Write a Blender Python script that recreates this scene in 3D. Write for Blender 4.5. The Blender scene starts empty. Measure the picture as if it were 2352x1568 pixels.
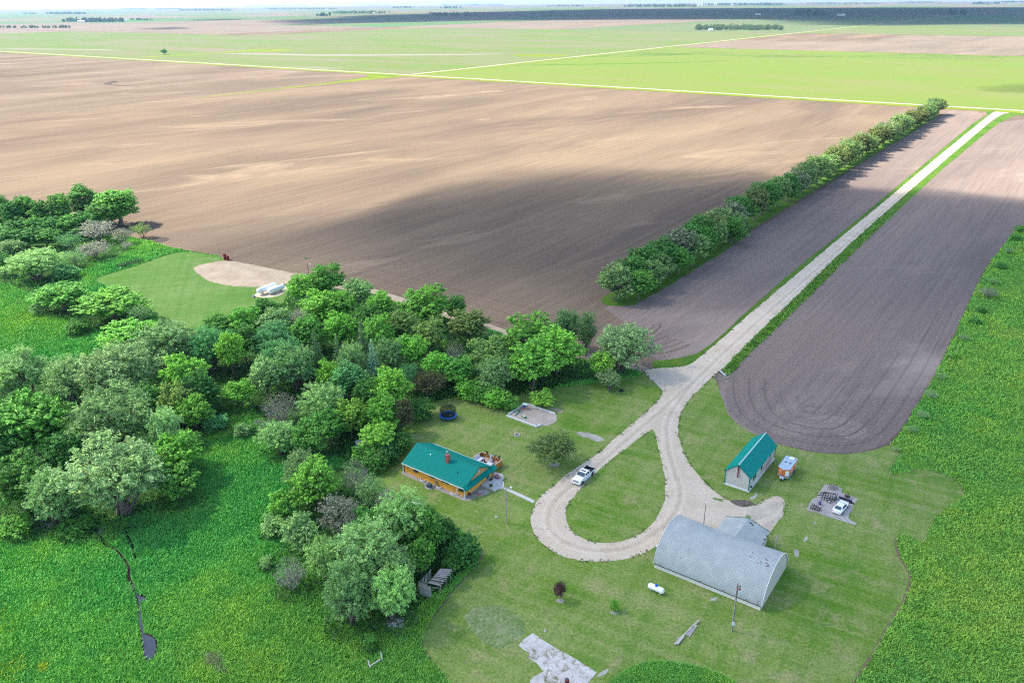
import bpy, bmesh, math, random
import numpy as np
from mathutils import Vector, Matrix, noise as mnoise
from mathutils.geometry import delaunay_2d_cdt

SC = bpy.context.scene
COL = SC.collection
rnd = random.Random(7)
R = math.radians

# ------------------------------------------------------------------ camera
CAM_H = 90.0
F_PX, IMG_W, IMG_H = 1829.0, 2352.0, 1568.0           # 28 mm equivalent lens
ROLL = math.atan(-0.0085)
PITCH = math.atan((784 - 3.5) * math.cos(ROLL) / F_PX)
cam_d = bpy.data.cameras.new('camera')
cam = bpy.data.objects.new('camera', cam_d)
COL.objects.link(cam)
cam_d.sensor_width = 36.0
cam_d.lens = F_PX / IMG_W * 36.0
cam_d.clip_start, cam_d.clip_end = 1.0, 90000.0
cam.location = (0, 0, CAM_H)
cam.rotation_euler = (Matrix.Rotation(math.pi / 2 - PITCH, 3, 'X') @ Matrix.Rotation(ROLL, 3, 'Z')).to_euler()
SC.camera = cam

# ------------------------------------------------------------------ light
SUN_EL, SUN_AZ = R(48), math.atan2(-0.958, 0.287)      # azimuth from +Y towards +X
SUN_DIR = Vector((math.sin(SUN_AZ) * math.cos(SUN_EL), math.cos(SUN_AZ) * math.cos(SUN_EL), math.sin(SUN_EL)))
w = bpy.data.worlds.new('World')
SC.world = w
w.use_nodes = True
nt = w.node_tree
bg = nt.nodes['Background']
sky = nt.nodes.new('ShaderNodeTexSky')
sky.sky_type = 'NISHITA'
sky.sun_disc = False
sky.sun_elevation = SUN_EL
sky.sun_rotation = SUN_AZ % (2 * math.pi)
sky.altitude = 300
sky.air_density, sky.dust_density, sky.ozone_density = 1.0, 1.5, 1.2
nt.links.new(sky.outputs[0], bg.inputs[0])
bg.inputs[1].default_value = 0.125
sun_d = bpy.data.lights.new('sun', 'SUN')
sun_d.energy = 3.7
sun_d.angle = R(0.55)
sun_d.color = (1.0, 0.94, 0.83)
sun = bpy.data.objects.new('sun', sun_d)
COL.objects.link(sun)
sun.rotation_euler = SUN_DIR.to_track_quat('Z', 'Y').to_euler()
sun.location = (-300, 100, 400)
SC.view_settings.view_transform = 'Standard'
SC.view_settings.look = 'None'
SC.view_settings.gamma = 1.0
SC.view_settings.exposure = 1.80
SC.view_settings.use_curve_mapping = False
cy = SC.cycles
cy.max_bounces, cy.diffuse_bounces, cy.glossy_bounces = 5, 3, 2
cy.transmission_bounces, cy.transparent_max_bounces, cy.volume_bounces = 3, 8, 0
cy.sample_clamp_indirect = 6.0
cy.use_denoising = False
cy.filter_width = 1.15

# ------------------------------------------------------------------ helpers
_cp, _sp, _cr, _sr = math.cos(PITCH), math.sin(PITCH), math.cos(ROLL), math.sin(ROLL)


def at(px, py, z=0.0):
    """a spot measured on the photograph -> the point of the terrain (height z) it stands on"""
    dx, dy = px - IMG_W / 2, py - IMG_H / 2
    u, v = dx * _cr + dy * _sr, dx * _sr - dy * _cr
    fy, fz = F_PX * _cp + v * _sp, -F_PX * _sp + v * _cp
    t = (z - CAM_H) / fz
    return Vector((u * t, fy * t, z))


def tag(o, label=None, cat=None, group=None, kind=None):
    if label: o['label'] = label
    if cat: o['category'] = cat
    if group: o['group'] = group
    if kind: o['kind'] = kind
    return o


def thing(name, label, cat, loc=(0, 0, 0), rz=0.0, group=None):
    o = bpy.data.objects.new(name, None)
    o.empty_display_size = 0.3
    COL.objects.link(o)
    o.location = loc
    o.rotation_euler = (0, 0, rz)
    return tag(o, label, cat, group)


def link_mesh(name, me, mat=None, parent=None):
    o = bpy.data.objects.new(name, me)
    COL.objects.link(o)
    if mat is not None and not me.materials: me.materials.append(mat)
    if parent is not None: o.parent = parent
    return o


def np_mesh(name, verts, faces_n, loops, smooth=False):
    """verts (N,3); faces_n: corners per face (int or array); loops: flat vertex indices"""
    me = bpy.data.meshes.new(name)
    verts = np.asarray(verts, dtype=np.float32)
    loops = np.asarray(loops, dtype=np.int32)
    if np.isscalar(faces_n): tot = np.full(len(loops) // faces_n, faces_n, dtype=np.int32)
    else: tot = np.asarray(faces_n, dtype=np.int32)
    me.vertices.add(len(verts)); me.vertices.foreach_set('co', verts.ravel())
    me.loops.add(len(loops)); me.loops.foreach_set('vertex_index', loops)
    me.polygons.add(len(tot))
    st = np.zeros(len(tot), dtype=np.int32); st[1:] = np.cumsum(tot)[:-1]
    me.polygons.foreach_set('loop_start', st)
    me.polygons.foreach_set('use_smooth', np.full(len(tot), smooth, dtype=bool))
    me.update(calc_edges=True)
    return me


class MB:
    """collects simple shapes, then links them as ONE mesh object"""
    def __init__(s): s.v, s.f = [], []
    def add(s, vs, fs):
        k = len(s.v)
        s.v += [tuple(p) for p in vs]
        s.f += [tuple(i + k for i in f) for f in fs]
        return s
    def box(s, c, d, rz=0.0, m=None):
        x, y, z = d[0] / 2, d[1] / 2, d[2] / 2
        ps = [Vector(p) for p in ((-x,-y,-z),(x,-y,-z),(x,y,-z),(-x,y,-z),(-x,-y,z),(x,-y,z),(x,y,z),(-x,y,z))]
        M = Matrix.Rotation(rz, 3, 'Z') if m is None else m
        return s.add([M @ p + Vector(c) for p in ps], [(3,2,1,0),(4,5,6,7),(0,1,5,4),(1,2,6,5),(2,3,7,6),(3,0,4,7)])
    def bx(s, x0, x1, y0, y1, z0, z1):
        return s.box(((x0+x1)/2, (y0+y1)/2, (z0+z1)/2), (x1-x0, y1-y0, z1-z0))
    def bar(s, p, q, wd, h=None):
        p, q = Vector(p), Vector(q)
        d = q - p
        M = d.to_track_quat('X', 'Z').to_matrix()
        return s.box((p + q) / 2, (d.length, wd, h or wd), m=M)
    def tube(s, p, q, r0, r1=None, n=8, cap=True):
        p, q = Vector(p), Vector(q)
        r1 = r0 if r1 is None else r1
        M = (q - p).to_track_quat('Z', 'Y').to_matrix()
        vs = []
        for c, r in ((p, r0), (q, r1)):
            for i in range(n):
                a = 2 * math.pi * i / n
                vs.append(c + M @ Vector((r * math.cos(a), r * math.sin(a), 0)))
        fs = [(i, (i+1) % n, n + (i+1) % n, n + i) for i in range(n)]
        if cap: fs += [tuple(range(n))[::-1], tuple(range(n, 2*n))]
        return s.add(vs, fs)
    def path(s, pts, r, n=6):
        for a, b in zip(pts[:-1], pts[1:]): s.tube(a, b, r, r, n)
        return s
    def lathe(s, prof, n=20, c=(0,0,0), m=None):
        """prof: (radius, height) from bottom to top, turned round Z (or by the matrix m)"""
        M = m or Matrix.Identity(3)
        c = Vector(c); vs = []
        for r, z in prof:
            for i in range(n):
                a = 2 * math.pi * i / n
                vs.append(c + M @ Vector((r * math.cos(a), r * math.sin(a), z)))
        fs = []
        for k in range(len(prof) - 1):
            for i in range(n):
                fs.append((k*n+i, k*n+(i+1) % n, (k+1)*n+(i+1) % n, (k+1)*n+i))
        fs.append(tuple(range(n))[::-1]); fs.append(tuple(range((len(prof)-1)*n, len(prof)*n)))
        return s.add(vs, fs)
    def prism(s, poly, z0, z1):
        n = len(poly)
        vs = [(p[0], p[1], z0) for p in poly] + [(p[0], p[1], z1) for p in poly]
        return s.add(vs, [tuple(range(n))[::-1], tuple(range(n, 2*n))] + [(i, (i+1) % n, n+(i+1) % n, n+i) for i in range(n)])
    def extr(s, prof, x0, x1):
        """profile of (y, z) pushed along x"""
        n = len(prof)
        vs = [(x0, p[0], p[1]) for p in prof] + [(x1, p[0], p[1]) for p in prof]
        return s.add(vs, [tuple(range(n)), tuple(range(n, 2*n))[::-1]] + [(i, n+i, n+(i+1) % n, (i+1) % n) for i in range(n)])
    def extry(s, prof, y0, y1):
        """profile of (x, z) pushed along y"""
        n = len(prof)
        vs = [(p[0], y0, p[1]) for p in prof] + [(p[0], y1, p[1]) for p in prof]
        return s.add(vs, [tuple(range(n)), tuple(range(n, 2*n))[::-1]] + [(i, n+i, n+(i+1) % n, (i+1) % n) for i in range(n)])
    def build(s, name, mat=None, parent=None, smooth=False, bevel=0.0, seg=2):
        me = bpy.data.meshes.new(name)
        me.from_pydata(s.v, [], s.f)
        bm = bmesh.new(); bm.from_mesh(me)
        bmesh.ops.recalc_face_normals(bm, faces=bm.faces)
        if bevel:
            es = [e for e in bm.edges if len(e.link_faces) == 2 and e.calc_face_angle(0) > 0.5]
            bmesh.ops.bevel(bm, geom=es, offset=bevel, segments=seg, affect='EDGES', clamp_overlap=True, profile=0.6)
        bm.to_mesh(me); bm.free()
        if smooth:
            me.polygons.foreach_set('use_smooth', [True] * len(me.polygons))
            try: me.set_sharp_from_angle(angle=R(38))
            except Exception: pass
        return link_mesh(name, me, mat, parent)


# ------------------------------------------------------------------ materials
class NT:
    def __init__(s, name):
        s.m = bpy.data.materials.new(name); s.m.use_nodes = True
        s.t = s.m.node_tree; s.b = s.t.nodes['Principled BSDF']; s.out = s.t.nodes['Material Output']
        s.b.inputs['Roughness'].default_value = 0.9
        s.b.inputs['Specular IOR Level'].default_value = 0.2
    def n(s, typ, **kw):
        nd = s.t.nodes.new(typ)
        for k, v in kw.items(): setattr(nd, k, v)
        return nd
    def l(s, a, b): s.t.links.new(a, b)
    def pos(s):
        if not hasattr(s, '_p'): s._p = s.n('ShaderNodeNewGeometry').outputs['Position']
        return s._p
    def obj(s):
        if not hasattr(s, '_o'): s._o = s.n('ShaderNodeTexCoord').outputs['Object']
        return s._o
    def mapped(s, vec, scale=(1,1,1), rz=0.0, loc=(0,0,0)):
        m = s.n('ShaderNodeMapping', vector_type='TEXTURE'); s.l(vec, m.inputs[0])      # turned first, then stretched
        m.inputs['Rotation'].default_value = (0, 0, -rz); m.inputs['Scale'].default_value = tuple(1 / k for k in scale); m.inputs['Location'].default_value = loc
        return m.outputs[0]
    def noise(s, vec, scale, detail=4, rough=0.55, dist=0.0):
        nd = s.n('ShaderNodeTexNoise'); s.l(vec, nd.inputs['Vector'])
        nd.inputs['Scale'].default_value = scale; nd.inputs['Detail'].default_value = detail
        nd.inputs['Roughness'].default_value = rough; nd.inputs['Distortion'].default_value = dist
        return nd.outputs[0]
    def ramp(s, fac, stops, interp='LINEAR'):
        nd = s.n('ShaderNodeValToRGB'); s.l(fac, nd.inputs[0]); cr = nd.color_ramp; cr.interpolation = interp
        while len(cr.elements) < len(stops): cr.elements.new(0.5)
        for e, (p, c) in zip(cr.elements, stops):
            e.position = p; e.color = (c, c, c, 1) if not hasattr(c, '__len__') else (*c, 1)
        return nd.outputs[0]
    def mix(s, fac, a, b, mode='MIX'):
        nd = s.n('ShaderNodeMix', data_type='RGBA', blend_type=mode)
        for sock, v in ((nd.inputs[0], fac), (nd.inputs[6], a), (nd.inputs[7], b)):
            if hasattr(v, 'is_linked'): s.l(v, sock)
            elif hasattr(v, '__len__'): sock.default_value = (*v, 1)
            else: sock.default_value = v
        return nd.outputs[2]
    def math(s, op, a, b=0.5):
        nd = s.n('ShaderNodeMath', operation=op)
        for sock, v in ((nd.inputs[0], a), (nd.inputs[1], b)):
            if hasattr(v, 'is_linked'): s.l(v, sock)
            else: sock.default_value = v
        return nd.outputs[0]
    def wave(s, vec, scale, dist=0.0, direction='X', dscale=1.0, prof='SIN'):
        nd = s.n('ShaderNodeTexWave', bands_direction=direction, wave_profile=prof); s.l(vec, nd.inputs[0])
        nd.inputs['Scale'].default_value = scale; nd.inputs['Distortion'].default_value = dist
        nd.inputs['Detail'].default_value = 2; nd.inputs['Detail Scale'].default_value = dscale
        return nd.outputs['Fac']
    def bump(s, h, strength=0.5, dist=0.1):
        nd = s.n('ShaderNodeBump'); s.l(h, nd.inputs['Height'])
        nd.inputs['Strength'].default_value = strength; nd.inputs['Distance'].default_value = dist
        s.l(nd.outputs[0], s.b.inputs['Normal'])
    def color(s, c):
        if hasattr(c, 'is_linked'): s.l(c, s.b.inputs['Base Color'])
        else: s.b.inputs['Base Color'].default_value = (*c, 1)
        return s
    def rough(s, r, spec=None, metal=None):
        s.b.inputs['Roughness'].default_value = r
        if spec is not None: s.b.inputs['Specular IOR Level'].default_value = spec
        if metal is not None: s.b.inputs['Metallic'].default_value = metal
        return s


GRID = R(54.0)                 # the section lines run 54 degrees from +X, and across them


def plain(name, c, rough=0.6, spec=0.4, metal=0.0, var=0.12, scale=3.0, dirt=None):
    """painted / cast / sawn surface: a base colour with weathering that belongs to the thing"""
    t = NT(name)
    nz = t.noise(t.obj(), scale, 5, 0.6)
    a = tuple(max(0.0, x * (1 - var)) for x in c); b = tuple(min(1.0, x * (1 + var)) for x in c)
    col = t.ramp(nz, [(0.3, a), (0.7, b)])
    if dirt:
        k = t.ramp(t.noise(t.obj(), scale * 0.6, 6, 0.7), [(0.5, 0.0), (0.72, 1.0)])
        col = t.mix(k, col, dirt)
    t.color(col).rough(rough, spec, metal)
    return t.m


def soil_mat(name, light, mid, dark, rz, green=None, gamt=0.0):
    t = NT(name); p = t.pos()
    a = t.mapped(p, (0.35, 1.6, 1), -rz)                     # stretched along the passes
    big = t.noise(t.mapped(p, (0.30, 1.2, 1), -rz), 0.010, 6, 0.58, 0.5)
    col = t.ramp(big, [(0.22, dark), (0.42, mid), (0.66, light)])
    str1 = t.noise(t.mapped(p, (0.04, 1.0, 1), -rz), 0.22, 4, 0.6)
    col = t.mix(t.ramp(str1, [(0.42, 0.0), (0.72, 0.4)]), col, light)
    str2 = t.noise(t.mapped(p, (0.02, 1.0, 1), -rz, (31, 7, 0)), 0.75, 3, 0.6)
    col = t.mix(t.ramp(str2, [(0.45, 0.0), (0.70, 0.45)]), col, dark)
    fine = t.noise(p, 1.7, 5, 0.7)
    col = t.mix(0.55, col, t.ramp(fine, [(0.36, (0.45, 0.45, 0.45)), (0.66, (1.35, 1.35, 1.35))]), 'MULTIPLY')
    pale = t.noise(t.mapped(p, (0.3, 1.0, 1), -rz + 0.5, (300, 90, 0)), 0.018, 5, 0.65, 1.0)
    col = t.mix(t.ramp(pale, [(0.58, 0.0), (0.74, 0.75)]), col, tuple(min(1, x * 1.30) for x in light))
    damp = t.noise(t.mapped(p, (0.35, 1.0, 1), -rz + 0.25, (900, 50, 0)), 0.013, 5, 0.62, 0.8)
    col = t.mix(t.ramp(damp, [(0.55, 0.0), (0.75, 0.75)]), col, dark)
    if green:
        gz = t.noise(t.mapped(p, (0.4, 1.2, 1), -rz, (70, 20, 0)), 0.008, 5, 0.6, 0.5)
        gf = t.math('MULTIPLY', t.ramp(gz, [(0.35, 0.35), (0.62, 1.0)]), gamt)
        col = t.mix(gf, col, green)
    t.color(col).rough(1.0, 0.0)
    h = t.math('ADD', t.math('MULTIPLY', str2, 0.6), t.math('MULTIPLY', fine, 0.7))
    t.bump(h, 0.55, 0.22)
    return t.m


def crop_mat(name, green, gap, amt, rz, dry=None):
    t = NT(name); p = t.pos()
    rows = t.noise(t.mapped(p, (0.03, 1.0, 1), -rz), 0.5, 3, 0.6)
    big = t.noise(t.mapped(p, (0.35, 1.3, 1), -rz), 0.0065, 6, 0.6, 0.8)
    k = t.math('ADD', t.math('MULTIPLY', t.ramp(big, [(0.3, 0.0), (0.7, 1.0)]), 0.6), t.math('MULTIPLY', rows, 0.5))
    col = t.mix(t.ramp(k, [(0.35 - amt * 0.3, 0.0), (0.9 - amt * 0.35, 1.0)]), gap, green)
    pal = t.noise(t.mapped(p, (0.15, 1.0, 1), -rz, (5, 400, 0)), 0.006, 6, 0.65, 1.2)
    col = t.mix(t.ramp(pal, [(0.62, 0.0), (0.74, 0.6)]), col, dry or gap)
    t.color(col).rough(1.0, 0.0)
    return t.m


def grass_mat(name, a, b, c, tufts=False, scale=0.09, stripe=0.0, srot=0.0, dry=None, dryamt=0.0, fine=2.2):
    """a main, b deep patches, c light patches"""
    t = NT(name); p = t.pos()
    n1 = t.noise(p, scale, 5, 0.6, 0.4)
    col = t.ramp(n1, [(0.32, b), (0.5, a), (0.68, c)])
    n0 = t.noise(t.mapped(p, (1, 1, 1), 0, (140, 71, 0)), scale * 0.35, 3, 0.5, 0.3)
    col = t.mix(t.ramp(n0, [(0.40, 0.0), (0.62, 0.55)]), col, c)
    col = t.mix(t.ramp(n0, [(0.30, 0.45), (0.46, 0.0)]), col, b)
    n2 = t.noise(t.mapped(p, (1, 1, 1), 0, (40, 11, 3)), scale * 6, 4, 0.65)
    col = t.mix(t.ramp(n2, [(0.35, 0.0), (0.7, 0.55)]), col, b)
    if stripe:
        wv = t.noise(t.mapped(p, (0.02, 1.0, 1), -srot), 0.55, 3, 0.5)
        col = t.mix(t.ramp(wv, [(0.42, 0.0), (0.62, stripe)]), col, c)
        wv2 = t.noise(t.mapped(p, (1.0, 0.03, 1), -srot, (9, 3, 0)), 0.5, 3, 0.5)
        col = t.mix(t.ramp(wv2, [(0.47, 0.0), (0.66, stripe * 0.8)]), col, b)
    if dry:
        n3 = t.noise(t.mapped(p, (1, 1, 1), 0, (7, 90, 0)), scale * 2.3, 6, 0.7, 0.6)
        col = t.mix(t.ramp(n3, [(0.52, 0.0), (0.74, dryamt)]), col, dry)
    if tufts:
        isl = t.n('ShaderNodeNewGeometry').outputs['Random Per Island']
        col = t.mix(1.0, col, t.ramp(isl, [(0.0, (0.70, 0.74, 0.72)), (0.55, (1, 1, 1)), (1.0, (1.28, 1.22, 1.12))]), 'MULTIPLY')
    else:
        n4 = t.noise(p, fine, 5, 0.75)
        col = t.mix(0.8, col, t.ramp(n4, [(0.34, (0.5, 0.55, 0.5)), (0.66, (1.42, 1.38, 1.3))]), 'MULTIPLY')
        t.bump(n4, 0.6, 0.12)
    t.color(col).rough(0.95, 0.05)
    return t.m


def gravel_mat(name, a, b, c, rz=None):
    t = NT(name); p = t.pos()
    col = t.ramp(t.noise(p, 0.16, 6, 0.65, 0.5), [(0.3, a), (0.5, b), (0.7, c)])
    f = t.noise(p, 4.0, 5, 0.8)
    col = t.mix(0.75, col, t.ramp(f, [(0.34, (0.62, 0.62, 0.62)), (0.66, (1.28, 1.28, 1.28))]), 'MULTIPLY')
    if rz is not None:
        s2 = t.noise(t.mapped(p, (0.02, 1, 1), -rz), 0.9, 3, 0.5)
        col = t.mix(t.ramp(s2, [(0.45, 0.0), (0.7, 0.5)]), col, a)
    t.color(col).rough(1.0, 0.02)
    t.bump(f, 0.5, 0.06)
    return t.m

# ------------------------------------------------------------------ the land: sheets, each a little above the one below
def W(pts): return [tuple(at(x, y)[:2]) for x, y in pts]


def chaikin(p, n=2):
    for _ in range(n):
        q = []
        for a, b in zip(p, p[1:] + p[:1]):
            q += [(a[0]*.75+b[0]*.25, a[1]*.75+b[1]*.25), (a[0]*.25+b[0]*.75, a[1]*.25+b[1]*.75)]
        p = q
    return p


def outline(p, smooth=2, rag=0.0, step=1.5, seed=0):
    if smooth: p = chaikin(list(p), smooth)
    if not rag: return p
    out = []
    for a, b in zip(p, p[1:] + p[:1]):
        L = math.hypot(b[0]-a[0], b[1]-a[1])
        k = max(1, int(L / step))
        for i in range(k):
            x, y = a[0]+(b[0]-a[0])*i/k, a[1]+(b[1]-a[1])*i/k
            v = Vector((x, y, seed * 13.7))
            nx = mnoise.noise(v * 0.23) * 1.0 + mnoise.noise(v * 0.9) * 0.7
            ny = mnoise.noise(v * 0.23 + Vector((50, 9, 3))) * 1.0 + mnoise.noise(v * 0.9 + Vector((5, 70, 3))) * 0.7
            out.append((x + nx * rag, y + ny * rag))
    return out


def fill(name, pts, z, mat, kind='structure', label=None, cat=None):
    n = len(pts)
    vs, es, fs, *_ = delaunay_2d_cdt([Vector(p) for p in pts], [(i, (i+1) % n) for i in range(n)], [], 2, 1e-5)
    me = bpy.data.meshes.new(name)
    me.from_pydata([(v.x, v.y, z) for v in vs], [], [tuple(f) for f in fs])
    bm = bmesh.new(); bm.from_mesh(me); bmesh.ops.recalc_face_normals(bm, faces=bm.faces)
    if sum(f.normal.z for f in bm.faces) < 0: bmesh.ops.reverse_faces(bm, faces=bm.faces)
    bm.to_mesh(me); bm.free()
    return tag(link_mesh(name, me, mat), label, cat, kind=kind)


def sheet(name, ptsD, z, mat, smooth=2, rag=0.0, step=1.5, world=False, label=None):
    p = list(ptsD) if world else W(ptsD)
    o = outline(p, smooth, rag, step, len(name))
    fill(name, o, z, mat, label=label)
    return np.array(chaikin(p, 1) if smooth else p)


def inside(px, py, poly):
    poly = np.asarray(poly); res = np.zeros(len(px), bool); n = len(poly); j = n - 1
    for i in range(n):
        xi, yi, xj, yj = poly[i, 0], poly[i, 1], poly[j, 0], poly[j, 1]
        if yi != yj:
            res ^= ((yi > py) != (yj > py)) & (px < (xj - xi) * (py - yi) / (yj - yi) + xi)
        j = i
    return res


UD = Vector((math.cos(GRID), math.sin(GRID)))        # along the drive, away
VD = Vector((math.sin(GRID), -math.cos(GRID)))       # along the section road, to the right


def strip(name, a, b, w0, w1, z, mat, rag=0.0, step=8.0):
    """a band beside the line a-b (world), from w0 to w1 metres to its right"""
    a, b = Vector(a[:2]), Vector(b[:2]); d = (b - a).normalized(); nrm = Vector((d.y, -d.x))
    pts = [tuple(a + nrm*w0), tuple(b + nrm*w0), tuple(b + nrm*w1), tuple(a + nrm*w1)]
    return sheet(name, pts, z, mat, 0, rag, step, world=True)


SOIL_L, SOIL_M, SOIL_D = (0.248, 0.182, 0.120), (0.160, 0.120, 0.086), (0.112, 0.086, 0.068)
M_soil = soil_mat('tilled_soil', SOIL_L, SOIL_M, SOIL_D, GRID)
M_soil2 = soil_mat('tilled_soil_strip', (0.275, 0.213, 0.172), (0.208, 0.161, 0.137), (0.140, 0.110, 0.101), GRID)
M_west = soil_mat('stubble_soil', (0.255, 0.185, 0.140), (0.165, 0.118, 0.092), (0.095, 0.070, 0.056), GRID, (0.15, 0.15, 0.07), 0.22)
M_soilfar = soil_mat('far_soil', (0.252, 0.196, 0.146), (0.203, 0.161, 0.120), (0.140, 0.119, 0.093), GRID)
M_crop = crop_mat('young_crop', (0.140, 0.190, 0.044), (0.180, 0.172, 0.076), 0.9, R(-36), (0.204, 0.210, 0.096))
M_crop2 = crop_mat('thin_crop', (0.122, 0.172, 0.050), (0.186, 0.159, 0.110), 0.55, R(-36), (0.220, 0.190, 0.155))
M_crop3 = crop_mat('far_crop', (0.110, 0.165, 0.066), (0.170, 0.160, 0.105), 0.5, GRID)
M_cropdeep = crop_mat('deep_crop', (0.084, 0.168, 0.063), (0.140, 0.182, 0.084), 0.7, GRID)
M_lawn = grass_mat('lawn', (0.152, 0.240, 0.032), (0.084, 0.186, 0.020), (0.255, 0.290, 0.100), scale=0.085, stripe=0.5, srot=R(-30), dry=(0.330, 0.285, 0.145), dryamt=0.85)
M_lawnn = grass_mat('north_lawn', (0.081, 0.176, 0.027), (0.052, 0.142, 0.019), (0.142, 0.214, 0.067), scale=0.05, stripe=0.4, srot=R(15), dry=(0.190, 0.209, 0.095), dryamt=0.35)
M_verge = grass_mat('verge_grass', (0.070, 0.165, 0.018), (0.045, 0.120, 0.016), (0.130, 0.200, 0.030), scale=0.14)
M_roadverge = grass_mat('ditch_grass', (0.160, 0.212, 0.016), (0.105, 0.165, 0.016), (0.215, 0.240, 0.03), scale=0.05)
M_meadow = grass_mat('meadow_ground', (0.050, 0.155, 0.030), (0.026, 0.110, 0.028), (0.098, 0.190, 0.026), scale=0.04)
M_tuft = grass_mat('meadow_grass', (0.180, 0.510, 0.092), (0.080, 0.380, 0.084), (0.360, 0.580, 0.072), tufts=True, scale=0.04)
M_pasture = grass_mat('pasture_ground', (0.085, 0.205, 0.026), (0.042, 0.150, 0.030), (0.160, 0.240, 0.030), scale=0.045)
M_ptuft = grass_mat('pasture_grass', (0.260, 0.540, 0.070), (0.110, 0.410, 0.085), (0.430, 0.600, 0.090), tufts=True, scale=0.045)
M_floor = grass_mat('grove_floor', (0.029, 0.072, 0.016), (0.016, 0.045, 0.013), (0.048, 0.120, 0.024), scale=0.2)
M_gravel = gravel_mat('gravel', (0.490, 0.400, 0.290), (0.555, 0.458, 0.338), (0.610, 0.512, 0.390))
M_track = gravel_mat('sandy_track', (0.285, 0.223, 0.158), (0.351, 0.280, 0.203), (0.408, 0.332, 0.248))
M_road = gravel_mat('pale_road', (0.36, 0.33, 0.29), (0.42, 0.39, 0.345), (0.48, 0.45, 0.40))

# base: bare tilled soil out to the horizon
bp = [(23500 * math.cos(a), 23500 * math.sin(a)) for a in np.linspace(0, 2*math.pi, 181)[:-1]]
sheet('ground', bp, 0.0, M_soil, 0, world=True)

X0 = at(935, 172.5)                                   # the crossroads
X0v = Vector(X0[:2])
MILE = 1609.0
road_c = X0v
D_end = Vector(at(2296, 259)[:2])
half = (D_end - X0v).dot(VD)


def G(u, v):                                          # grid coordinates round the crossroads -> world
    return tuple(X0v + UD * u + VD * v)


def gsheet(name, u0, u1, v0, v1, z, mat, rag=0.0):
    return sheet(name, [G(u0, v0), G(u0, v1), G(u1, v1), G(u1, v0)], z, mat, 0, rag, 25.0, world=True)


# near quarter sections
gsheet('stubble_field', -2500, -8, -3000, -6, 0.006, M_west)
gsheet('crop_field', 8, 660, 8, 1700, 0.03, M_crop)
gsheet('crop_field', 670, 790, 8, 2400, 0.03, M_crop)
gsheet('crop_field', 8, 800, -1700, -8, 0.03, M_crop2)
gsheet('crop_field', 800, 1610, 300, 2400, 0.05, M_soilfar)
gsheet('crop_field', 800, 1610, -1400, -8, 0.05, M_crop2)
gsheet('crop_field', 800, 1150, 8, 300, 0.06, M_soilfar)
# patchwork to the horizon
fr = random.Random(21)
pal = [M_crop3, M_soilfar, M_crop2, M_cropdeep, M_crop3, M_soilfar]
k = 0
for i in range(-4, 16):
    for j in range(-14, 9):
        u, v = i * 805 + 1620, j * 1609
        c = Vector(G(u + 400, v + 800))
        if c.y < 300 or c.length > 15000 or abs(math.atan2(c.x, c.y)) > 0.75: continue
        if i < 0 and j > -2: continue
        nq = 4 if c.length > 4000 else 2
        for q in range(nq):
            m = fr.choice(pal)
            if m is M_soilfar and c.length < 3000: m = fr.choice([M_crop2, M_crop3])
            gsheet('crop_field', u + 8, u + 797, v + 8 + q * 1604 / nq, v + (q + 1) * 1604 / nq - 4, 0.10 + 0.0004 * (k % 7), m); k += 1

# section roads and their grassy ditches
A1, A2 = Vector(G(0, -4500)), Vector(G(0, 3500))
strip('road_verge', A1, A2, -6, 19, 0.12, M_roadverge, rag=0.5)
strip('gravel_road', A1, A2, -2.8, 2.8, 0.135, M_road, rag=0.2)
B1, B2 = Vector(G(10, 0)), Vector(G(9000, 0))
strip('road_verge', B1, B2, -5, 14, 0.115, M_roadverge, rag=0.5)
strip('gravel_road', B1, B2, -2.8, 2.8, 0.14, M_road, rag=0.2)
C1, C2 = Vector(G(-330, 0)), Vector(G(-8, 0))
sheet('ditch', [G(-5, -16), G(-12, -40), G(-14, -60), G(-45, -26), G(-110, -9), G(-240, -4), G(-330, -2), G(-330, 1), G(-240, 3), G(-110, 5), G(-5, 16)], 0.02, M_roadverge, 1, world=True)
strip('track', Vector(G(-330, -1.2)), Vector(G(-1100, -1.2)), -1.2, 1.0, 0.02, grass_mat('field_edge', (0.21, 0.165, 0.105), (0.16, 0.135, 0.085), (0.26, 0.21, 0.14)), rag=0.4)
# drainage ditch wandering through the crop
zz = lambda x, y, s=1.96: ((1200 + x / s) * 0.98, y / s * 0.98)
dt = [zz(*q) for q in [(590, 236), (720, 246), (900, 241), (1100, 258), (1200, 254), (1400, 252), (1700, 256), (1830, 243), (2000, 250), (2100, 258), (2700, 256),
                       (2700, 270), (2352, 268), (2100, 268), (2010, 276), (1830, 270), (1700, 266), (1400, 262), (1200, 265), (1100, 266), (900, 252), (720, 255), (560, 262), (400, 264), (300, 262)]]
sheet('ditch', dt, 0.05, grass_mat('creek_grass', (0.115, 0.175, 0.032), (0.06, 0.12, 0.028), (0.18, 0.215, 0.06), scale=0.03, dry=(0.22, 0.19, 0.12), dryamt=0.5), 1, rag=1.5, step=8)
dt = [zz(*q) for q in [(0, 251), (150, 250), (290, 254), (150, 263), (0, 258)]]
sheet('ditch', dt, 0.05, M_roadverge, 1)
dt = [zz(*q) for q in [(0, 300), (120, 298), (700, 289), (1000, 278), (1000, 280), (700, 292), (120, 301), (0, 303)]]
sheet('ditch', dt, 0.05, M_verge, 1)
z1 = lambda x, y: (x / 1.96 * 0.98, y / 1.96 * 0.98)
sheet('ditch', [z1(*q) for q in [(650, 262), (850, 252), (1060, 238), (1180, 226), (1340, 228), (1340, 236), (1060, 242), (850, 256), (650, 266)]], 0.05, M_roadverge, 1)
M_saline = gravel_mat('saline_soil', (0.20, 0.19, 0.14), (0.24, 0.22, 0.17), (0.28, 0.26, 0.2))
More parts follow.
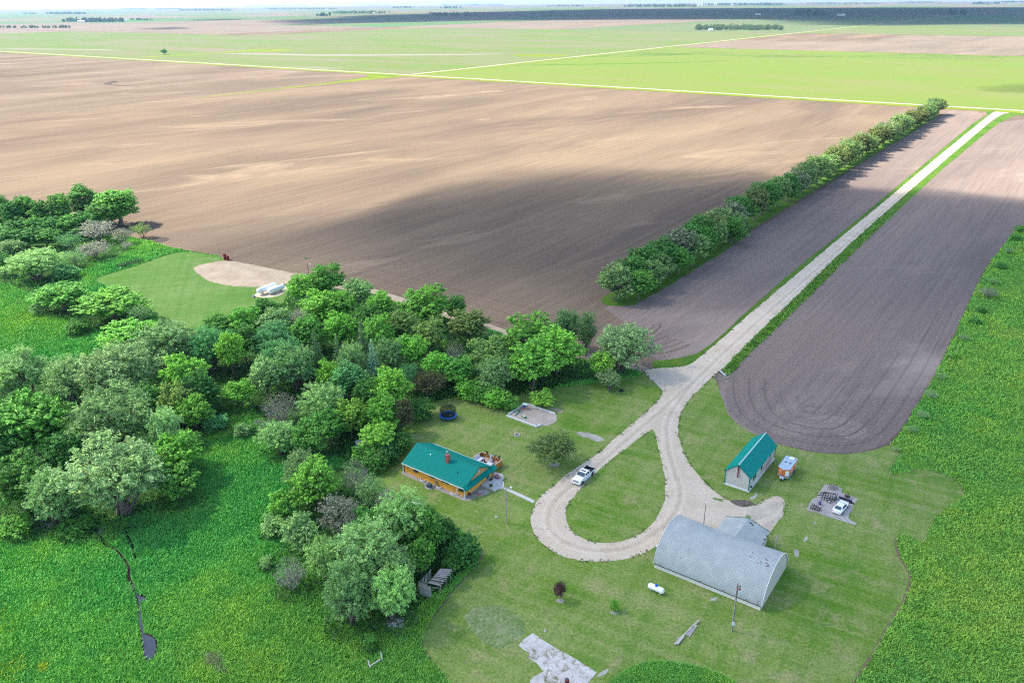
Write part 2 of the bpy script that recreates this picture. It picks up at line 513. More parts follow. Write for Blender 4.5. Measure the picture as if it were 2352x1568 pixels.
sheet('track', [z1(*q) for q in [(0, 224), (300, 225), (560, 230), (560, 233), (300, 229), (0, 228)]], 0.05, M_saline, 1, rag=1)
sheet('track', [z1(*q) for q in [(960, 248), (1200, 246), (1480, 252), (2150, 249), (2350, 246), (2150, 254), (1700, 257), (1450, 258), (1200, 252)]], 0.045, M_saline, 1, rag=2, step=10)
M_darksoil = soil_mat('dark_soil', (0.10, 0.085, 0.075), (0.08, 0.065, 0.055), (0.06, 0.05, 0.045), 0)
sheet('ditch', [z1(*q) for q in [(470, 386), (500, 378), (530, 370), (545, 378), (500, 385), (570, 393), (660, 396), (570, 396), (500, 392)]], 0.02, M_darksoil, 1)

# the strip field between the drive and the pasture, round at its yard end
strip_field = [(1645, 858), (1655, 900), (1665, 940), (1690, 970), (1740, 1000), (1800, 1022), (1880, 1039), (1950, 1041), (2000, 1034), (2042, 1012),
               (2075, 975), (2115, 910), (2160, 830), (2215, 712), (2262, 612), (2312, 555), (2345, 520), (2420, 470), (2900, 262), (2300, 262), (2160, 380), (1900, 600), (1700, 800)]
sheet('tilled_field', strip_field, 0.004, M_soil2, 1, rag=0.25)
sheet('tilled_field', [(1380, 700), (1420, 730), (1480, 775), (1500, 830), (1560, 822), (1600, 812), (1640, 785), (1720, 710), (1800, 640), (1900, 560), (2010, 470), (2130, 370), (2235, 283), (2262, 264), (2240, 255), (2160, 256), (1700, 560)], 0.004, M_soil2, 1)

# pale worn turning ground at the near end of the strip field
M_turn = soil_mat('turning_soil', (0.310, 0.240, 0.195), (0.245, 0.188, 0.155), (0.175, 0.135, 0.115), R(-10))
sheet('field_turn', [(1760, 985), (1830, 962), (1900, 950), (1960, 962), (2000, 985), (1990, 1010), (1940, 1012), (1900, 985), (1840, 998), (1790, 1008)], 0.010, M_turn, 2, rag=0.9, step=0.7)
sheet('field_turn', [(1662, 900), (1672, 942), (1712, 980), (1760, 1003), (1752, 1012), (1700, 985), (1662, 945), (1652, 900), (1655, 875), (1690, 872), (1676, 884)], 0.010, M_turn, 1, rag=0.5, step=0.7)

# wheel and tool marks: thin bands of turned soil following the edges of the fields
def band(name, path, wd, z, mat, rag=0.12, step=1.0, closed=False):
    p = [Vector(q) for q in path]
    for _ in range(2):
        q = [p[0]]
        for a, c in zip(p[:-1], p[1:]): q += [a.lerp(c, .25), a.lerp(c, .75)]
        p = q + [p[-1]]
    lft, rgt = [], []
    for i, v in enumerate(p):
        d = (p[min(i + 1, len(p) - 1)] - p[max(i - 1, 0)]).normalized(); n_ = Vector((-d.y, d.x))
        lft.append(tuple(v + n_ * wd / 2)); rgt.append(tuple(v - n_ * wd / 2))
    return sheet(name, lft + rgt[::-1], z, mat, 0, rag, step, world=True)


def offset(path, d):
    p = [Vector(q) for q in path]; out = []
    for i, v in enumerate(p):
        t_ = (p[min(i + 1, len(p) - 1)] - p[max(i - 1, 0)]).normalized(); out.append(tuple(v + Vector((-t_.y, t_.x)) * d))
    return out


M_passl = soil_mat('tool_pass_pale', (0.285, 0.220, 0.178), (0.228, 0.176, 0.146), (0.172, 0.134, 0.112), GRID)
M_passd = soil_mat('tool_pass_dark', (0.225, 0.174, 0.142), (0.172, 0.133, 0.112), (0.120, 0.094, 0.085), GRID)
M_passm = soil_mat('field_pass_pale', (0.215, 0.160, 0.112), (0.172, 0.129, 0.094), (0.125, 0.096, 0.075), GRID)
M_passn = soil_mat('field_pass_dark', (0.195, 0.145, 0.100), (0.148, 0.112, 0.082), (0.104, 0.080, 0.064), GRID)
edge = W([(1672, 860), (1668, 900), (1678, 936), (1700, 964), (1745, 993), (1800, 1013), (1880, 1030), (1950, 1032), (1996, 1025), (2034, 1004), (2066, 970), (2106, 905), (2150, 828), (2200, 720)])
pr = random.Random(3)
for k in range(11):
    band('field_turn', offset(edge[k // 5:len(edge) - k // 3], 1.6 + k * 1.9), pr.uniform(.35, .8), 0.012 + .0002 * k, M_passl if k % 2 else M_passd, .10)
edge2 = W([(520, 606), (640, 622), (720, 634), (800, 652), (900, 682), (1000, 708), (1140, 748), (1240, 780), (1330, 805), (1420, 818), (1500, 822), (1560, 812), (1600, 795)])
for k in range(9):
    band('field_turn', offset(edge2, 2.2 + k * 2.6 + pr.uniform(-.5, .5)), pr.uniform(.4, 1.0), 0.012 + .0002 * k, M_passm if k % 3 else M_passn, .15)
def whorl(cx, cy, r0, k, dr, a0, a1, sx=1.0):
    c = at(cx, cy)
    for i in range(k):
        r = r0 + i * dr
        band('field_turn', [(c.x + r * sx * math.cos(a), c.y + r * math.sin(a)) for a in np.linspace(a0 + pr.uniform(-.2, .2), a1 + pr.uniform(-.2, .2), 14)], pr.uniform(.35, .7), 0.0145 + .0002 * i, M_passn if i % 2 else M_passm, .10)
whorl(845, 612, 5, 6, 1.7, .1, 3.0); whorl(995, 690, 4, 6, 1.6, .2, 2.6); whorl(1400, 735, 6, 7, 1.9, 3.4, 5.9); whorl(470, 590, 5, 5, 1.8, .2, 2.2)
for x, y, n in ((1985, 800, 7), (1930, 860, 4)):
    for i in range(n):
        c = Vector(at(x + i * 9, y - i * 3)[:2]); band('field_turn', [tuple(c), tuple(c + UD * pr.uniform(4, 10))], .5, .0175, M_turn, .1)

# meadows
meadow = [(-500, 470), (0, 500), (150, 520), (300, 545), (340, 552), (370, 562), (415, 574), (470, 582), (511, 590), (585, 640), (640, 655), (760, 655), (850, 676), (920, 696),
          (1000, 722), (1140, 758), (1200, 788), (1300, 814), (1400, 838), (1478, 852), (1500, 900), (1300, 1200), (1250, 1500), (1300, 1760), (-700, 1760)]
meadow_w = sheet('meadow', meadow, 0.004, M_meadow, 1, rag=0.35)
pasture = [(2352, 515), (2330, 530), (2308, 560), (2262, 618), (2215, 720), (2160, 838), (2115, 918), (2075, 984), (2045, 1018), (2000, 1100), (1900, 1300), (1800, 1568), (1700, 1800), (3200, 1800), (3800, 515)]
pasture_w = sheet('pasture', pasture, 0.008, M_pasture, 1, rag=0.35)

# mown lawns
lawn = [(945, 950), (985, 925), (1040, 912), (1100, 914), (1150, 935), (1200, 900), (1330, 885), (1440, 870), (1500, 850), (1560, 845), (1640, 862), (1655, 900), (1665, 942), (1690, 972), (1740, 1002),
        (1800, 1024), (1880, 1041), (1950, 1043), (2000, 1036), (2050, 1020), (2070, 1030), (2062, 1050), (2043, 1070), (2040, 1086), (2052, 1094), (2074, 1087), (2105, 1080), (2133, 1080), (2170, 1091), (2198, 1108),
        (2215, 1129), (2208, 1146), (2174, 1166), (2146, 1190), (2133, 1221), (2124, 1244), (2102, 1239), (2088, 1228), (2060, 1228), (2058, 1252), (2067, 1283), (2088, 1307), (2095, 1330), (2085, 1366), (2054, 1417),
        (2019, 1476), (1985, 1531), (1961, 1568), (1900, 1680), (1720, 1640), (1690, 1568), (1650, 1546), (1600, 1530), (1540, 1520), (1490, 1519), (1450, 1534), (1420, 1552), (1395, 1575), (1300, 1700), (1090, 1680), (1030, 1568), (1002, 1530),
        (985, 1510), (964, 1480), (972, 1450), (1000, 1405), (1040, 1352), (1090, 1305), (1108, 1265), (1070, 1225), (1000, 1190), (940, 1165), (890, 1135), (850, 1098), (868, 1070), (905, 1020), (930, 975)]
lawn_w = sheet('lawn', lawn, 0.014, M_lawn, 1, rag=0.18, step=0.8)
za = lambda x, y: (x * 0.2938, 372.4 + y * 0.2938)
lawnn = [za(*q) for q in [(700, 920), (930, 850), (1130, 790), (1250, 740), (1420, 694), (1600, 714), (1740, 744), (1790, 765), (2000, 900), (2250, 960), (2250, 1060), (2100, 1200), (1800, 1330), (1500, 1420), (1330, 1330), (1230, 1220), (1100, 1080), (900, 990)]]
lawnn_w = sheet('lawn', lawnn, 0.012, M_lawnn, 1, rag=0.3)
pad = [za(*q) for q in [(1505, 830), (1535, 862), (1640, 935), (1800, 968), (1950, 976), (2010, 974), (2200, 950), (2400, 940), (2700, 960), (2700, 900), (2335, 876), (2100, 826), (1900, 786), (1770, 766), (1690, 778), (1560, 800)]]
sheet('gravel_yard', pad, 0.018, M_track, 1, rag=0.35, step=0.8)
sheet('gravel_yard', [za(*q) for q in [(1972, 1050), (2090, 1062), (2180, 1045), (2260, 1000), (2240, 960), (2150, 975), (2040, 1000)]], 0.022, M_gravel, 1, rag=0.3, step=0.8)
# dark patch at the field corner by the tall trees, weeds on the field
sheet('field_turn', [za(*q) for q in [(1130, 610), (1200, 640), (1290, 625), (1330, 600), (1300, 585), (1220, 590), (1150, 600)]], 0.003, M_darksoil, 2, rag=0.5)
M_weed = grass_mat('weed_patch', (0.07, 0.115, 0.05), (0.05, 0.09, 0.04), (0.12, 0.14, 0.09), scale=0.3)
for q in ([(1290, 300), (1420, 310), (1500, 300), (1550, 270), (1580, 285), (1650, 360), (1600, 370), (1480, 340)], [(365, 12), (425, 8), (420, 24), (370, 26)]):
    sheet('weed_patch', [(588 + x * 0.2938, 588 + y * 0.2938) for x, y in q], 0.004, M_weed, 1, rag=1.0, step=0.7)

# gravel: the drive with its loop, the yard behind the barn, the track behind the grove
drive = [(2286, 254), (2240, 290), (2130, 380), (2010, 480), (1900, 570), (1800, 655), (1720, 722), (1650, 785), (1612, 815), (1592, 835), (1560, 843), (1500, 846), (1478, 850), (1490, 868), (1506, 880), (1519, 892), (1523, 903), (1512, 920),
         (1475, 955), (1420, 1000), (1370, 1045), (1320, 1075), (1270, 1115), (1235, 1145), (1218, 1180), (1222, 1215), (1245, 1250), (1290, 1278), (1340, 1289), (1400, 1289), (1450, 1281), (1490, 1264), (1512, 1250),
         (1540, 1255), (1640, 1262), (1740, 1262), (1752, 1238), (1775, 1215), (1795, 1185), (1804, 1160), (1801, 1143), (1782, 1138), (1758, 1150), (1722, 1163), (1690, 1157), (1650, 1137), (1617, 1106), (1586, 1070), (1566, 1030), (1556, 985), (1560, 955), (1575, 925),
         (1605, 895), (1640, 862), (1662, 845), (1682, 825), (1750, 755), (1830, 680), (1920, 590), (2030, 490), (2150, 385), (2240, 305), (2300, 262), (2330, 257), (2310, 251)]
drive_w = sheet('gravel_drive', drive, 0.030, M_gravel, 1, rag=0.22, step=0.6)
island = [(1500, 984), (1508, 1010), (1519, 1060), (1530, 1110), (1528, 1150), (1510, 1190), (1480, 1220), (1440, 1240), (1390, 1248), (1340, 1240), (1310, 1216), (1297, 1185), (1305, 1155), (1330, 1125), (1380, 1075), (1430, 1035), (1475, 1000), (1492, 988)]
sheet('lawn', island, 0.034, M_lawn, 1, rag=0.22, step=0.6)
track = [(1500, 845), (1400, 822), (1300, 800), (1200, 772), (1140, 748), (1000, 708), (920, 682), (850, 660), (760, 642), (690, 632), (690, 650), (780, 664), (850, 674), (920, 696), (1000, 724), (1140, 760), (1200, 790), (1300, 818), (1400, 840), (1480, 856)]
sheet('gravel_track', track, 0.022, M_track, 1, rag=0.3)
# verges of the drive
sheet('grass_verge', [(1498, 830), (1560, 823), (1600, 812), (1640, 786), (1720, 712), (1800, 641), (1900, 561), (2010, 471), (2130, 371), (2235, 284), (2268, 264), (2264, 256), (2240, 249), (2200, 249), (2286, 251), (2240, 292), (2130, 384), (2010, 484), (1900, 574), (1800, 659), (1720, 726), (1650, 789), (1612, 819), (1592, 839), (1560, 847), (1500, 849)], 0.026, M_verge, 0, rag=0.3, step=1.2)
rv = [(1650, 858), (1672, 862), (1690, 850), (1704, 828), (1764, 772), (1842, 698), (1932, 607), (2042, 503), (2162, 391), (2262, 308), (2296, 282), (2330, 266), (2400, 262), (2400, 256), (2322, 258), (2298, 266), (2238, 308), (2148, 388), (2028, 493), (1918, 593), (1828, 683), (1748, 758), (1680, 828), (1660, 848)]
rv_w = sheet('grass_verge', rv, 0.026, M_verge, 0, rag=0.3, step=1.2)
# bare and worn spots
M_bare = soil_mat('bare_earth', (0.20, 0.165, 0.135), (0.13, 0.105, 0.09), (0.085, 0.07, 0.06), 0)
sheet('bare_earth', [(1672, 1152), (1690, 1146), (1720, 1148), (1735, 1156), (1725, 1162), (1700, 1164)], 0.036, M_bare, 1, rag=0.3, step=0.5)
M_rub = gravel_mat('rubble', (0.25, 0.23, 0.18), (0.38, 0.35, 0.29), (0.5, 0.46, 0.4))
zc = lambda x, y: (833 + x * 0.25, 833 + y * 0.25)
sheet('rubble', [zc(*q) for q in [(1960, 640), (2020, 625), (2110, 650), (2200, 690), (2215, 715), (2130, 725), (2080, 690), (2010, 672)]], 0.018, M_rub, 1, rag=0.6, step=0.4)
sheet('bare_earth', [zc(*q) for q in [(1700, 420), (1780, 415), (1850, 450), (1800, 465), (1770, 440)]], 0.018, M_track, 1, rag=0.2, step=0.4)
zy = lambda x, y: (1421 + x * 0.3124, 960.4 + y * 0.3124)
for q in ([(1290, 970), (1330, 965), (1335, 1020), (1300, 1025)], [(1365, 875), (1395, 865), (1385, 890), (1345, 912)], [(1420, 760), (1450, 765), (1440, 778)], [(955, 590), (1000, 560), (1025, 540), (1020, 565), (985, 600)]):
    sheet('rubble', [zy(*p) for p in q], 0.018, M_rub, 1, rag=0.25, step=0.3)
sheet('bare_earth', [(1625, 1374), (1650, 1370), (1645, 1382)], 0.018, M_rub, 1, rag=0.2, step=0.3)

# ruts worn by wheels along the drive and the loop
M_rutl = gravel_mat('worn_gravel', (0.535, 0.440, 0.322), (0.590, 0.490, 0.364), (0.64, 0.540, 0.412))
M_rutd = gravel_mat('loose_gravel', (0.425, 0.345, 0.246), (0.490, 0.402, 0.293), (0.56, 0.468, 0.350))
main = W([(2292, 262), (2200, 338), (2080, 440), (1960, 545), (1850, 640), (1760, 720), (1680, 793), (1610, 860), (1560, 905), (1510, 950), (1450, 1000), (1390, 1053), (1330, 1100), (1275, 1145), (1255, 1185), (1265, 1222), (1310, 1254), (1380, 1267), (1450, 1256), (1510, 1222), (1555, 1170)])
loop2 = W([(1610, 860), (1560, 915), (1530, 965), (1530, 1020), (1548, 1080), (1565, 1130), (1555, 1170), (1520, 1215)])
for kz, (path, offs) in enumerate(((main, (-1.0, 1.0)), (loop2, (-.9, .9)))):
    for d in offs:
        band('gravel_drive', offset(path, d), .62, .0350 + .0012 * (d > 0) + .0024 * kz, M_rutl, .10, .6)
    band('gravel_drive', offset(path, 0), .55, .0400 + .0012 * kz, M_rutd, .16, .5)

M_edge_soil = soil_mat('bare_lawn_edge', (0.235, 0.185, 0.105), (0.175, 0.140, 0.075), (0.12, 0.10, 0.05), 0)
band('bare_earth', W([(1112, 1262), (1092, 1304), (1042, 1352), (1002, 1405), (973, 1450), (966, 1480), (986, 1510), (1004, 1532), (1034, 1575)]), .45, .0162, M_edge_soil, .16, .4)
band('bare_earth', W([(2058, 1234), (2058, 1254), (2066, 1284), (2087, 1308), (2094, 1332), (2084, 1367), (2053, 1418), (2018, 1477), (1984, 1532), (1955, 1580)]), .5, .0162, M_edge_soil, .18, .4)
band('bare_earth', W([(2062, 1050), (2044, 1070), (2041, 1086), (2052, 1093), (2074, 1086), (2105, 1079), (2133, 1079), (2170, 1090), (2198, 1107), (2214, 1129)]), .35, .0162, M_edge_soil, .14, .4)
M_rough = grass_mat('rough_patch', (0.165, 0.225, 0.075), (0.110, 0.190, 0.050), (0.290, 0.300, 0.17), scale=0.3, dry=(0.38, 0.34, 0.24), dryamt=0.5)
sheet('weed_patch', [(1068, 1412), (1090, 1392), (1130, 1388), (1165, 1400), (1198, 1420), (1205, 1448), (1180, 1478), (1150, 1492), (1110, 1480), (1080, 1452)], .0160, M_rough, 2, rag=.9, step=.5)
M_tail = gravel_mat('trampled_gravel', (0.37, 0.31, 0.23), (0.47, 0.40, 0.305), (0.58, 0.50, 0.39))
for i, q in enumerate(([(1700, 1190), (1740, 1170), (1790, 1150), (1797, 1160), (1760, 1185), (1715, 1205)], [(1745, 1215), (1775, 1190), (1798, 1170), (1796, 1185), (1770, 1215), (1750, 1235)], [(1712, 1172), (1740, 1160), (1752, 1164), (1730, 1178)])):
    sheet('gravel_drive', q, .0445 + .0004 * i, M_tail, 2, rag=.6, step=.4)
for i, q in enumerate(([(1716, 1180), (1726, 1184), (1724, 1192), (1712, 1188)], [(1735, 1196), (1742, 1199), (1738, 1203)], [(1640, 1142), (1665, 1150), (1660, 1154), (1640, 1147)])):
    sheet('weed_patch', q, .0462, M_rough, 1, rag=.35, step=.3)

# ------------------------------------------------------------------ clouds, real ones, high over the land (above the picture)
def cloud_mat(name, dens):
    m = bpy.data.materials.new(name); m.use_nodes = True
    t = m.node_tree; t.nodes.remove(t.nodes['Principled BSDF'])
    v = t.nodes.new('ShaderNodeVolumePrincipled')
    v.inputs['Color'].default_value = (0.40, 0.44, 0.50, 1)
    v.inputs['Density'].default_value = dens
    v.inputs['Anisotropy'].default_value = 0.6
    t.links.new(v.outputs[0], t.nodes['Material Output'].inputs['Volume'])
    return m


def cloud(poly, alt, step, soft, thick, dens, label, seed, gain=None, nz_scale=0.006, nz_amt=0.5):
    """poly: the outline of the cloud's shade on the land (world). The cloud hangs up-sun of it."""
    poly = np.array(poly)
    off = np.array([SUN_DIR.x, SUN_DIR.y]) / SUN_DIR.z * alt
    x0, y0 = poly.min(0) - step; x1, y1 = poly.max(0) + step
    nx, ny = int((x1 - x0) / step) + 2, int((y1 - y0) / step) + 2
    gx, gy = np.meshgrid(x0 + np.arange(nx) * step, y0 + np.arange(ny) * step, indexing='ij')
    px, py = gx.ravel(), gy.ravel()
    ins = inside(px, py, poly)
    a = poly; b = np.roll(poly, -1, 0); d2 = np.full(len(px), 1e18)
    for (ax, ay), (bx_, by_) in zip(a, b):
        ex, ey = bx_ - ax, by_ - ay
        tt = np.clip(((px - ax) * ex + (py - ay) * ey) / max(ex*ex + ey*ey, 1e-9), 0, 1)
        d2 = np.minimum(d2, (px - ax - tt*ex)**2 + (py - ay - tt*ey)**2)
    d = np.sqrt(d2) * np.where(ins, 1, -1)
    nz = np.array([mnoise.fractal(Vector((x * nz_scale, y * nz_scale, seed)), 0.9, 2.0, 4) for x, y in zip(px, py)])
    s = np.clip((d + nz * soft * 0.35) / soft, 0, 1); s = s * s * (3 - 2 * s)
    T = thick * s * np.clip(1 + nz_amt * nz, 0.25, 2.0)
    if gain is not None: T = T * gain(px, py)
    T[d < 0.0] = 0
    T = T.reshape(nx, ny); T[0] = T[-1] = 0; T[:, 0] = T[:, -1] = 0
    on = T > 0.5
    cells = on[:-1, :-1] | on[1:, :-1] | on[:-1, 1:] | on[1:, 1:]
    idx = {}; vs = []; fs = []
    def top(i, j):
        if (i, j, 1) not in idx:
            idx[(i, j, 1)] = len(vs); vs.append((gx[i, j] + off[0], gy[i, j] + off[1], alt + T[i, j] * 0.75))
            if T[i, j] <= 0.5: idx[(i, j, 0)] = idx[(i, j, 1)]
        return idx[(i, j, 1)]
    def bot(i, j):
        if (i, j, 0) not in idx:
            top(i, j)
            if (i, j, 0) not in idx:
                idx[(i, j, 0)] = len(vs); vs.append((gx[i, j] + off[0], gy[i, j] + off[1], alt - T[i, j] * 0.25))
        return idx[(i, j, 0)]
    for i, j in zip(*np.nonzero(cells)):
        q = ((i, j), (i+1, j), (i+1, j+1), (i, j+1))
        fs.append(tuple(top(*p) for p in q)); fs.append(tuple(bot(*p) for p in q)[::-1])
    me = bpy.data.meshes.new('cloud'); me.from_pydata(vs, [], fs)
    o = link_mesh('cloud', me, cloud_mat('cloud_vapour', dens))
    return tag(o, label, 'cloud', kind='structure')


shade = W([(-500, 560), (0, 560), (200, 545), (330, 540), (430, 520), (540, 505), (650, 492), (800, 480), (880, 446), (960, 410), (1100, 382), (1250, 372), (1400, 372), (1550, 378), (1650, 374), (1760, 392),
           (1850, 412), (1950, 424), (2080, 425), (2200, 450), (2300, 480), (2400, 500), (2800, 505)]) + [(420, 60), (420, -260), (-380, -260), (-380, 60)]
def gain_near(x, y):
    g = np.clip((x + 95) / 125, 0, 1)
    thin = 1 - 0.62 * np.exp(-((x - 5) / 75) ** 2 - ((y - 243) / 42) ** 2)
    return thin * (0.15 + 0.92 * g ** 1.3) + 1.2 * np.exp(-((x - 60) / 115) ** 2 - ((y - 335) / 52) ** 2)
cloud(shade, 900, 14, 56, 150, 0.018, 'broad thin cloud over the farmyard', 3, gain_near, 0.008, 0.45)
far_shade = W([(585, 50), (700, 42), (900, 33.5), (1176, 26), (1400, 21), (1800, 18.5), (2352, 17), (2900, 16), (2900, 58), (2352, 57), (2100, 60), (1850, 59), (1780, 50), (1700, 45), (1400, 47), (1176, 49), (1000, 50), (760, 56), (690, 58)])
cloud(far_shade, 1100, 110, 480, 460, 0.014, 'wide dense cloud over the far plain', 11, None, 0.0012, 0.5)
cloud(W([(2225, 200), (2290, 191), (2360, 193), (2420, 203), (2360, 214), (2280, 213)]), 700, 8, 45, 90, 0.011, 'small cloud puff over the green field', 17, None, 0.02, 0.4)
cloud(W([(290, 67), (360, 62), (430, 62), (440, 66), (360, 71)]), 1000, 30, 110, 120, 0.010, 'thin cloud streak over the far western fields', 23, None, 0.006, 0.4)
cloud(W([(390, 47.5), (470, 44), (580, 43), (570, 46), (470, 49)]), 1000, 40, 140, 120, 0.010, 'long thin cloud streak beyond the western fields', 29, None, 0.006, 0.4)

# ------------------------------------------------------------------ the air: one closed box round the camera and the whole scene
hz = MB(); hz.bx(-26000, 26000, -3000, 26000, -1.0, CAM_H + 22)
hm = bpy.data.materials.new('air'); hm.use_nodes = True
ht = hm.node_tree; ht.nodes.remove(ht.nodes['Principled BSDF'])
hv = ht.nodes.new('ShaderNodeVolumePrincipled')
hv.inputs['Color'].default_value = (0.42, 0.68, 1.0, 1)
hv.inputs['Density'].default_value = 3.8e-5
hv.inputs['Anisotropy'].default_value = 0.2
ht.links.new(hv.outputs[0], ht.nodes['Material Output'].inputs['Volume'])
tag(hz.build('haze', hm), 'pale blue air over the plain', kind='stuff')

# ------------------------------------------------------------------ foliage
def leaf_mat(name, trans=0.22):
    t = NT(name)
    oc = t.n('ShaderNodeObjectInfo').outputs['Color']
    isl = t.n('ShaderNodeNewGeometry').outputs['Random Per Island']
    col = t.mix(1.0, oc, t.ramp(isl, [(0.0, (0.45, 0.52, 0.55)), (0.5, (1, 1, 1)), (1.0, (1.75, 1.55, 1.5))]), 'MULTIPLY')
    n1 = t.noise(t.obj(), 0.35, 3, 0.6)
    col = t.mix(1.0, col, t.ramp(n1, [(0.3, (0.78, 0.82, 0.9)), (0.7, (1.25, 1.18, 1.0))]), 'MULTIPLY')
    t.color(col).rough(0.55, 0.25)
    tr = t.n('ShaderNodeBsdfTranslucent'); t.l(col, tr.inputs[0])
    mx = t.n('ShaderNodeMixShader'); mx.inputs[0].default_value = trans
    t.l(t.b.outputs[0], mx.inputs[1]); t.l(tr.outputs[0], mx.inputs[2]); t.l(mx.outputs[0], t.out.inputs['Surface'])
    return t.m


M_leaf = leaf_mat('leaves')
M_bark = plain('bark', (0.17, 0.14, 0.115), 0.95, 0.05, var=0.35, scale=4)
M_dead = plain('dead_wood', (0.24, 0.225, 0.215), 0.95, 0.05, var=0.25, scale=3)


def leaves_np(cen, nrm, size, asp, rs):
    """one rhombic leaf spray per centre"""
    n = len(cen)
    a = rs.normal(size=(n, 3)); a -= (a * nrm).sum(1, keepdims=True) * nrm
    a /= np.linalg.norm(a, axis=1, keepdims=True) + 1e-9
    b = np.cross(nrm, a)
    s = size[:, None]
    bend = nrm * s * 0.25
    v = np.stack([cen - a * s, cen + b * s * asp + bend, cen + a * s, cen - b * s * asp + bend], 1).reshape(-1, 3)
    return v


def limb_np(p, q, r0, r1, n=5):
    d = q - p; d = d / (np.linalg.norm(d) + 1e-9)
    u = np.cross(d, [0.3, 0.2, 0.9]); u /= np.linalg.norm(u) + 1e-9
    w_ = np.cross(d, u)
    an = np.arange(n) * 2 * math.pi / n
    ring = np.outer(np.cos(an), u) + np.outer(np.sin(an), w_)
    v = np.concatenate([p + ring * r0, q + ring * r1])
    f = np.array([(i, (i+1) % n, n + (i+1) % n, n + i) for i in range(n)])
    return v, f


class Limbs:
    def __init__(s): s.v, s.f, s.k = [], [], 0
    def add(s, p, q, r0, r1, n=5):
        v, f = limb_np(np.asarray(p, float), np.asarray(q, float), r0, r1, n)
        s.v.append(v); s.f.append(f + s.k); s.k += len(v)
    def curve(s, p, q, r0, r1, rs, seg=3, wob=0.12, n=5):
        p, q = np.asarray(p, float), np.asarray(q, float); L = np.linalg.norm(q - p)
        pts = [p + (q - p) * i / seg + (rs.normal(size=3) * wob * L / seg * (0 < i < seg)) for i in range(seg + 1)]
        for i in range(seg): s.add(pts[i], pts[i+1], r0 + (r1 - r0) * i / seg, r0 + (r1 - r0) * (i+1) / seg, n)
    def mesh(s, name):
        return np_mesh(name, np.concatenate(s.v), 4, np.concatenate(s.f).ravel(), True)


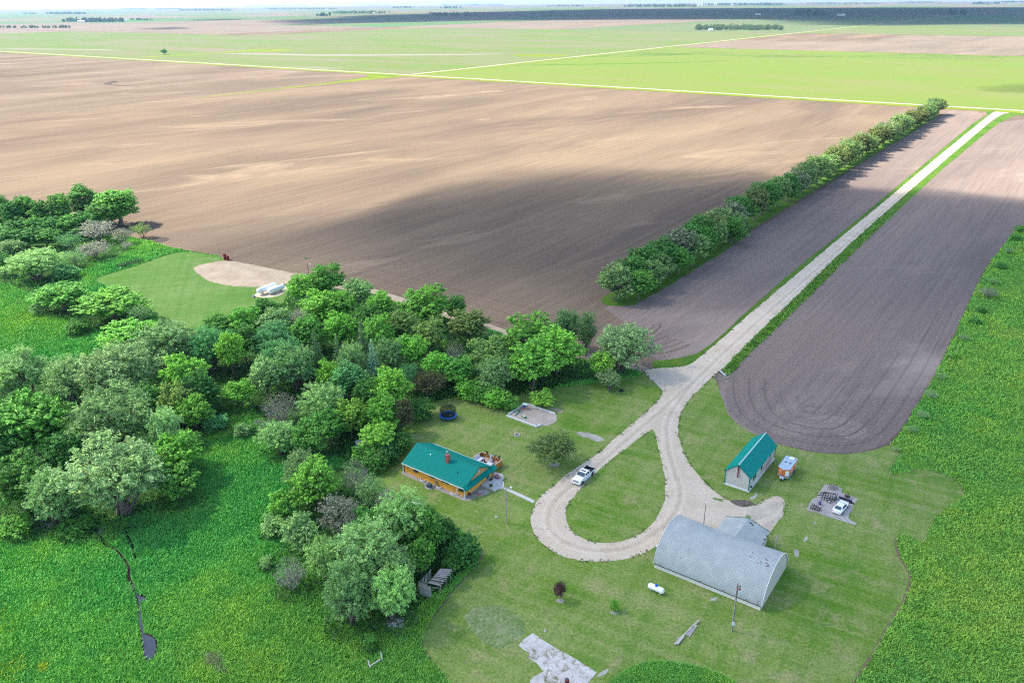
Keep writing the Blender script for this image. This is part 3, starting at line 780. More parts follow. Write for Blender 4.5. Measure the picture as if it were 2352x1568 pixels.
def tree_meshes(kind, seed):
    """unit tree: height 1 x crown radius 1 are set by the caller's scale; built here near true size"""
    rs = np.random.RandomState(seed)
    L = Limbs(); V = []
    P = dict(H=10.0, Rr=4.2, zc=0.60, zr=0.40, lobes=19, lr=0.38, n=620, leaf=0.235, asp=0.5, up=0.7, gap=0.0, base=0.12, squash=0.85, pw=1.0)
    P.update({
        'broad': {}, 'willow': dict(lobes=24, lr=0.33, n=560, leaf=0.215, asp=0.28, up=0.9, zc=0.58, zr=0.42, squash=1.15),
        'tall': dict(H=18.0, Rr=4.4, lobes=30, lr=0.34, n=560, leaf=0.28, zc=0.54, zr=0.47, gap=0.25, base=0.2, squash=1.1),
        'row': dict(lobes=20, lr=0.36, n=480, leaf=0.235, zc=0.55, zr=0.44, squash=0.9, base=0.1),
        'shrub': dict(H=4.0, Rr=2.4, lobes=13, lr=0.42, n=300, leaf=0.17, zc=0.48, zr=0.50, base=0.05),
        'crab': dict(H=6.5, Rr=3.6, lobes=17, lr=0.40, n=330, leaf=0.19, asp=0.42, zc=0.60, zr=0.40, up=0.8, squash=0.8, base=0.25),
        'sparse': dict(lobes=20, lr=0.34, n=150, leaf=0.22, asp=0.35, zc=0.58, zr=0.42, up=0.5),
    }.get(kind, {}))
    H, Rr = P['H'], P['Rr']
    if kind == 'spruce':
        H, Rr = 12.0, 2.6
        L.curve((0, 0, 0), (0, 0, H * 0.97), 0.2, 0.03, rs, 4, 0.02)
        for z in np.arange(0.8, H, 0.42):
            r = Rr * (1 - z / H) ** 0.85 + 0.12
            for a in np.arange(0, 2*math.pi, 2*math.pi / max(5, int(r * 5))) + rs.rand() * 6:
                tip = np.array([math.cos(a) * r, math.sin(a) * r, z - r * 0.28]) * (1 + rs.normal() * 0.03)
                m = max(3, int(r * 9))
                t = rs.rand(m, 1) ** 0.7
                c = np.array([0, 0, z]) * (1 - t) + tip * t + rs.normal(size=(m, 3)) * 0.10
                nr = rs.normal(size=(m, 3)) * 0.5 + [math.cos(a) * .4, math.sin(a) * .4, 0.8]; nr /= np.linalg.norm(nr, axis=1, keepdims=True)
                V.append(leaves_np(c, nr, rs.uniform(0.13, 0.26, m), 0.4, rs))
    elif kind == 'dead':
        H, Rr = 8.0, 3.2
        def grow(p, d, ln, r, dep):
            q = p + d * ln
            L.curve(p, q, r, r * 0.6, rs, 2, 0.12, 4 if dep < 2 else 3)
            if dep >= 4: return
            for _ in range(3 if dep < 3 else 4):
                nd = d + rs.normal(size=3) * 0.55 + [0, 0, 0.12]; nd /= np.linalg.norm(nd)
                grow(p + d * ln * rs.uniform(0.45, 1.0), nd, ln * rs.uniform(0.55, 0.8), max(0.02, r * 0.55), dep + 1)
        for _ in range(3):
            d = rs.normal(size=3) * 0.38 + [0, 0, 1]; d /= np.linalg.norm(d)
            grow(np.array([0, 0, 0.0]), d, 2.6, 0.17, 0)
        m = 1500
        c = rs.normal(size=(m, 3)); c /= np.linalg.norm(c, axis=1, keepdims=True)
        c = c * (rs.rand(m, 1) ** 0.4) * [Rr * 0.85, Rr * 0.85, H * 0.38] + [0, 0, H * 0.55]
        nr = rs.normal(size=(m, 3)); nr /= np.linalg.norm(nr, axis=1, keepdims=True)
        V.append(leaves_np(c, nr, rs.uniform(0.08, 0.16, m), 0.3, rs))
    else:
        zc, zr = H * P['zc'], H * P['zr']
        lobes = []
        ga = math.pi * (3 - math.sqrt(5))
        for i in range(P['lobes']):
            y = 1 - 2 * (i + 0.5) / P['lobes']
            th = i * ga + seed
            f = math.sqrt(1 - y * y)
            k = rs.uniform(0.55, 0.80)
            c = np.array([math.cos(th) * f * Rr * k, math.sin(th) * f * Rr * k, zc + y * zr * k * 0.95])
            c += rs.normal(size=3) * [Rr * .07, Rr * .07, zr * .07]
            lobes.append((c, Rr * P['lr'] * rs.uniform(0.72, 1.25)))
        lobes.append((np.array([0, 0, zc + zr * 0.1]), Rr * P['lr'] * 1.2))
        multi = kind in ('shrub', 'sparse', 'willow')
        top = np.array([rs.normal() * .2, rs.normal() * .2, zc * 0.75])
        tr = 0.028 * H if not multi else 0.018 * H
        if kind == 'willow': tr = 0.04 * H
        L.curve((0, 0, -0.15), top, tr, tr * 0.6, rs, 3, 0.08, 7)
        for c, r in lobes:
            st = top * rs.uniform(0.45, 1.0)
            if multi and rs.rand() < 0.4: st = np.array([rs.normal() * 0.25, rs.normal() * 0.25, 0.0])
            L.curve(st, c, tr * 0.42, tr * 0.12, rs, 3, 0.16, 4)
            for _ in range(4):
                e = c + rs.normal(size=3) * r * 0.65
                L.add(c + (st - c) * 0.15, e, tr * 0.14, 0.012, 3)
            n = int(P['n'] * (r / (Rr * P['lr'])) ** 1.5 * (1 - P['gap'] * rs.rand()))
            d = rs.normal(size=(n, 3)); d /= np.linalg.norm(d, axis=1, keepdims=True)
            d[:, 2] = np.where(d[:, 2] < -0.3, d[:, 2] * 0.55, d[:, 2])
            rad = r * (0.45 + 0.62 * rs.rand(n, 1) ** 0.55)
            # twigs: sprays pulled into small clumps so that the rim is uneven
            kc = rs.normal(size=(26, 3)); kc /= np.linalg.norm(kc, axis=1, keepdims=True)
            near = kc[np.argmax(d @ kc.T, axis=1)]
            clump = (d @ kc.T).max(1, keepdims=True)
            d2 = d * 0.48 + near * 0.52
            rad = rad * (0.58 + 0.62 * clump ** 7)
            cen = c + d2 * rad * [1, 1, P['squash']]
            nr = d2 * 0.7 + rs.normal(size=(n, 3)) * 0.55 + [0, 0, P['up']]
            nr /= np.linalg.norm(nr, axis=1, keepdims=True)
            V.append(leaves_np(cen, nr, P['leaf'] * rs.uniform(0.55, 1.25, n), P['asp'], rs))
    v = np.concatenate(V)
    v[:, 2] = np.maximum(v[:, 2], 0.05)
    crown = np_mesh('crown', v, 4, np.arange(len(v)))
    crown.materials.append(M_leaf)
    trunk = L.mesh('trunk'); trunk.materials.append(M_dead if kind == 'dead' else M_bark)
    return crown, trunk, H, Rr


_TREES = {}
def tree_variant(kind, i):
    if (kind, i) not in _TREES: _TREES[(kind, i)] = tree_meshes(kind, 101 + i * 17 + len(kind))
    return _TREES[(kind, i)]


TINT = {
    'bright': (0.096, 0.212, 0.030), 'fresh': (0.085, 0.200, 0.028), 'mid': (0.062, 0.160, 0.026), 'dark': (0.030, 0.095, 0.020), 'deep': (0.045, 0.125, 0.022),
    'yellow': (0.112, 0.215, 0.030), 'pale': (0.135, 0.225, 0.080), 'willow': (0.135, 0.205, 0.088), 'sage': (0.100, 0.175, 0.066), 'blue': (0.062, 0.165, 0.058),
    'olive': (0.098, 0.150, 0.040), 'grey': (0.128, 0.132, 0.105), 'brown': (0.060, 0.062, 0.028), 'plum': (0.065, 0.022, 0.035), 'rowc': (0.076, 0.096, 0.031), 'rowd': (0.092, 0.146, 0.050), 'craba': (0.062, 0.094, 0.030), 'greyr': (0.115, 0.130, 0.080),
    'spruce': (0.055, 0.115, 0.045), 'bspruce': (0.095, 0.170, 0.110),
}
NAME = {'broad': 'broadleaf_tree', 'willow': 'willow_tree', 'tall': 'cottonwood_tree', 'row': 'windbreak_tree', 'shrub': 'shrub', 'crab': 'crab_apple_tree', 'spruce': 'spruce_tree', 'dead': 'bare_tree', 'sparse': 'sparse_tree'}
tv = random.Random(5)
TREE_XY = []


def plant_tree(kind, loc, H, rad, tint, label, group=None, name=None, cat=None, lean=0.0):
    nv = {'broad': 5, 'willow': 4, 'tall': 4, 'row': 4, 'shrub': 3, 'spruce': 2, 'dead': 3, 'sparse': 3}.get(kind, 1)
    crown, trunk, h0, r0 = tree_variant(kind, tv.randrange(nv))
    name = name or NAME[kind]
    t = thing(name, label, cat or ('shrub' if 'shrub' in name else 'tree'), (loc[0], loc[1], 0.0), tv.uniform(0, 6.28), group)
    t.scale = (rad / r0, rad / r0, H / h0)
    t.rotation_euler[0] = lean
    base = TINT[tint]; jb = tv.uniform(0.85, 1.15); j = [jb * tv.uniform(0.95, 1.05) for _ in range(3)]
    o = link_mesh('crown', crown, None, t); o.color = (base[0] * j[0] * 2.5, base[1] * j[1] * 2.6, base[2] * j[2] * 2.35, 1)
    o2 = link_mesh('trunk', trunk, None, t)
    TREE_XY.append((loc[0], loc[1], rad))
    return t


BIG = [1.0, 1.0]
def tree(kind, cx, cy, wpx, H, tint, label, group=None, zf=0.55, **k):
    """cx, cy, wpx: middle and width of the crown as measured on the photograph"""
    p = at(cx, cy, H * zf)
    dist = (p - Vector((0, 0, CAM_H))).length
    big = kind in ('broad', 'willow', 'tall', 'row')
    return plant_tree(kind, p, H * (BIG[0] if big else 1.0), wpx / 2 * dist / F_PX * (BIG[1] if big else 1.0), tint, label, group, **k)

# ------------------------------------------------------------------ the trees one by one: kind, crown middle x, y, crown width (as measured), height, tint, label
GB = 'tall belt beside the tan field'
belt = [
    ('tall', 264, 466, 82, 18.5, 'mid', 'broad leafy cottonwood at the field end of the tall tree belt'),
    ('tall', 188, 460, 62, 19.5, 'deep', 'tall narrow-topped cottonwood next to the broad cottonwood at the belt end'),
    ('tall', 228, 490, 58, 14.0, 'deep', 'darker cottonwood wedged low between the two tallest cottonwoods of the belt'),
    ('tall', 137, 478, 48, 18.5, 'mid', 'thin upright cottonwood with gaps showing bare trunk, third tallest in the belt'),
    ('tall', 96, 490, 46, 16.5, 'deep', 'dark ragged cottonwood in the belt, just beyond the thin upright one'),
    ('tall', 60, 482, 50, 18.5, 'deep', 'dark cottonwood with a pointed top towards the far end of the belt'),
    ('tall', 28, 494, 44, 16.5, 'dark', 'darkest cottonwood of the belt, beside the pointed-top one'),
    ('tall', 0, 482, 54, 18.0, 'deep', 'cottonwood at the picture edge, outermost of the tall belt'),
    ('broad', 62, 545, 60, 9.0, 'dark', 'dark low broadleaf tree under the pointed-top cottonwood of the belt'),
    ('broad', 103, 546, 55, 8.0, 'deep', 'low dark green tree under the ragged cottonwood of the belt'),
    ('broad', 12, 545, 60, 9.0, 'dark', 'low dark tree at the picture edge below the outermost cottonwood'),
    ('sparse', 162, 551, 52, 8.0, 'blue', 'blue-green thin-leaved tree under the thin upright cottonwood'),
    ('sparse', 222, 528, 72, 9.0, 'grey', 'large grey-lilac half-bare willow below the two tallest cottonwoods'),
    ('sparse', 280, 540, 46, 7.0, 'grey', 'small grey half-bare willow under the broad cottonwood at the belt end'),
    ('sparse', 325, 527, 42, 6.5, 'olive', 'olive-grey shrubby tree standing alone at the corner of the tan field'),
    ('sparse', 215, 572, 66, 7.0, 'grey', 'grey bare-twigged willow sprawling over the tall grass of the clearing'),
    ('sparse', 292, 562, 26, 3.5, 'grey', 'little grey bush at the foot of the small grey willow'),
    ('sparse', 172, 590, 46, 7.0, 'sage', 'dim grey-green leggy tree between the sprawling grey willow and the pale round tree'),
    ('broad', 26, 570, 58, 8.0, 'sage', 'grey-green domed tree behind the pale round tree, near the picture edge'),
    ('broad', 6, 605, 46, 8.0, 'dark', 'dark shaded tree at the picture edge beside the pale round tree'),
    ('willow', 76, 604, 108, 11.0, 'pale', 'pale fresh green round tree standing before the tall belt'),
    ('shrub', 148, 622, 52, 5.0, 'blue', 'blue-green shrub leaning out of the pale round tree onto the tall grass'),
    ('broad', 141, 678, 112, 9.0, 'mid', 'dark rounded tree with yellowish top beside the unmown clearing, nearest the pale round tree'),
    ('shrub', 200, 690, 44, 4.5, 'blue', 'grey-green bush squeezed between the dark rounded tree and the mown north lawn'),
    ('shrub', 90, 706, 40, 4.0, 'sage', 'greyish bush at the meadow foot of the dark rounded tree'),
    ('broad', 258, 698, 132, 10.0, 'fresh', 'full mid green tree on the meadow side of the mown north lawn'),
    ('sparse', 318, 722, 56, 7.5, 'sage', 'thin grey-green tree between the two full trees beside the north lawn'),
    ('shrub', 178, 748, 50, 4.5, 'deep', 'dark shrub in the meadow at the foot of the full mid green tree'),
    ('broad', 308, 772, 128, 10.0, 'fresh', 'full rounded green tree at the meadow corner of the north lawn'),
    ('broad', 160, 516, 56, 10.0, 'deep', 'deep green tree filling the foot of the belt under the thin upright cottonwood'),
    ('broad', 118, 520, 54, 9.5, 'dark', 'dark tree filling the foot of the belt under the ragged cottonwood'),
    ('broad', 78, 520, 56, 9.5, 'deep', 'deep green tree in the foot of the belt below the pointed-top cottonwood'),
    ('broad', 40, 522, 54, 9.5, 'dark', 'dark tree in the foot of the belt below the darkest cottonwood'),
    ('broad', 200, 510, 54, 10.0, 'dark', 'dark tree in the foot of the belt under the tall narrow-topped cottonwood'),
]
for s in belt: tree(*s)

BIG[:] = [1.12, 1.08]
FG = [
    ('willow', 46, 868, 118, 13.0, 'pale', 'light green willow at the picture edge, farthest back of the big creek-side willows'),
    ('willow', 160, 878, 92, 13.0, 'willow', 'silvery small willow between the light green one and the largest silvery one'),
    ('willow', 258, 868, 152, 15.5, 'willow', 'largest silvery grey-green willow, tallest of the creek-side clump'),
    ('willow', 250, 978, 150, 15.0, 'sage', 'dull grey-green willow in the middle of the creek-side clump'),
    ('broad', 72, 985, 140, 14.0, 'mid', 'wide green tree with a visible forked trunk in the creek-side clump'),
    ('willow', 266, 1095, 176, 15.0, 'willow', 'broad silvery willow at the meadow front of the creek-side clump'),
    ('broad', 402, 1050, 98, 10.0, 'fresh', 'fresh green round tree on the meadow rim beside the broad silvery willow'),
    ('broad', 404, 1112, 84, 7.0, 'mid', 'low green tree in front of the fresh green round one on the meadow rim'),
    ('broad', 44, 1115, 110, 11.0, 'deep', 'dark green tree at the picture edge in the shade of the creek-side clump'),
    ('willow', 126, 1145, 96, 11.0, 'sage', 'grey-green tree at the meadow edge between the dark tree and the broad silvery willow'),
    ('willow', 378, 1003, 66, 12.0, 'willow', 'slim silvery willow above the fresh green round tree'),
    ('broad', 422, 872, 92, 12.0, 'bright', 'bright green domed tree beside the largest silvery willow'),
    ('broad', 446, 952, 72, 8.5, 'fresh', 'small fresh green tree at the inner end of the meadow inlet'),
    ('willow', 376, 800, 132, 12.0, 'sage', 'soft grey-green willow at the back of the clump, facing the north meadow'),
    ('willow', 484, 802, 92, 12.0, 'blue', 'blue-green tree at the back, between the soft willow and the yellow-green column'),
    ('broad', 530, 818, 56, 12.0, 'yellow', 'tall narrow yellow-green tree like a column in the grove'),
    ('broad', 458, 905, 76, 10.0, 'dark', 'dark green tree in the gap below the bright domed tree'),
    ('broad', 552, 905, 62, 7.5, 'fresh', 'low yellowish-green tree at the top of the meadow inlet'),
    ('broad', 405, 930, 70, 10.0, 'olive', 'olive tree with bare limbs showing, under the bright domed tree'),
    ('shrub', 492, 968, 60, 3.5, 'blue', 'blue-green bush on the bank of the meadow inlet, higher of two'),
    ('shrub', 440, 1012, 56, 3.6, 'deep', 'dark green bush on the bank of the meadow inlet, lower of two'),
    ('shrub', 38, 1205, 62, 4.5, 'mid', 'green shrub at the picture edge on the creek meadow'),
    ('broad', 12, 1035, 90, 12.0, 'dark', 'dark tree cut by the picture edge beside the forked-trunk tree'),
    ('broad', 160, 1040, 80, 10.0, 'dark', 'shaded tree deep inside the creek-side clump'),
    ('broad', 335, 930, 80, 9.0, 'deep', 'shaded green tree hidden between the two tallest silvery willows'),
    ('shrub', 558, 985, 42, 3.0, 'sage', 'small grey-green bush alone on the grass of the meadow inlet'),
    ('shrub', 175, 1205, 70, 3.5, 'deep', 'low dark bush at the feet of the creek-side willows'),
]
for s in FG: tree(*s)

GR = [
    ('broad', 698, 666, 70, 9.0, 'fresh', 'dark fresh green tree hiding the end of the large white tanks'),
    ('broad', 752, 648, 78, 10.5, 'mid', 'highest dark green tree on the field edge near the yard-light pole'),
    ('broad', 822, 676, 66, 9.0, 'sage', 'greyish green tree on the field edge, second past the yard-light pole'),
    ('broad', 876, 702, 58, 8.0, 'fresh', 'small round green tree on the sandy track edge'),
    ('broad', 738, 712, 96, 10.5, 'bright', 'large bright green tree behind the tank-side tree'),
    ('broad', 610, 716, 60, 7.5, 'deep', 'dark green tree at the corner of the north lawn'),
    ('broad', 787, 708, 62, 10.0, 'bright', 'bright leafy tree beside the large bright one, towards the field'),
    ('broad', 982, 706, 108, 11.0, 'fresh', 'wide green tree with a showing limb, standing out against the dark field'),
    ('broad', 1049, 714, 42, 9.0, 'deep', 'small dark round tree sticking out beside the wide field-edge tree'),
    ('broad', 1076, 752, 92, 9.0, 'olive', 'olive green feathery tree on the sandy track, next past the small dark one'),
    ('broad', 923, 754, 76, 9.5, 'olive', 'dull olive tree in the middle of the field-side rank'),
    ('broad', 872, 770, 72, 10.0, 'fresh', 'fresh green tree behind the dull olive one'),
    ('broad', 945, 812, 78, 10.0, 'bright', 'bright green tree with pointed clumps near the bare-limbed tree'),
    ('sparse', 688, 738, 62, 9.5, 'grey', 'grey thin-leaved tree among bright ones in the north of the grove'),
    ('broad', 630, 744, 72, 9.0, 'pale', 'pale green tree behind the corner of the north lawn'),
    ('broad', 566, 745, 72, 9.0, 'mid', 'mid green tree on the north lawn edge, nearest the soft grey-green willow'),
    ('broad', 505, 757, 62, 8.0, 'deep', 'dark low tree on the north lawn edge, outermost of the grove'),
    ('willow', 626, 790, 94, 11.0, 'blue', 'blue-green soft tree in the west of the grove'),
    ('willow', 653, 826, 98, 11.0, 'blue', 'second blue-green soft tree, nearer the meadow than the first'),
    ('spruce', 726, 806, 52, 13.5, 'spruce', 'tallest dark spruce, first of the row of spruces in the grove'),
    ('spruce', 776, 815, 44, 13.0, 'spruce', 'slim spruce next to the tallest one'),
    ('spruce', 832, 784, 50, 12.5, 'spruce', 'yellowish spruce standing farthest back of the spruces'),
    ('spruce', 856, 828, 52, 13.0, 'bspruce', 'silvery blue spruce, the only bluish conifer of the grove'),
    ('willow', 896, 822, 72, 10.5, 'sage', 'grey-green wispy tree touching the blue spruce'),
    ('sparse', 938, 862, 52, 9.0, 'blue', 'thin blue-grey tree beside the brownish tree'),
    ('crab', 985, 880, 78, 7.5, 'brown', 'dark brownish tree beyond the trampoline'),
    ('broad', 1006, 846, 66, 9.0, 'fresh', 'green tree just behind the brownish one'),
    ('dead', 1046, 815, 66, 9.5, 'grey', 'bare dead tree with pale limbs inside the grove'),
    ('broad', 1048, 858, 74, 8.0, 'mid', 'green tree in front of the bare dead one'),
    ('broad', 1122, 822, 96, 10.0, 'olive', 'light olive tree between the bare dead tree and the cottonwoods by the track'),
    ('broad', 1220, 784, 132, 12.5, 'bright', 'broad bright cottonwood near the sandy track, biggest of the east grove'),
    ('broad', 1222, 842, 116, 11.0, 'fresh', 'fresh green cottonwood directly behind the sandbox'),
    ('willow', 1134, 866, 78, 8.5, 'sage', 'grey-green tree with bare lower limbs beside the sandbox shrubs'),
    ('shrub', 1138, 912, 66, 4.6, 'fresh', 'bushy green shrub touching the sandbox corner'),
    ('shrub', 1172, 924, 44, 3.0, 'mid', 'small green shrub right beside the sandbox timber'),
    ('shrub', 1075, 890, 64, 5.0, 'fresh', 'green shrub on the lawn edge beyond the trampoline'),
    ('shrub', 1108, 902, 56, 4.6, 'mid', 'mid green shrub between the trampoline and the sandbox'),
    ('shrub', 968, 938, 68, 4.8, 'deep', 'dark shrub next to the trampoline'),
    ('shrub', 1246, 912, 58, 4.2, 'yellow', 'bright yellow-green round shrub behind the sandbox'),
    ('broad', 896, 902, 88, 11.0, 'yellow', 'tall yellow-green tree behind the house, over the trampoline lawn'),
    ('broad', 884, 958, 76, 9.0, 'fresh', 'fresh green tree just below the tall yellow-green one'),
    ('broad', 800, 880, 78, 9.5, 'blue', 'bluish green round tree in the heart of the grove'),
    ('broad', 753, 868, 52, 8.0, 'yellow', 'small yellow-green tree by the foot of the spruces'),
    ('willow', 808, 836, 62, 10.5, 'pale', 'pale grey-green tree between the slim spruce and the blue spruce'),
    ('dead', 645, 935, 96, 9.5, 'grey', 'grey bare-twigged tree on the meadow edge of the grove'),
    ('willow', 745, 934, 96, 9.5, 'pale', 'pale feathery tree beside the grey bare-twigged one'),
    ('willow', 642, 1008, 80, 7.5, 'pale', 'pale green low tree on the meadow edge below the bare-twigged one'),
    ('broad', 708, 1010, 82, 8.0, 'mid', 'mid green low tree between the pale low one and the house hedge'),
    ('broad', 806, 962, 78, 8.5, 'yellow', 'yellow-green tree in the south of the grove'),
    ('broad', 922, 958, 56, 8.0, 'brown', 'dark brownish-green tree at the back corner of the house lawn'),
    ('broad', 868, 1008, 74, 6.5, 'yellow', 'yellow-green low tree behind the hedge of the house'),
    ('willow', 676, 848, 90, 11.0, 'sage', 'grey-green tree in the west heart of the grove'),
    ('broad', 610, 870, 70, 10.0, 'pale', 'pale tree at the top corner of the meadow inlet'),
    ('broad', 850, 740, 70, 10.0, 'deep', 'deep green tree behind the yellowish spruce'),
    ('broad', 778, 762, 76, 10.0, 'fresh', 'green tree just north of the spruces'),
    ('broad', 706, 770, 74, 10.0, 'mid', 'mid green tree north-west of the tallest spruce'),
    ('broad', 990, 775, 74, 10.0, 'olive', 'grey-limbed olive tree in the middle of the east grove'),
    ('broad', 560, 790, 66, 11.0, 'deep', 'dark green tree beside the yellow-green column'),
    ('broad', 850, 915, 66, 9.0, 'deep', 'deep green tree between the bluish round tree and the tall yellow-green one'),
    ('broad', 757, 985, 76, 8.0, 'deep', 'deep green tree in the gap south of the pale feathery tree'),
    ('broad', 1278, 812, 112, 12.0, 'bright', 'large bright cottonwood with a bare trunk foot, next to the drive willows'),
    ('willow', 1304, 755, 62, 11.0, 'sage', 'grey-green willow behind the bare-footed cottonwood'),
    ('willow', 1346, 768, 44, 11.5, 'sage', 'slim willow with a bare trunk beside the sandy track'),
    ('willow', 1432, 800, 124, 12.5, 'willow', 'big old willow with a thick trunk beside the gravel drive'),
    ('broad', 1385, 842, 58, 8.0, 'yellow', 'leaning yellow-green tree under the big old willow'),
    ('willow', 1400, 872, 50, 5.0, 'willow', 'low silvery bush in the shade of the big old willow'),
]
for s in GR: tree(*s)

HD = [
    ('shrub', 918, 1012, 66, 4.2, 'deep', 'dark hedge shrub closest to the back corner of the house'),
    ('shrub', 890, 1038, 66, 4.2, 'dark', 'dark hedge shrub, second from the house'),
    ('shrub', 862, 1058, 62, 4.0, 'deep', 'dark hedge shrub, third from the house, at the lawn corner'),
    ('shrub', 835, 1040, 60, 4.5, 'mid', 'green hedge shrub behind the lawn-corner one'),
    ('broad', 726, 1116, 96, 10.0, 'fresh', 'light green tree beyond the lilac bare tree, highest of the south clump'),
    ('dead', 812, 1088, 72, 8.5, 'grey', 'lilac-grey bare tree at the edge of the house lawn'),
    ('sparse', 857, 1128, 76, 8.0, 'sage', 'grey-green thin tree behind the small propane tank'),
    ('sparse', 781, 1180, 112, 10.0, 'grey', 'large grey half-dead tree in the south clump'),
    ('sparse', 891, 1155, 60, 7.5, 'grey', 'grey feathery tree by the small propane tank'),
    ('willow', 912, 1210, 126, 11.5, 'pale', 'big pale green tree in the middle of the south clump'),
    ('willow', 829, 1276, 130, 12.0, 'pale', 'biggest pale tree on the meadow side of the south clump'),
    ('broad', 967, 1226, 88, 10.0, 'mid', 'mid green tree over the dark hedge of the south clump'),
    ('broad', 968, 1284, 60, 7.5, 'mid', 'green tree reaching over the collapsed shed'),
    ('willow', 898, 1312, 100, 10.5, 'pale', 'pale tree between the biggest pale tree and the collapsed shed'),
    ('willow', 802, 1374, 108, 9.5, 'sage', 'grey-green tree at the meadow tip of the south clump'),
    ('willow', 898, 1368, 96, 9.5, 'pale', 'pale tree hanging over the rock pile'),
    ('shrub', 1066, 1262, 86, 5.2, 'dark', 'dark round bush at the lawn end of the south clump'),
    ('shrub', 1012, 1213, 72, 5.0, 'dark', 'dark bush in the hedge beyond the round one'),
    ('shrub', 974, 1184, 56, 4.2, 'deep', 'dark bush in the hedge nearest the small propane tank'),
    ('shrub', 1036, 1290, 50, 3.8, 'deep', 'dark bush behind the collapsed shed'),
    ('willow', 750, 1288, 78, 8.5, 'pale', 'pale low tree on the meadow flank of the south clump'),
    ('dead', 664, 1314, 78, 7.5, 'grey', 'pale half-bare tree standing alone on the creek meadow'),
    ('broad', 655, 1166, 74, 6.5, 'fresh', 'fresh green low tree on the open meadow flank'),
    ('shrub', 628, 1202, 58, 4.5, 'pale', 'pale green bush out on the meadow beside the fresh green low tree'),
    ('willow', 699, 1092, 92, 9.5, 'sage', 'grey-green tree behind the light green highest one of the south clump'),
    ('broad', 690, 1230, 80, 7.5, 'pale', 'pale green tree on the meadow flank above the lone half-bare tree'),
    ('broad', 850, 1225, 80, 9.0, 'deep', 'deep green tree inside the south clump'),
    ('shrub', 850, 1472, 32, 2.8, 'mid', 'little green sapling near the broken wooden frame'),
    ('shrub', 612, 1290, 30, 2.6, 'pale', 'small pale sapling on the meadow near the lone half-bare tree'),
    ('shrub', 925, 1185, 46, 4.0, 'deep', 'dark low bush just below the small propane tank'),
]
for s in HD: tree(*s)

# single trees of the lawns
p = at(1272, 1064)
plant_tree('crab', p, 6.6, 5.0, 'craba', 'round dark olive crab apple tree alone on the lawn beside the drive')
p = at(1286, 1378)
t = plant_tree('crab', p, 3.9, 1.05, 'plum', 'young purple-leaved plum tree on the front lawn', name='plum_tree')
p = at(1411, 1402)
plant_tree('shrub', p, 2.3, .8, 'bright', 'small leafy green sapling on the front lawn', name='sapling', cat='sapling')
p = at(378, 126)
plant_tree('broad', p, 10.5, 7, 'mid', 'lone dark tree far off in the green field')

# the windbreak: one row from the yard to the section road
n_row = 50
wb0, wb1 = Vector(at(1410, 688)[:2]), Vector(at(2150, 263)[:2])
ORD = {1: 'first', 2: 'second', 3: 'third'}
def ordinal(i):
    if i in ORD: return ORD[i]
    return '%d%s' % (i, 'th' if 10 < i % 100 < 14 else {1: 'st', 2: 'nd', 3: 'rd'}.get(i % 10, 'th'))
wr = random.Random(77)
for i in range(n_row):
    q = wb0.lerp(wb1, i / (n_row - 1)) + VD * wr.uniform(-1.2, 1.2) + UD * wr.uniform(-1.5, 1.5)
    Hh = wr.uniform(12.5, 15.8) + (1.0 if i in (10, 11, 24, 25, 36) else 0)
    kd, tn = ('row', wr.choice(['rowd', 'deep', 'rowd', 'deep', 'rowc'] if i < 17 else ['rowc', 'rowc', 'rowd']))  # cloud shade and sunlight put into the tints: dark yard end, olive beyond
    if i in (4, 9, 16, 33): kd, tn = 'row', 'greyr'
    look = {'rowc': 'olive green', 'rowd': 'dull green', 'deep': 'dark green', 'greyr': 'greyish'}[tn]
    plant_tree(kd, q, Hh, wr.uniform(6.2, 7.8), tn, '%s tree, %s from the yard end of the long windbreak row' % (look, ordinal(i + 1)), 'trees of the windbreak row', name='windbreak_tree')
    if i < 9:                                       # the yard end is two trees deep
        q2 = q + VD * wr.uniform(4.6, 6.0) + UD * wr.uniform(2, 5)
        plant_tree('row', q2, Hh * wr.uniform(0.75, 0.9), wr.uniform(4.8, 6.0), wr.choice(['deep', 'rowd', 'mid']), 'lower tree on the drive side of the windbreak, %s from its yard end' % ordinal(i + 1), 'trees of the windbreak row', name='windbreak_tree')
wb_strip = sheet('grass_verge', [tuple(wb0 - UD*5 - VD*3), tuple(wb0 - UD*6 + VD*3), tuple(wb0 + VD*9), tuple(wb0 + UD*90 + VD*8.5), tuple(wb0 + UD*110 + VD*5), tuple(wb1 + VD*4.5), tuple(wb1 - VD*3.5), tuple(wb0 - VD*4)], 0.02, M_verge, 1, rag=0.5, step=1.5, world=True)

# brush along the pasture fence
fb = [(2060, 1030, 20, .9, 'sage'), (2095, 985, 26, 1.3, 'sage'), (2120, 950, 30, 1.5, 'willow'), (2140, 905, 30, 1.6, 'willow'), (2165, 862, 26, 1.5, 'sage'), (2190, 815, 26, 1.5, 'fresh'), (2215, 775, 28, 1.6, 'sage'),
      (2240, 735, 26, 1.7, 'mid'), (2256, 710, 22, 1.6, 'deep'), (2273, 672, 38, 3.2, 'grey'), (2282, 645, 24, 2.0, 'sage'), (2300, 610, 24, 2.2, 'deep'), (2318, 575, 22, 2.2, 'sage'), (2334, 545, 22, 2.2, 'deep'), (2345, 525, 24, 2.5, 'mid')]
for i, (x, y, wd, h, tn) in enumerate(fb):
    tree('sparse' if tn in ('grey', 'willow', 'sage') else 'shrub', x, y, wd, h, tn, ('round grey bush, biggest of the brush along the pasture fence' if tn == 'grey' else '%s brush, %s from the lawn along the pasture fence line' % ({'sage': 'grey-green', 'willow': 'silvery', 'fresh': 'green', 'mid': 'green', 'deep': 'dark green'}[tn], ordinal(i + 1))),
         'brush along the pasture fence', name='fence_brush', cat='shrub')

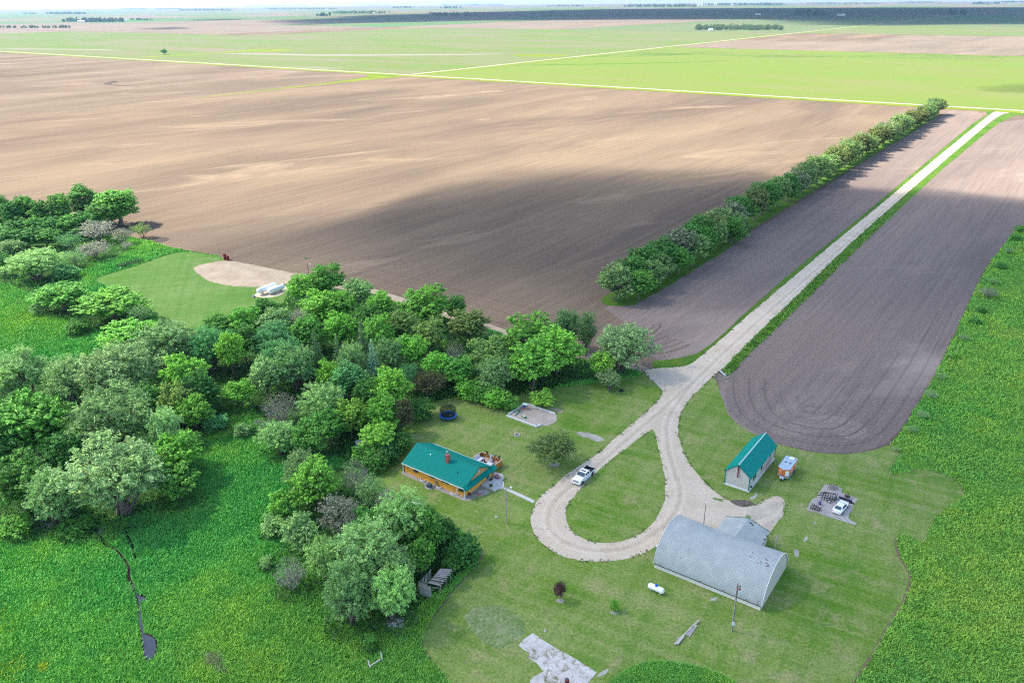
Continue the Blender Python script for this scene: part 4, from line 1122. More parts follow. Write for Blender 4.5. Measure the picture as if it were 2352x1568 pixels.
# ------------------------------------------------------------------ ground cover: undergrowth of the grove, tall grass of the meadows, weeds of the verges
def tuft_mesh(name, xy, h, wd, mat, rs, blades=3, z0=0.0, lean=0.6, label=None):
    n = len(xy)
    ang = rs.rand(n, blades) * 2 * math.pi
    hh = h[:, None] * rs.uniform(0.6, 1.25, (n, blades))
    ww = wd[:, None] * rs.uniform(0.6, 1.3, (n, blades))
    ox, oy = rs.normal(size=(n, blades)) * wd[:, None] * 0.6, rs.normal(size=(n, blades)) * wd[:, None] * 0.6
    lx, ly = rs.normal(size=(n, blades)) * hh * lean + hh * 0.12, rs.normal(size=(n, blades)) * hh * lean
    bx_, by_ = xy[:, :1] + ox, xy[:, 1:] + oy
    cx, cy_ = np.cos(ang) * ww / 2, np.sin(ang) * ww / 2
    z = np.full_like(hh, z0)
    v = np.stack([np.stack([bx_ - cx, by_ - cy_, z], -1), np.stack([bx_ + cx, by_ + cy_, z], -1),
                  np.stack([bx_ + lx + cx * .35, by_ + ly + cy_ * .35, hh + z0], -1), np.stack([bx_ + lx - cx * .35, by_ + ly - cy_ * .35, hh + z0], -1)], 2).reshape(-1, 3)
    me = np_mesh(name, v, 4, np.arange(len(v)))
    return tag(link_mesh(name, me, mat), label, kind='stuff')


rsg = np.random.RandomState(3)
creek_D = lambda pts: W([(x * 0.275, 1156 + y * 0.275) for x, y in pts])
pond = creek_D([(1205, 1092), (1240, 1100), (1290, 1128), (1306, 1200), (1292, 1270), (1245, 1312), (1207, 1282), (1212, 1240), (1196, 1180), (1178, 1120), (1190, 1098)])
run = creek_D([(1190, 1098), (1205, 1090), (1196, 1040), (1184, 980), (1176, 930), (1172, 880), (1160, 880), (1160, 930), (1166, 980), (1172, 1040)])
pool = creek_D([(1135, 745), (1160, 775), (1200, 772), (1230, 798), (1215, 815), (1170, 812), (1168, 850), (1174, 884), (1160, 884), (1155, 845), (1152, 800), (1140, 775), (1126, 742)])
thread = creek_D([(1126, 742), (1138, 745), (1120, 705), (1108, 655), (1098, 640), (1088, 590), (1084, 530), (1060, 480), (1030, 440), (985, 385), (930, 365), (880, 350), (850, 300), (800, 225), (776, 185), (768, 190), (790, 235), (840, 310), (868, 352), (920, 372), (970, 392), (1018, 450), (1048, 492), (1066, 540), (1070, 600), (1072, 640), (1095, 665), (1108, 705)])
side = creek_D([(1046, 205), (1060, 260), (1100, 320), (1115, 380), (1140, 470), (1132, 470), (1108, 385), (1092, 325), (1050, 265), (1038, 208)])
M_water = NT('creek_water'); M_water.color((0.030, 0.038, 0.055)).rough(0.12, 0.3)
M_water.bump(M_water.noise(M_water.pos(), 1.2, 3, 0.5), 0.06, 0.05); M_water = M_water.m
M_mud = soil_mat('creek_mud', (0.035, 0.028, 0.024), (0.022, 0.018, 0.015), (0.012, 0.010, 0.009), 0)
def grow_n(poly, r):
    p = np.array(poly); nx_ = np.roll(p, -1, 0) - np.roll(p, 1, 0); nn = np.stack([nx_[:, 1], -nx_[:, 0]], 1); nn /= np.linalg.norm(nn, axis=1, keepdims=True) + 1e-9
    ar = (p[:, 0] * np.roll(p[:, 1], -1) - np.roll(p[:, 0], -1) * p[:, 1]).sum()
    return [tuple(v) for v in p + nn * r * (1 if ar > 0 else -1)]
water_polys = []
for k, q in enumerate((pond, run, pool, thread, side)):
    water_polys.append(sheet('creek_bank' if k > 2 else 'creek_water', grow_n(q, .02 if k > 2 else .0), 0.016 + 0.002 * k, M_mud if k > 2 else M_water, 1, rag=0.10, step=0.35, world=True))
grow = lambda poly, k: [tuple(np.array(p) + (np.array(p) - np.mean(poly, 0)) / (np.linalg.norm(np.array(p) - np.mean(poly, 0)) + 1e-6) * k) for p in poly]
for q in (pond, pool): sheet('creek_bank', grow(q, 0.35), 0.012, M_mud, 1, rag=0.15, step=0.4, world=True)


def field_np(x, y, s, seed): return np.array([mnoise.fractal(Vector((a * s, b * s, seed)), 0.9, 2.0, 3) for a, b in zip(x, y)])


def scatter(poly, n):
    poly = np.asarray(poly); lo, hi = poly.min(0), poly.max(0)
    q = lo + rsg.rand(n, 2) * (hi - lo)
    return q[inside(q[:, 0], q[:, 1], poly)]


def near_bias(q, full=120.0):
    """thin out with distance: far tufts are not told apart anyway"""
    d = np.hypot(q[:, 0], q[:, 1])
    return q[rsg.rand(len(q)) < np.clip((full / d) ** 1.6, 0.05, 1)]


# grove floor: the dark of the gaps between crowns is put into its colour
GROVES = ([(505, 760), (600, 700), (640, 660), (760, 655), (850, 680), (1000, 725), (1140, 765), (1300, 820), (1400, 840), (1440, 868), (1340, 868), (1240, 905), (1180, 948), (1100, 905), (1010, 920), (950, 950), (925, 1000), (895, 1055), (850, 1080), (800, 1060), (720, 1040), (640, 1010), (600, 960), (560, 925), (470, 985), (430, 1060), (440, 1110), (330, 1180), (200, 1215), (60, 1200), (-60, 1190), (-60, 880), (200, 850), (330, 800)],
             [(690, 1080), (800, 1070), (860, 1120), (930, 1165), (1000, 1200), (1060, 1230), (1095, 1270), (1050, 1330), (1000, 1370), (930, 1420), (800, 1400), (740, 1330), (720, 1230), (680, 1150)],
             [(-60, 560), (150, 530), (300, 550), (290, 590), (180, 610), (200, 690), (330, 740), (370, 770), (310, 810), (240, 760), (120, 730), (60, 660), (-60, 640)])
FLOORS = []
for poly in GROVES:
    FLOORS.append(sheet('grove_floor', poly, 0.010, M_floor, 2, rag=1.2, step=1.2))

vis = np.array(W([(-200, 540), (2700, 480), (2700, 1600), (-200, 1600)]))
def keep_seen(q): return q[inside(q[:, 0], q[:, 1], vis)]


q = scatter(np.array([(-205, 60), (110, 60), (110, 330), (-205, 330)]), 5200000)
q = keep_seen(q)
inm = inside(q[:, 0], q[:, 1], meadow_w); q = near_bias(q[inm])
q = q[~inside(q[:, 0], q[:, 1], lawn_w)]; q = q[~inside(q[:, 0], q[:, 1], lawnn_w)]; q = q[~inside(q[:, 0], q[:, 1], np.array(W(pad)))]
q = q[~inside(q[:, 0], q[:, 1], np.array(W(track)))]
def dist_to(q, poly):
    d2 = np.full(len(q), 1e9)
    for a, b in zip(poly, np.roll(poly, -1, 0)):
        e_ = b - a; t_ = np.clip(((q - a) @ e_) / max(e_ @ e_, 1e-9), 0, 1)
        d2 = np.minimum(d2, ((q - a - t_[:, None] * e_) ** 2).sum(1))
    return np.sqrt(d2)
for pl in water_polys:
    bb = (q[:, 0] > pl[:, 0].min() - 2) & (q[:, 0] < pl[:, 0].max() + 2) & (q[:, 1] > pl[:, 1].min() - 2) & (q[:, 1] < pl[:, 1].max() + 2)
    ix = np.nonzero(bb)[0]; dd_ = dist_to(q[ix], pl); drop = inside(q[ix, 0], q[ix, 1], pl) | (dd_ < .34)
    kp = np.ones(len(q), bool); kp[ix[drop]] = False; q = q[kp]
for pl in FLOORS: q = q[~inside(q[:, 0], q[:, 1], pl) | (rsg.rand(len(q)) < 0.06)]
q = q[rsg.rand(len(q)) < 0.60]
d = np.hypot(q[:, 0], q[:, 1])
hn = field_np(q[:, 0], q[:, 1], 0.12, 4.0)
h = np.clip(0.42 + 0.30 * hn, 0.18, 0.95)
tuft_mesh('meadow_grass', q, h, 0.06 + 0.0009 * d, M_tuft, rsg, 3, label='tall lush green meadow grass')
print('meadow tufts', len(q))

q = keep_seen(scatter(pasture_w, 2000000))
q = near_bias(q)
q = q[~inside(q[:, 0], q[:, 1], lawn_w)]
q = q[rsg.rand(len(q)) < 0.7]
d = np.hypot(q[:, 0], q[:, 1]); hn = field_np(q[:, 0], q[:, 1], 0.10, 9.0)
tuft_mesh('pasture_grass', q, np.clip(0.30 + 0.28 * hn, 0.10, 0.8), 0.06 + 0.0009 * d, M_ptuft, rsg, 3, label='rough green pasture grass')
print('pasture tufts', len(q))

# the corn-like patch cut by the lower picture edge
patch = W([(1395, 1580), (1420, 1554), (1450, 1536), (1490, 1521), (1540, 1522), (1600, 1532), (1650, 1548), (1690, 1570), (1740, 1640), (1380, 1640)])
q = scatter(patch, 16000)
sheet('meadow', patch, 0.018, M_meadow, 1, rag=0.2, world=True)
tuft_mesh('tall_grass', q, np.full(len(q), 0.40), np.full(len(q), 0.13), M_tuft, rsg, 4, label='patch of tall dense green growth at the lawn edge')

# grass of the verges
q = keep_seen(near_bias(scatter(rv_w, 900000), 160))
tuft_mesh('verge_grass', q, np.full(len(q), 0.55), 0.14 + 0.0008 * np.hypot(q[:, 0], q[:, 1]), grass_mat('verge_blades', (0.16, 0.32, 0.04), (0.09, 0.24, 0.035), (0.25, 0.38, 0.08), tufts=True, scale=0.2), rsg, 3, label='long grass on the verge of the drive')

# weeds creeping over the gravel edges
fr_q = []
for poly in (drive, island, pad):
    pw = chaikin(W(poly), 1)
    for a, b in zip(pw, pw[1:] + pw[:1]):
        L_ = math.hypot(b[0]-a[0], b[1]-a[1]); m_ = int(min(L_, 300) * (5 if a[1] < 260 else 2.0))
        if m_ < 1: continue
        f_ = rsg.rand(m_, 1); fr_q.append(np.array(a) + (np.array(b) - np.array(a)) * f_ + rsg.normal(size=(m_, 2)) * .28)
q = np.concatenate(fr_q); cl = field_np(q[:, 0], q[:, 1], .35, 2.0); q = q[cl > .08]
tuft_mesh('edge_weeds', q, np.full(len(q), .16), np.full(len(q), .15), grass_mat('edge_weeds', (0.085, 0.175, 0.028), (0.045, 0.125, 0.022), (0.16, 0.21, 0.06), tufts=True, scale=.3), rsg, 3, z0=.03, label='short weeds along the gravel edges', lean=.9)

# undergrowth: leafy clumps under and between the trees
under_pts, under_h = [], []
for x, y, r in TREE_XY:
    if y > 235 or y < 60: continue
    n = int(26 * r)
    a, rr = rsg.rand(n) * 6.283, np.sqrt(rsg.rand(n)) * r * 1.05
    under_pts.append(np.stack([x + np.cos(a) * rr, y + np.sin(a) * rr], 1)); under_h.append(rsg.uniform(0.3, 1.7, n))
q = np.concatenate(under_pts); h = np.concatenate(under_h)
k = ~inside(q[:, 0], q[:, 1], lawn_w) & ~inside(q[:, 0], q[:, 1], lawnn_w) & ~inside(q[:, 0], q[:, 1], drive_w) & inside(q[:, 0], q[:, 1], meadow_w)
q, h = q[k], h[k]
m = 5
cen = np.repeat(np.concatenate([q, h[:, None]], 1), m, 0); cen += rsg.normal(size=cen.shape) * [0.4, 0.4, 0.22]
cen[:, 2] = np.maximum(cen[:, 2], 0.06)
nr = rsg.normal(size=cen.shape) * 0.6 + [0, 0, 0.7]; nr /= np.linalg.norm(nr, axis=1, keepdims=True)
me = np_mesh('undergrowth', leaves_np(cen, nr, rsg.uniform(0.15, 0.34, len(cen)), 0.5, rsg), 4, np.arange(len(cen) * 4))
o = link_mesh('undergrowth', me, M_leaf); o.color = (0.045, 0.125, 0.028, 1)
tag(o, 'dense leafy undergrowth under the trees', kind='stuff')

# ------------------------------------------------------------------ materials of built things
def boards(name, c, dark, pitch, axis='Z', rough=0.6, var=0.25, spec=0.15, strength=0.6):
    """siding with board lines / ribs running across the given local axis"""
    t = NT(name); o = t.obj()
    sc = {'X': (1, 0, 0), 'Y': (0, 1, 0), 'Z': (0, 0, 1)}[axis]
    sep = t.n('ShaderNodeSeparateXYZ'); t.l(o, sep.inputs[0]); ax = sep.outputs[axis]
    fr_ = t.math('FRACT', t.math('DIVIDE', ax, pitch)); 
    line = t.ramp(fr_, [(0.0, 0.0), (0.10, 1.0), (0.90, 1.0), (1.0, 0.0)])
    idn = t.math('FLOOR', t.math('DIVIDE', ax, pitch))
    comb = t.n('ShaderNodeCombineXYZ'); t.l(t.math('MULTIPLY', idn, 3.7), comb.inputs[2])
    va = t.n('ShaderNodeVectorMath', operation='ADD'); t.l(t.mapped(o, (0.5, 0.5, 0.5)), va.inputs[0]); t.l(comb.outputs[0], va.inputs[1])
    nz = t.noise(va.outputs[0], 1.3, 4, 0.6)
    col = t.ramp(nz, [(0.3, tuple(x * (1 - var) for x in c)), (0.7, tuple(min(1, x * (1 + var)) for x in c))])
    col = t.mix(line, dark, col)
    t.color(col).rough(rough, spec)
    t.bump(line, strength, 0.03)
    return t.m


def shingle_mat(name, a, b, c):
    t = NT(name)
    uv = t.n('ShaderNodeTexCoord').outputs['UV']
    br = t.n('ShaderNodeTexBrick'); t.l(t.mapped(uv, (1, 1, 1), R(45)), br.inputs[0])
    br.inputs['Scale'].default_value = 1.0; br.inputs['Brick Width'].default_value = 0.46; br.inputs['Row Height'].default_value = 0.46
    br.inputs['Mortar Size'].default_value = 0.045; br.offset = 0.0
    br.inputs['Color1'].default_value = (*a, 1); br.inputs['Color2'].default_value = (*b, 1); br.inputs['Mortar'].default_value = (*c, 1)
    nz = t.noise(uv, 0.5, 5, 0.65)
    col = t.mix(0.7, br.outputs['Color'], t.ramp(nz, [(0.3, (0.8, 0.82, 0.84)), (0.7, (1.18, 1.16, 1.14))]), 'MULTIPLY')
    fine = t.noise(uv, 6, 3, 0.8)
    col = t.mix(0.25, col, t.ramp(fine, [(0.35, (0.75, 0.75, 0.75)), (0.65, (1.25, 1.25, 1.25))]), 'MULTIPLY')
    t.color(col).rough(0.85, 0.2)
    t.bump(br.outputs['Fac'], -0.4, 0.03)
    return t.m


M_teal = boards('teal_metal_roof', (0.003, 0.205, 0.158), (0.002, 0.120, 0.094), 0.30, 'X', 0.6, 0.08, 0.06)
M_teal_y = boards('teal_metal_shed_roof', (0.008, 0.250, 0.215), (0.006, 0.19, 0.165), 0.30, 'X', 0.42, 0.06, strength=0.3)
M_tealp = plain('teal_trim', (0.003, 0.16, 0.125), 0.6, 0.1)
M_cedar = boards('cedar_siding', (0.90, 0.41, 0.06), (0.60, 0.25, 0.035), 0.20, 'Z', 0.6, 0.20)
M_gable = boards('pale_board_siding', (0.56, 0.33, 0.14), (0.30, 0.16, 0.06), 0.25, 'Y', 0.6, 0.15)
M_fencew = boards('stained_boards', (0.42, 0.19, 0.045), (0.16, 0.07, 0.02), 0.14, 'X', 0.65, 0.3)
M_beige = boards('beige_ribbed_metal', (0.56, 0.515, 0.455), (0.42, 0.385, 0.34), 0.23, 'X', 0.5, 0.06, strength=0.4)
M_beigey = boards('beige_ribbed_metal_side', (0.56, 0.515, 0.455), (0.42, 0.385, 0.34), 0.23, 'Y', 0.5, 0.06, strength=0.4)
M_white = plain('white_paint', (0.80, 0.80, 0.78), 0.4, 0.4, var=0.04)
M_tankw = plain('tank_white_paint', (0.82, 0.83, 0.82), 0.3, 0.5, var=0.04, scale=1.2)
M_conc = plain('concrete', (0.44, 0.41, 0.37), 0.95, 0.1, var=0.2, scale=1.5)
M_concw = plain('pale_concrete', (0.53, 0.50, 0.46), 0.95, 0.1, var=0.16, scale=1.8)
M_brick = NT('chimney_brick')
_b = M_brick.n('ShaderNodeTexBrick'); M_brick.l(M_brick.mapped(M_brick.obj(), (1, 1, 1)), _b.inputs[0]); _b.inputs['Scale'].default_value = 3.2
_b.inputs['Color1'].default_value = (0.46, 0.11, 0.07, 1); _b.inputs['Color2'].default_value = (0.36, 0.085, 0.055, 1); _b.inputs['Mortar'].default_value = (0.5, 0.36, 0.3, 1); _b.inputs['Mortar Size'].default_value = 0.015
M_brick.color(_b.outputs[0]).rough(0.9, 0.1); M_brick = M_brick.m
M_glass = NT('window_glass'); M_glass.color((0.02, 0.028, 0.034)).rough(0.06, 0.6); M_glass = M_glass.m
M_wind = NT('vehicle_glass'); M_wind.color((0.025, 0.07, 0.085)).rough(0.05, 0.8); M_wind = M_wind.m
M_black = plain('black_paint', (0.018, 0.018, 0.020), 0.5, 0.4)
M_rubber = plain('rubber', (0.022, 0.022, 0.023), 0.85, 0.2)
M_steel = plain('grey_steel', (0.38, 0.39, 0.40), 0.4, 0.5, 0.6)
M_chrome = plain('chrome', (0.72, 0.73, 0.74), 0.15, 0.5, 1.0, var=0.03)
M_rust = plain('rusty_iron', (0.135, 0.055, 0.032), 0.9, 0.1, var=0.4, scale=4)
M_dkred = plain('dark_red_iron', (0.16, 0.022, 0.020), 0.7, 0.2, var=0.4)
M_pole = plain('weathered_pole', (0.20, 0.165, 0.135), 0.95, 0.05, var=0.25, scale=6)
M_greypole = plain('grey_pole', (0.36, 0.34, 0.31), 0.9, 0.1, var=0.15, scale=5)
M_oldwood = boards('old_grey_boards', (0.50, 0.465, 0.44), (0.17, 0.155, 0.145), 0.19, 'X', 0.95, 0.35)
M_plank = plain('grey_planks', (0.42, 0.375, 0.33), 0.95, 0.05, var=0.3, scale=5)
M_blue = plain('blue_vinyl', (0.012, 0.13, 0.62), 0.5, 0.4, var=0.08)
M_bluecap = plain('blue_dome', (0.01, 0.12, 0.55), 0.4, 0.4, var=0.05)
M_navy = plain('trampoline_mat', (0.015, 0.020, 0.035), 0.8, 0.1, var=0.1)
M_carw = plain('white_car_paint', (0.80, 0.81, 0.80), 0.18, 0.6, var=0.02)
M_redlamp = plain('red_lens', (0.45, 0.015, 0.02), 0.2, 0.5)
M_lamp = plain('clear_lens', (0.75, 0.77, 0.78), 0.12, 0.6, var=0.03)
M_orange = plain('orange_paint', (0.80, 0.17, 0.012), 0.35, 0.45, var=0.05)
M_rvroof = plain('grey_roof_sheet', (0.36, 0.46, 0.52), 0.35, 0.4, var=0.06)
M_sand = gravel_mat('play_sand', (0.36, 0.295, 0.235), (0.42, 0.35, 0.285), (0.49, 0.42, 0.35))


def window(parent, x, y, z, wd, ht, face, frame=M_white, pane=M_glass, d=0.05, label=None):
    """face: 'y-' / 'x+' ... the side of the wall it looks from; frame stands proud, pane is its sub-part"""
    f = MB(); b = 0.07
    def put(mb, u0, u1, v0, v1, t0, t1):
        if face == 'y-': mb.bx(x + u0, x + u1, y - t1, y - t0, z + v0, z + v1)
        if face == 'y+': mb.bx(x + u0, x + u1, y + t0, y + t1, z + v0, z + v1)
        if face == 'x+': mb.bx(x + t0, x + t1, y + u0, y + u1, z + v0, z + v1)
        if face == 'x-': mb.bx(x - t1, x - t0, y + u0, y + u1, z + v0, z + v1)
    put(f, -wd/2 - b, -wd/2, -b, ht + b, 0.0, d); put(f, wd/2, wd/2 + b, -b, ht + b, 0.0, d)
    put(f, -wd/2, wd/2, -b, 0, 0.0, d); put(f, -wd/2, wd/2, ht, ht + b, 0.0, d)
    put(f, -0.02, 0.02, 0, ht, 0.0, d * 0.8)
    fo = f.build('window', frame, parent)
    if label: fo['label'] = label
    g = MB(); put(g, -wd/2, wd/2, 0, ht, 0.0, d * 0.4); g.build('pane', pane, fo)
    return fo


# ------------------------------------------------------------------ the house: x along the long wall (0 at the end wall with the door), y away from the camera
RZ = R(-36)
hp = Vector((-9.6, 132.6, 0))
house = thing('log_house', 'low cedar-sided house with a teal metal roof and red brick chimney', 'house', hp, RZ)
LH, WH, EV, RG = 16.1, 9.1, 2.45, 4.80
MB().bx(-LH, 0, 0, WH, 0.16, EV).build('wall', M_cedar, house)
MB().bx(-LH - 0.05, 0.05, -0.05, WH + 0.05, 0.0, 0.16).build('foundation', M_conc, house)
sl = (RG - EV + 0.20) / (WH / 2 + 0.38); yo = -0.38; ze = RG - sl * (WH / 2 + 0.38)
roof = MB(); th = 0.10
roof.extr([(yo, ze), (WH/2, RG), (WH - yo, ze), (WH - yo, ze - th), (WH/2, RG - th), (yo, ze - th)], -LH - 0.35, 0.30)
ro = roof.build('roof', M_teal, house)
rc = MB(); rc.extr([(WH/2 - 0.22, RG - 0.10 + 0.02), (WH/2, RG + 0.05), (WH/2 + 0.22, RG - 0.08)], -LH - 0.37, 0.32); rc.build('ridge_cap', M_tealp, ro)
fa = MB()
for s in (0, 1):
    a = (0.31, yo, ze - 0.02) if s == 0 else (0.31, WH - yo, ze - 0.02)
    fa.bar(a, (0.31, WH/2, RG - 0.02), 0.04, 0.22)
fa.build('fascia', M_tealp, ro)
eg = MB(); eg.bx(-LH - 0.35, 0.30, yo - 0.05, yo + 0.02, ze - 0.13, ze + 0.02); eg.bx(-LH - 0.35, 0.30, WH - yo - 0.02, WH - yo + 0.05, ze - 0.13, ze + 0.02); eg.build('gutter', M_white, ro)
# gable walls
gw = MB(); gw.extr([(0.0, EV), (WH/2, RG - 0.13), (WH, EV)], -0.02, 0.02); gw.build('gable', M_gable, house)
gw = MB(); gw.extr([(0.0, EV), (WH/2, RG - 0.13), (WH, EV)], -LH - 0.02, -LH + 0.02); gw.build('gable', M_gable, house)
gv = MB(); gv.lathe([(0.26, 0), (0.26, 0.06)], 16, (0.02, WH/2, 3.75), Matrix.Rotation(R(90), 3, 'Y')); gv.build('gable_vent', plain('pale_blue_vent', (0.35, 0.55, 0.66), 0.5, 0.3), house)
# the skirt roof across the end wall
M_teale = boards('teal_skirt_roof', (0.003, 0.220, 0.168), (0.002, 0.14, 0.11), 0.30, 'Y', 0.6, 0.08, 0.06)
sk = MB(); sk.extry([(0.03, EV + 0.33), (0.95, EV - 0.22), (0.95, EV - 0.32), (0.03, EV + 0.22)], -0.55, WH + 0.55); so = sk.build('skirt_roof', M_teale, house)
se = MB(); se.bx(0.95, 1.0, -0.55, WH + 0.55, EV - 0.34, EV - 0.20); se.bx(0.03, 0.95, -0.58, -0.55, EV - 0.30, EV - 0.16); se.build('skirt_trim', M_tealp, so)
# chimney, vents
ch = MB(); ch.bx(-7.25, -6.55, 2.95, 3.65, 3.6, 5.75); ch.bx(-7.30, -6.50, 2.90, 3.70, 5.75, 5.83); co = ch.build('chimney', M_brick, ro)
fl = MB(); fl.tube((-6.9, 3.3, 5.83), (-6.9, 3.3, 6.45), 0.14, 0.14, 12); fl.lathe([(0.05, 6.5), (0.24, 6.5), (0.02, 6.68)], 12, (-6.9, 3.3, 0)); fl.build('flue', M_steel, ro)
v = MB(); v.tube((-11.4, 3.15, 3.9), (-11.4, 3.15, 4.35), 0.10, 0.10, 10); v.lathe([(0.14, 4.35), (0.14, 4.42)], 10, (-11.4, 3.15, 0)); v.build('roof_vent', M_white, ro)
v = MB(); v.tube((-3.3, 2.0, 3.3), (-3.3, 2.0, 3.72), 0.09, 0.09, 10); v.build('roof_vent', M_black, ro)
# windows, door, corner boards, downspouts
for x, z, wd, ht in ((-12.85, 1.22, 1.15, 1.0), (-8.35, 1.55, 1.35, 0.62), (-4.95, 1.55, 1.9, 0.62), (-0.85, 1.20, 0.95, 0.95)):
    window(house, x, 0.0, z, wd, ht, 'y-', M_tealp)
for y, z, wd, ht in ((2.75, 1.35, 0.72, 0.62), (6.35, 1.3, 0.7, 0.75)):
    window(house, 0.0, y, z, wd, ht, 'x+', M_tealp)
dr = MB(); dr.bx(0.0, 0.06, 7.1, 8.0, 0.35, 2.35); do = dr.build('door', M_tealp, house)
dg = MB(); dg.bx(0.06, 0.075, 7.25, 7.85, 1.1, 2.2); dg.build('door_glass', M_glass, do)
dh = MB(); dh.lathe([(0.035, 0), (0.045, 0.04), (0.02, 0.06)], 8, (0.07, 7.18, 1.3), Matrix.Rotation(R(90), 3, 'Y')); dh.build('door_handle', M_chrome, do)
cb = MB()
for x, y in ((-LH, 0), (0, 0), (0, WH), (-LH, WH)): cb.bx(x - 0.09, x + 0.09, y - 0.09, y + 0.09, 0.16, EV)
cb.build('corner_board', plain('brown_trim', (0.22, 0.10, 0.03), 0.6), house)
for x, y in ((0.16, -0.16), (-LH - 0.16, -0.14)):
    ds = MB(); ds.bx(x - 0.05, x + 0.05, y - 0.05, y + 0.05, 0.1, EV - 0.1); ds.bar((x, y, 0.12), (x + 0.1, y - 0.5, 0.08), 0.09); ds.build('downspout', M_white, house)
# window wells and pipes against the long wall
for x in (-10.9, -6.5, -2.7):
    wv = MB(); n = 12; rr = 0.62
    for i in range(n):
        a0, a1 = math.pi + math.pi * i / n, math.pi + math.pi * (i + 1) / n
        wv.bar((x + rr * math.cos(a0), -0.06 + rr * 0.75 * math.sin(a0), 0.17), (x + rr * math.cos(a1), -0.06 + rr * 0.75 * math.sin(a1), 0.17), 0.05, 0.34)
    wv.build('window_well', M_white, house)
    dk = MB(); dk.prism([(x + 0.57 * math.cos(math.pi + math.pi*i/10), -0.07 + 0.42 * math.sin(math.pi + math.pi*i/10)) for i in range(11)], 0.04, 0.07); dk.build('well_floor', M_mud, house)
pp = MB(); pp.tube((-1.75, -0.22, 0), (-1.75, -0.22, 1.35), 0.08, 0.08, 10); pp.lathe([(0.11, 1.35), (0.11, 1.5), (0.06, 1.55)], 10, (-1.75, -0.22, 0)); pp.build('vent_pipe', M_white, house)
pp = MB(); pp.tube((-0.75, -0.2, 0), (-0.75, -0.2, 0.6), 0.05, 0.05, 8); pp.build('vent_pipe', M_white, house)
pp = MB(); pp.tube((-5.75, -0.2, 0), (-5.75, -0.2, 0.75), 0.04, 0.04, 8); pp.build('vent_pipe', M_steel, house)
mt = MB(); mt.bx(-7.4, -7.05, -0.30, -0.06, 0.75, 1.25); mt.tube((-7.22, -0.2, 0), (-7.22, -0.2, 0.75), 0.05, 0.05, 8); mt.build('electric_meter', M_steel, house)
# landing with steps at the door
lp = MB(); lp.prism([(0.06, 5.0), (2.7, 5.0), (2.7, 8.3), (0.06, 8.3)], 0.0, 0.52); lo = lp.build('landing', M_concw, house, bevel=0.02)
st = MB(); st.bx(2.7, 3.15, 5.0, 8.0, 0.0, 0.35); st.bx(3.15, 3.6, 5.0, 7.7, 0.0, 0.18); st.build('steps', M_concw, lo, bevel=0.02)
mt = MB(); mt.bx(0.5, 1.1, 7.0, 8.1, 0.52, 0.545); mt.build('door_mat', plain('dark_mat', (0.06, 0.065, 0.07), 0.95), lo)
# the deck at the back, with its board rail
dk = MB(); dk.bx(-6.4, -0.9, WH + 0.02, WH + 4.6, 0.50, 0.62); dko = dk.build('deck', plain('deck_boards', (0.47, 0.38, 0.30), 0.9, 0.1, scale=2), house)
rl = MB()
for a, b in (((-6.4, WH + 0.1), (-6.4, WH + 4.6)), ((-6.4, WH + 4.6), (-0.9, WH + 4.6)), ((-0.9, WH + 4.6), (-0.9, WH + 1.2))):
    L_ = math.hypot(b[0]-a[0], b[1]-a[1]); k = int(L_ / 0.16)
    for i in range(k):
        x, y = a[0] + (b[0]-a[0]) * (i+.5)/k, a[1] + (b[1]-a[1]) * (i+.5)/k
        rl.box((x, y, 0.80), (0.15 if a[1] == b[1] else 0.04, 0.04 if a[1] == b[1] else 0.15, 1.45))
rlo = rl.build('deck_rail', M_fencew, dko)
cp = MB()
for a, b in (((-6.4, WH + 0.1), (-6.4, WH + 4.6)), ((-6.4, WH + 4.6), (-0.9, WH + 4.6)), ((-0.9, WH + 4.6), (-0.9, WH + 1.2))): cp.bar((*a, 1.55), (*b, 1.55), 0.16, 0.05)
cp.build('rail_cap', plain('pale_rail', (0.60, 0.47, 0.32), 0.8), dko)


def hl(x, y, z=0.0):                                  # house frame -> world
    return hp + Matrix.Rotation(RZ, 3, 'Z') @ Vector((x, y, z))


# things on the deck
DZ = 0.62
um = thing('patio_umbrella', 'closed pale blue patio umbrella standing on the deck', 'umbrella', hl(-2.6, WH + 2.9, DZ), RZ)
MB().tube((0, 0, 0), (0, 0, 2.5), 0.025, 0.025, 8).build('pole', M_steel, um)
MB().lathe([(0.12, 0.9), (0.20, 1.1), (0.17, 1.7), (0.10, 2.3), (0.02, 2.55)], 12).build('canopy', plain('pale_blue_cloth', (0.50, 0.66, 0.74), 0.9, 0.1), um)
MB().lathe([(0.26, 0), (0.26, 0.06), (0.05, 0.10)], 14).build('base', M_black, um)
ta = thing('patio_table', 'glass-topped patio table under the closed umbrella', 'table', hl(-2.3, WH + 2.1, DZ), RZ)
MB().bx(-0.65, 0.65, -0.45, 0.45, 0.70, 0.73).build('tabletop', plain('frosted_glass', (0.52, 0.58, 0.62), 0.2, 0.5), ta)
for sx in (-1, 1):
    for sy in (-1, 1): MB().tube((sx * .55, sy * .36, 0), (sx * .6, sy * .4, 0.70), 0.025, 0.025, 6).build('leg', M_black, ta)


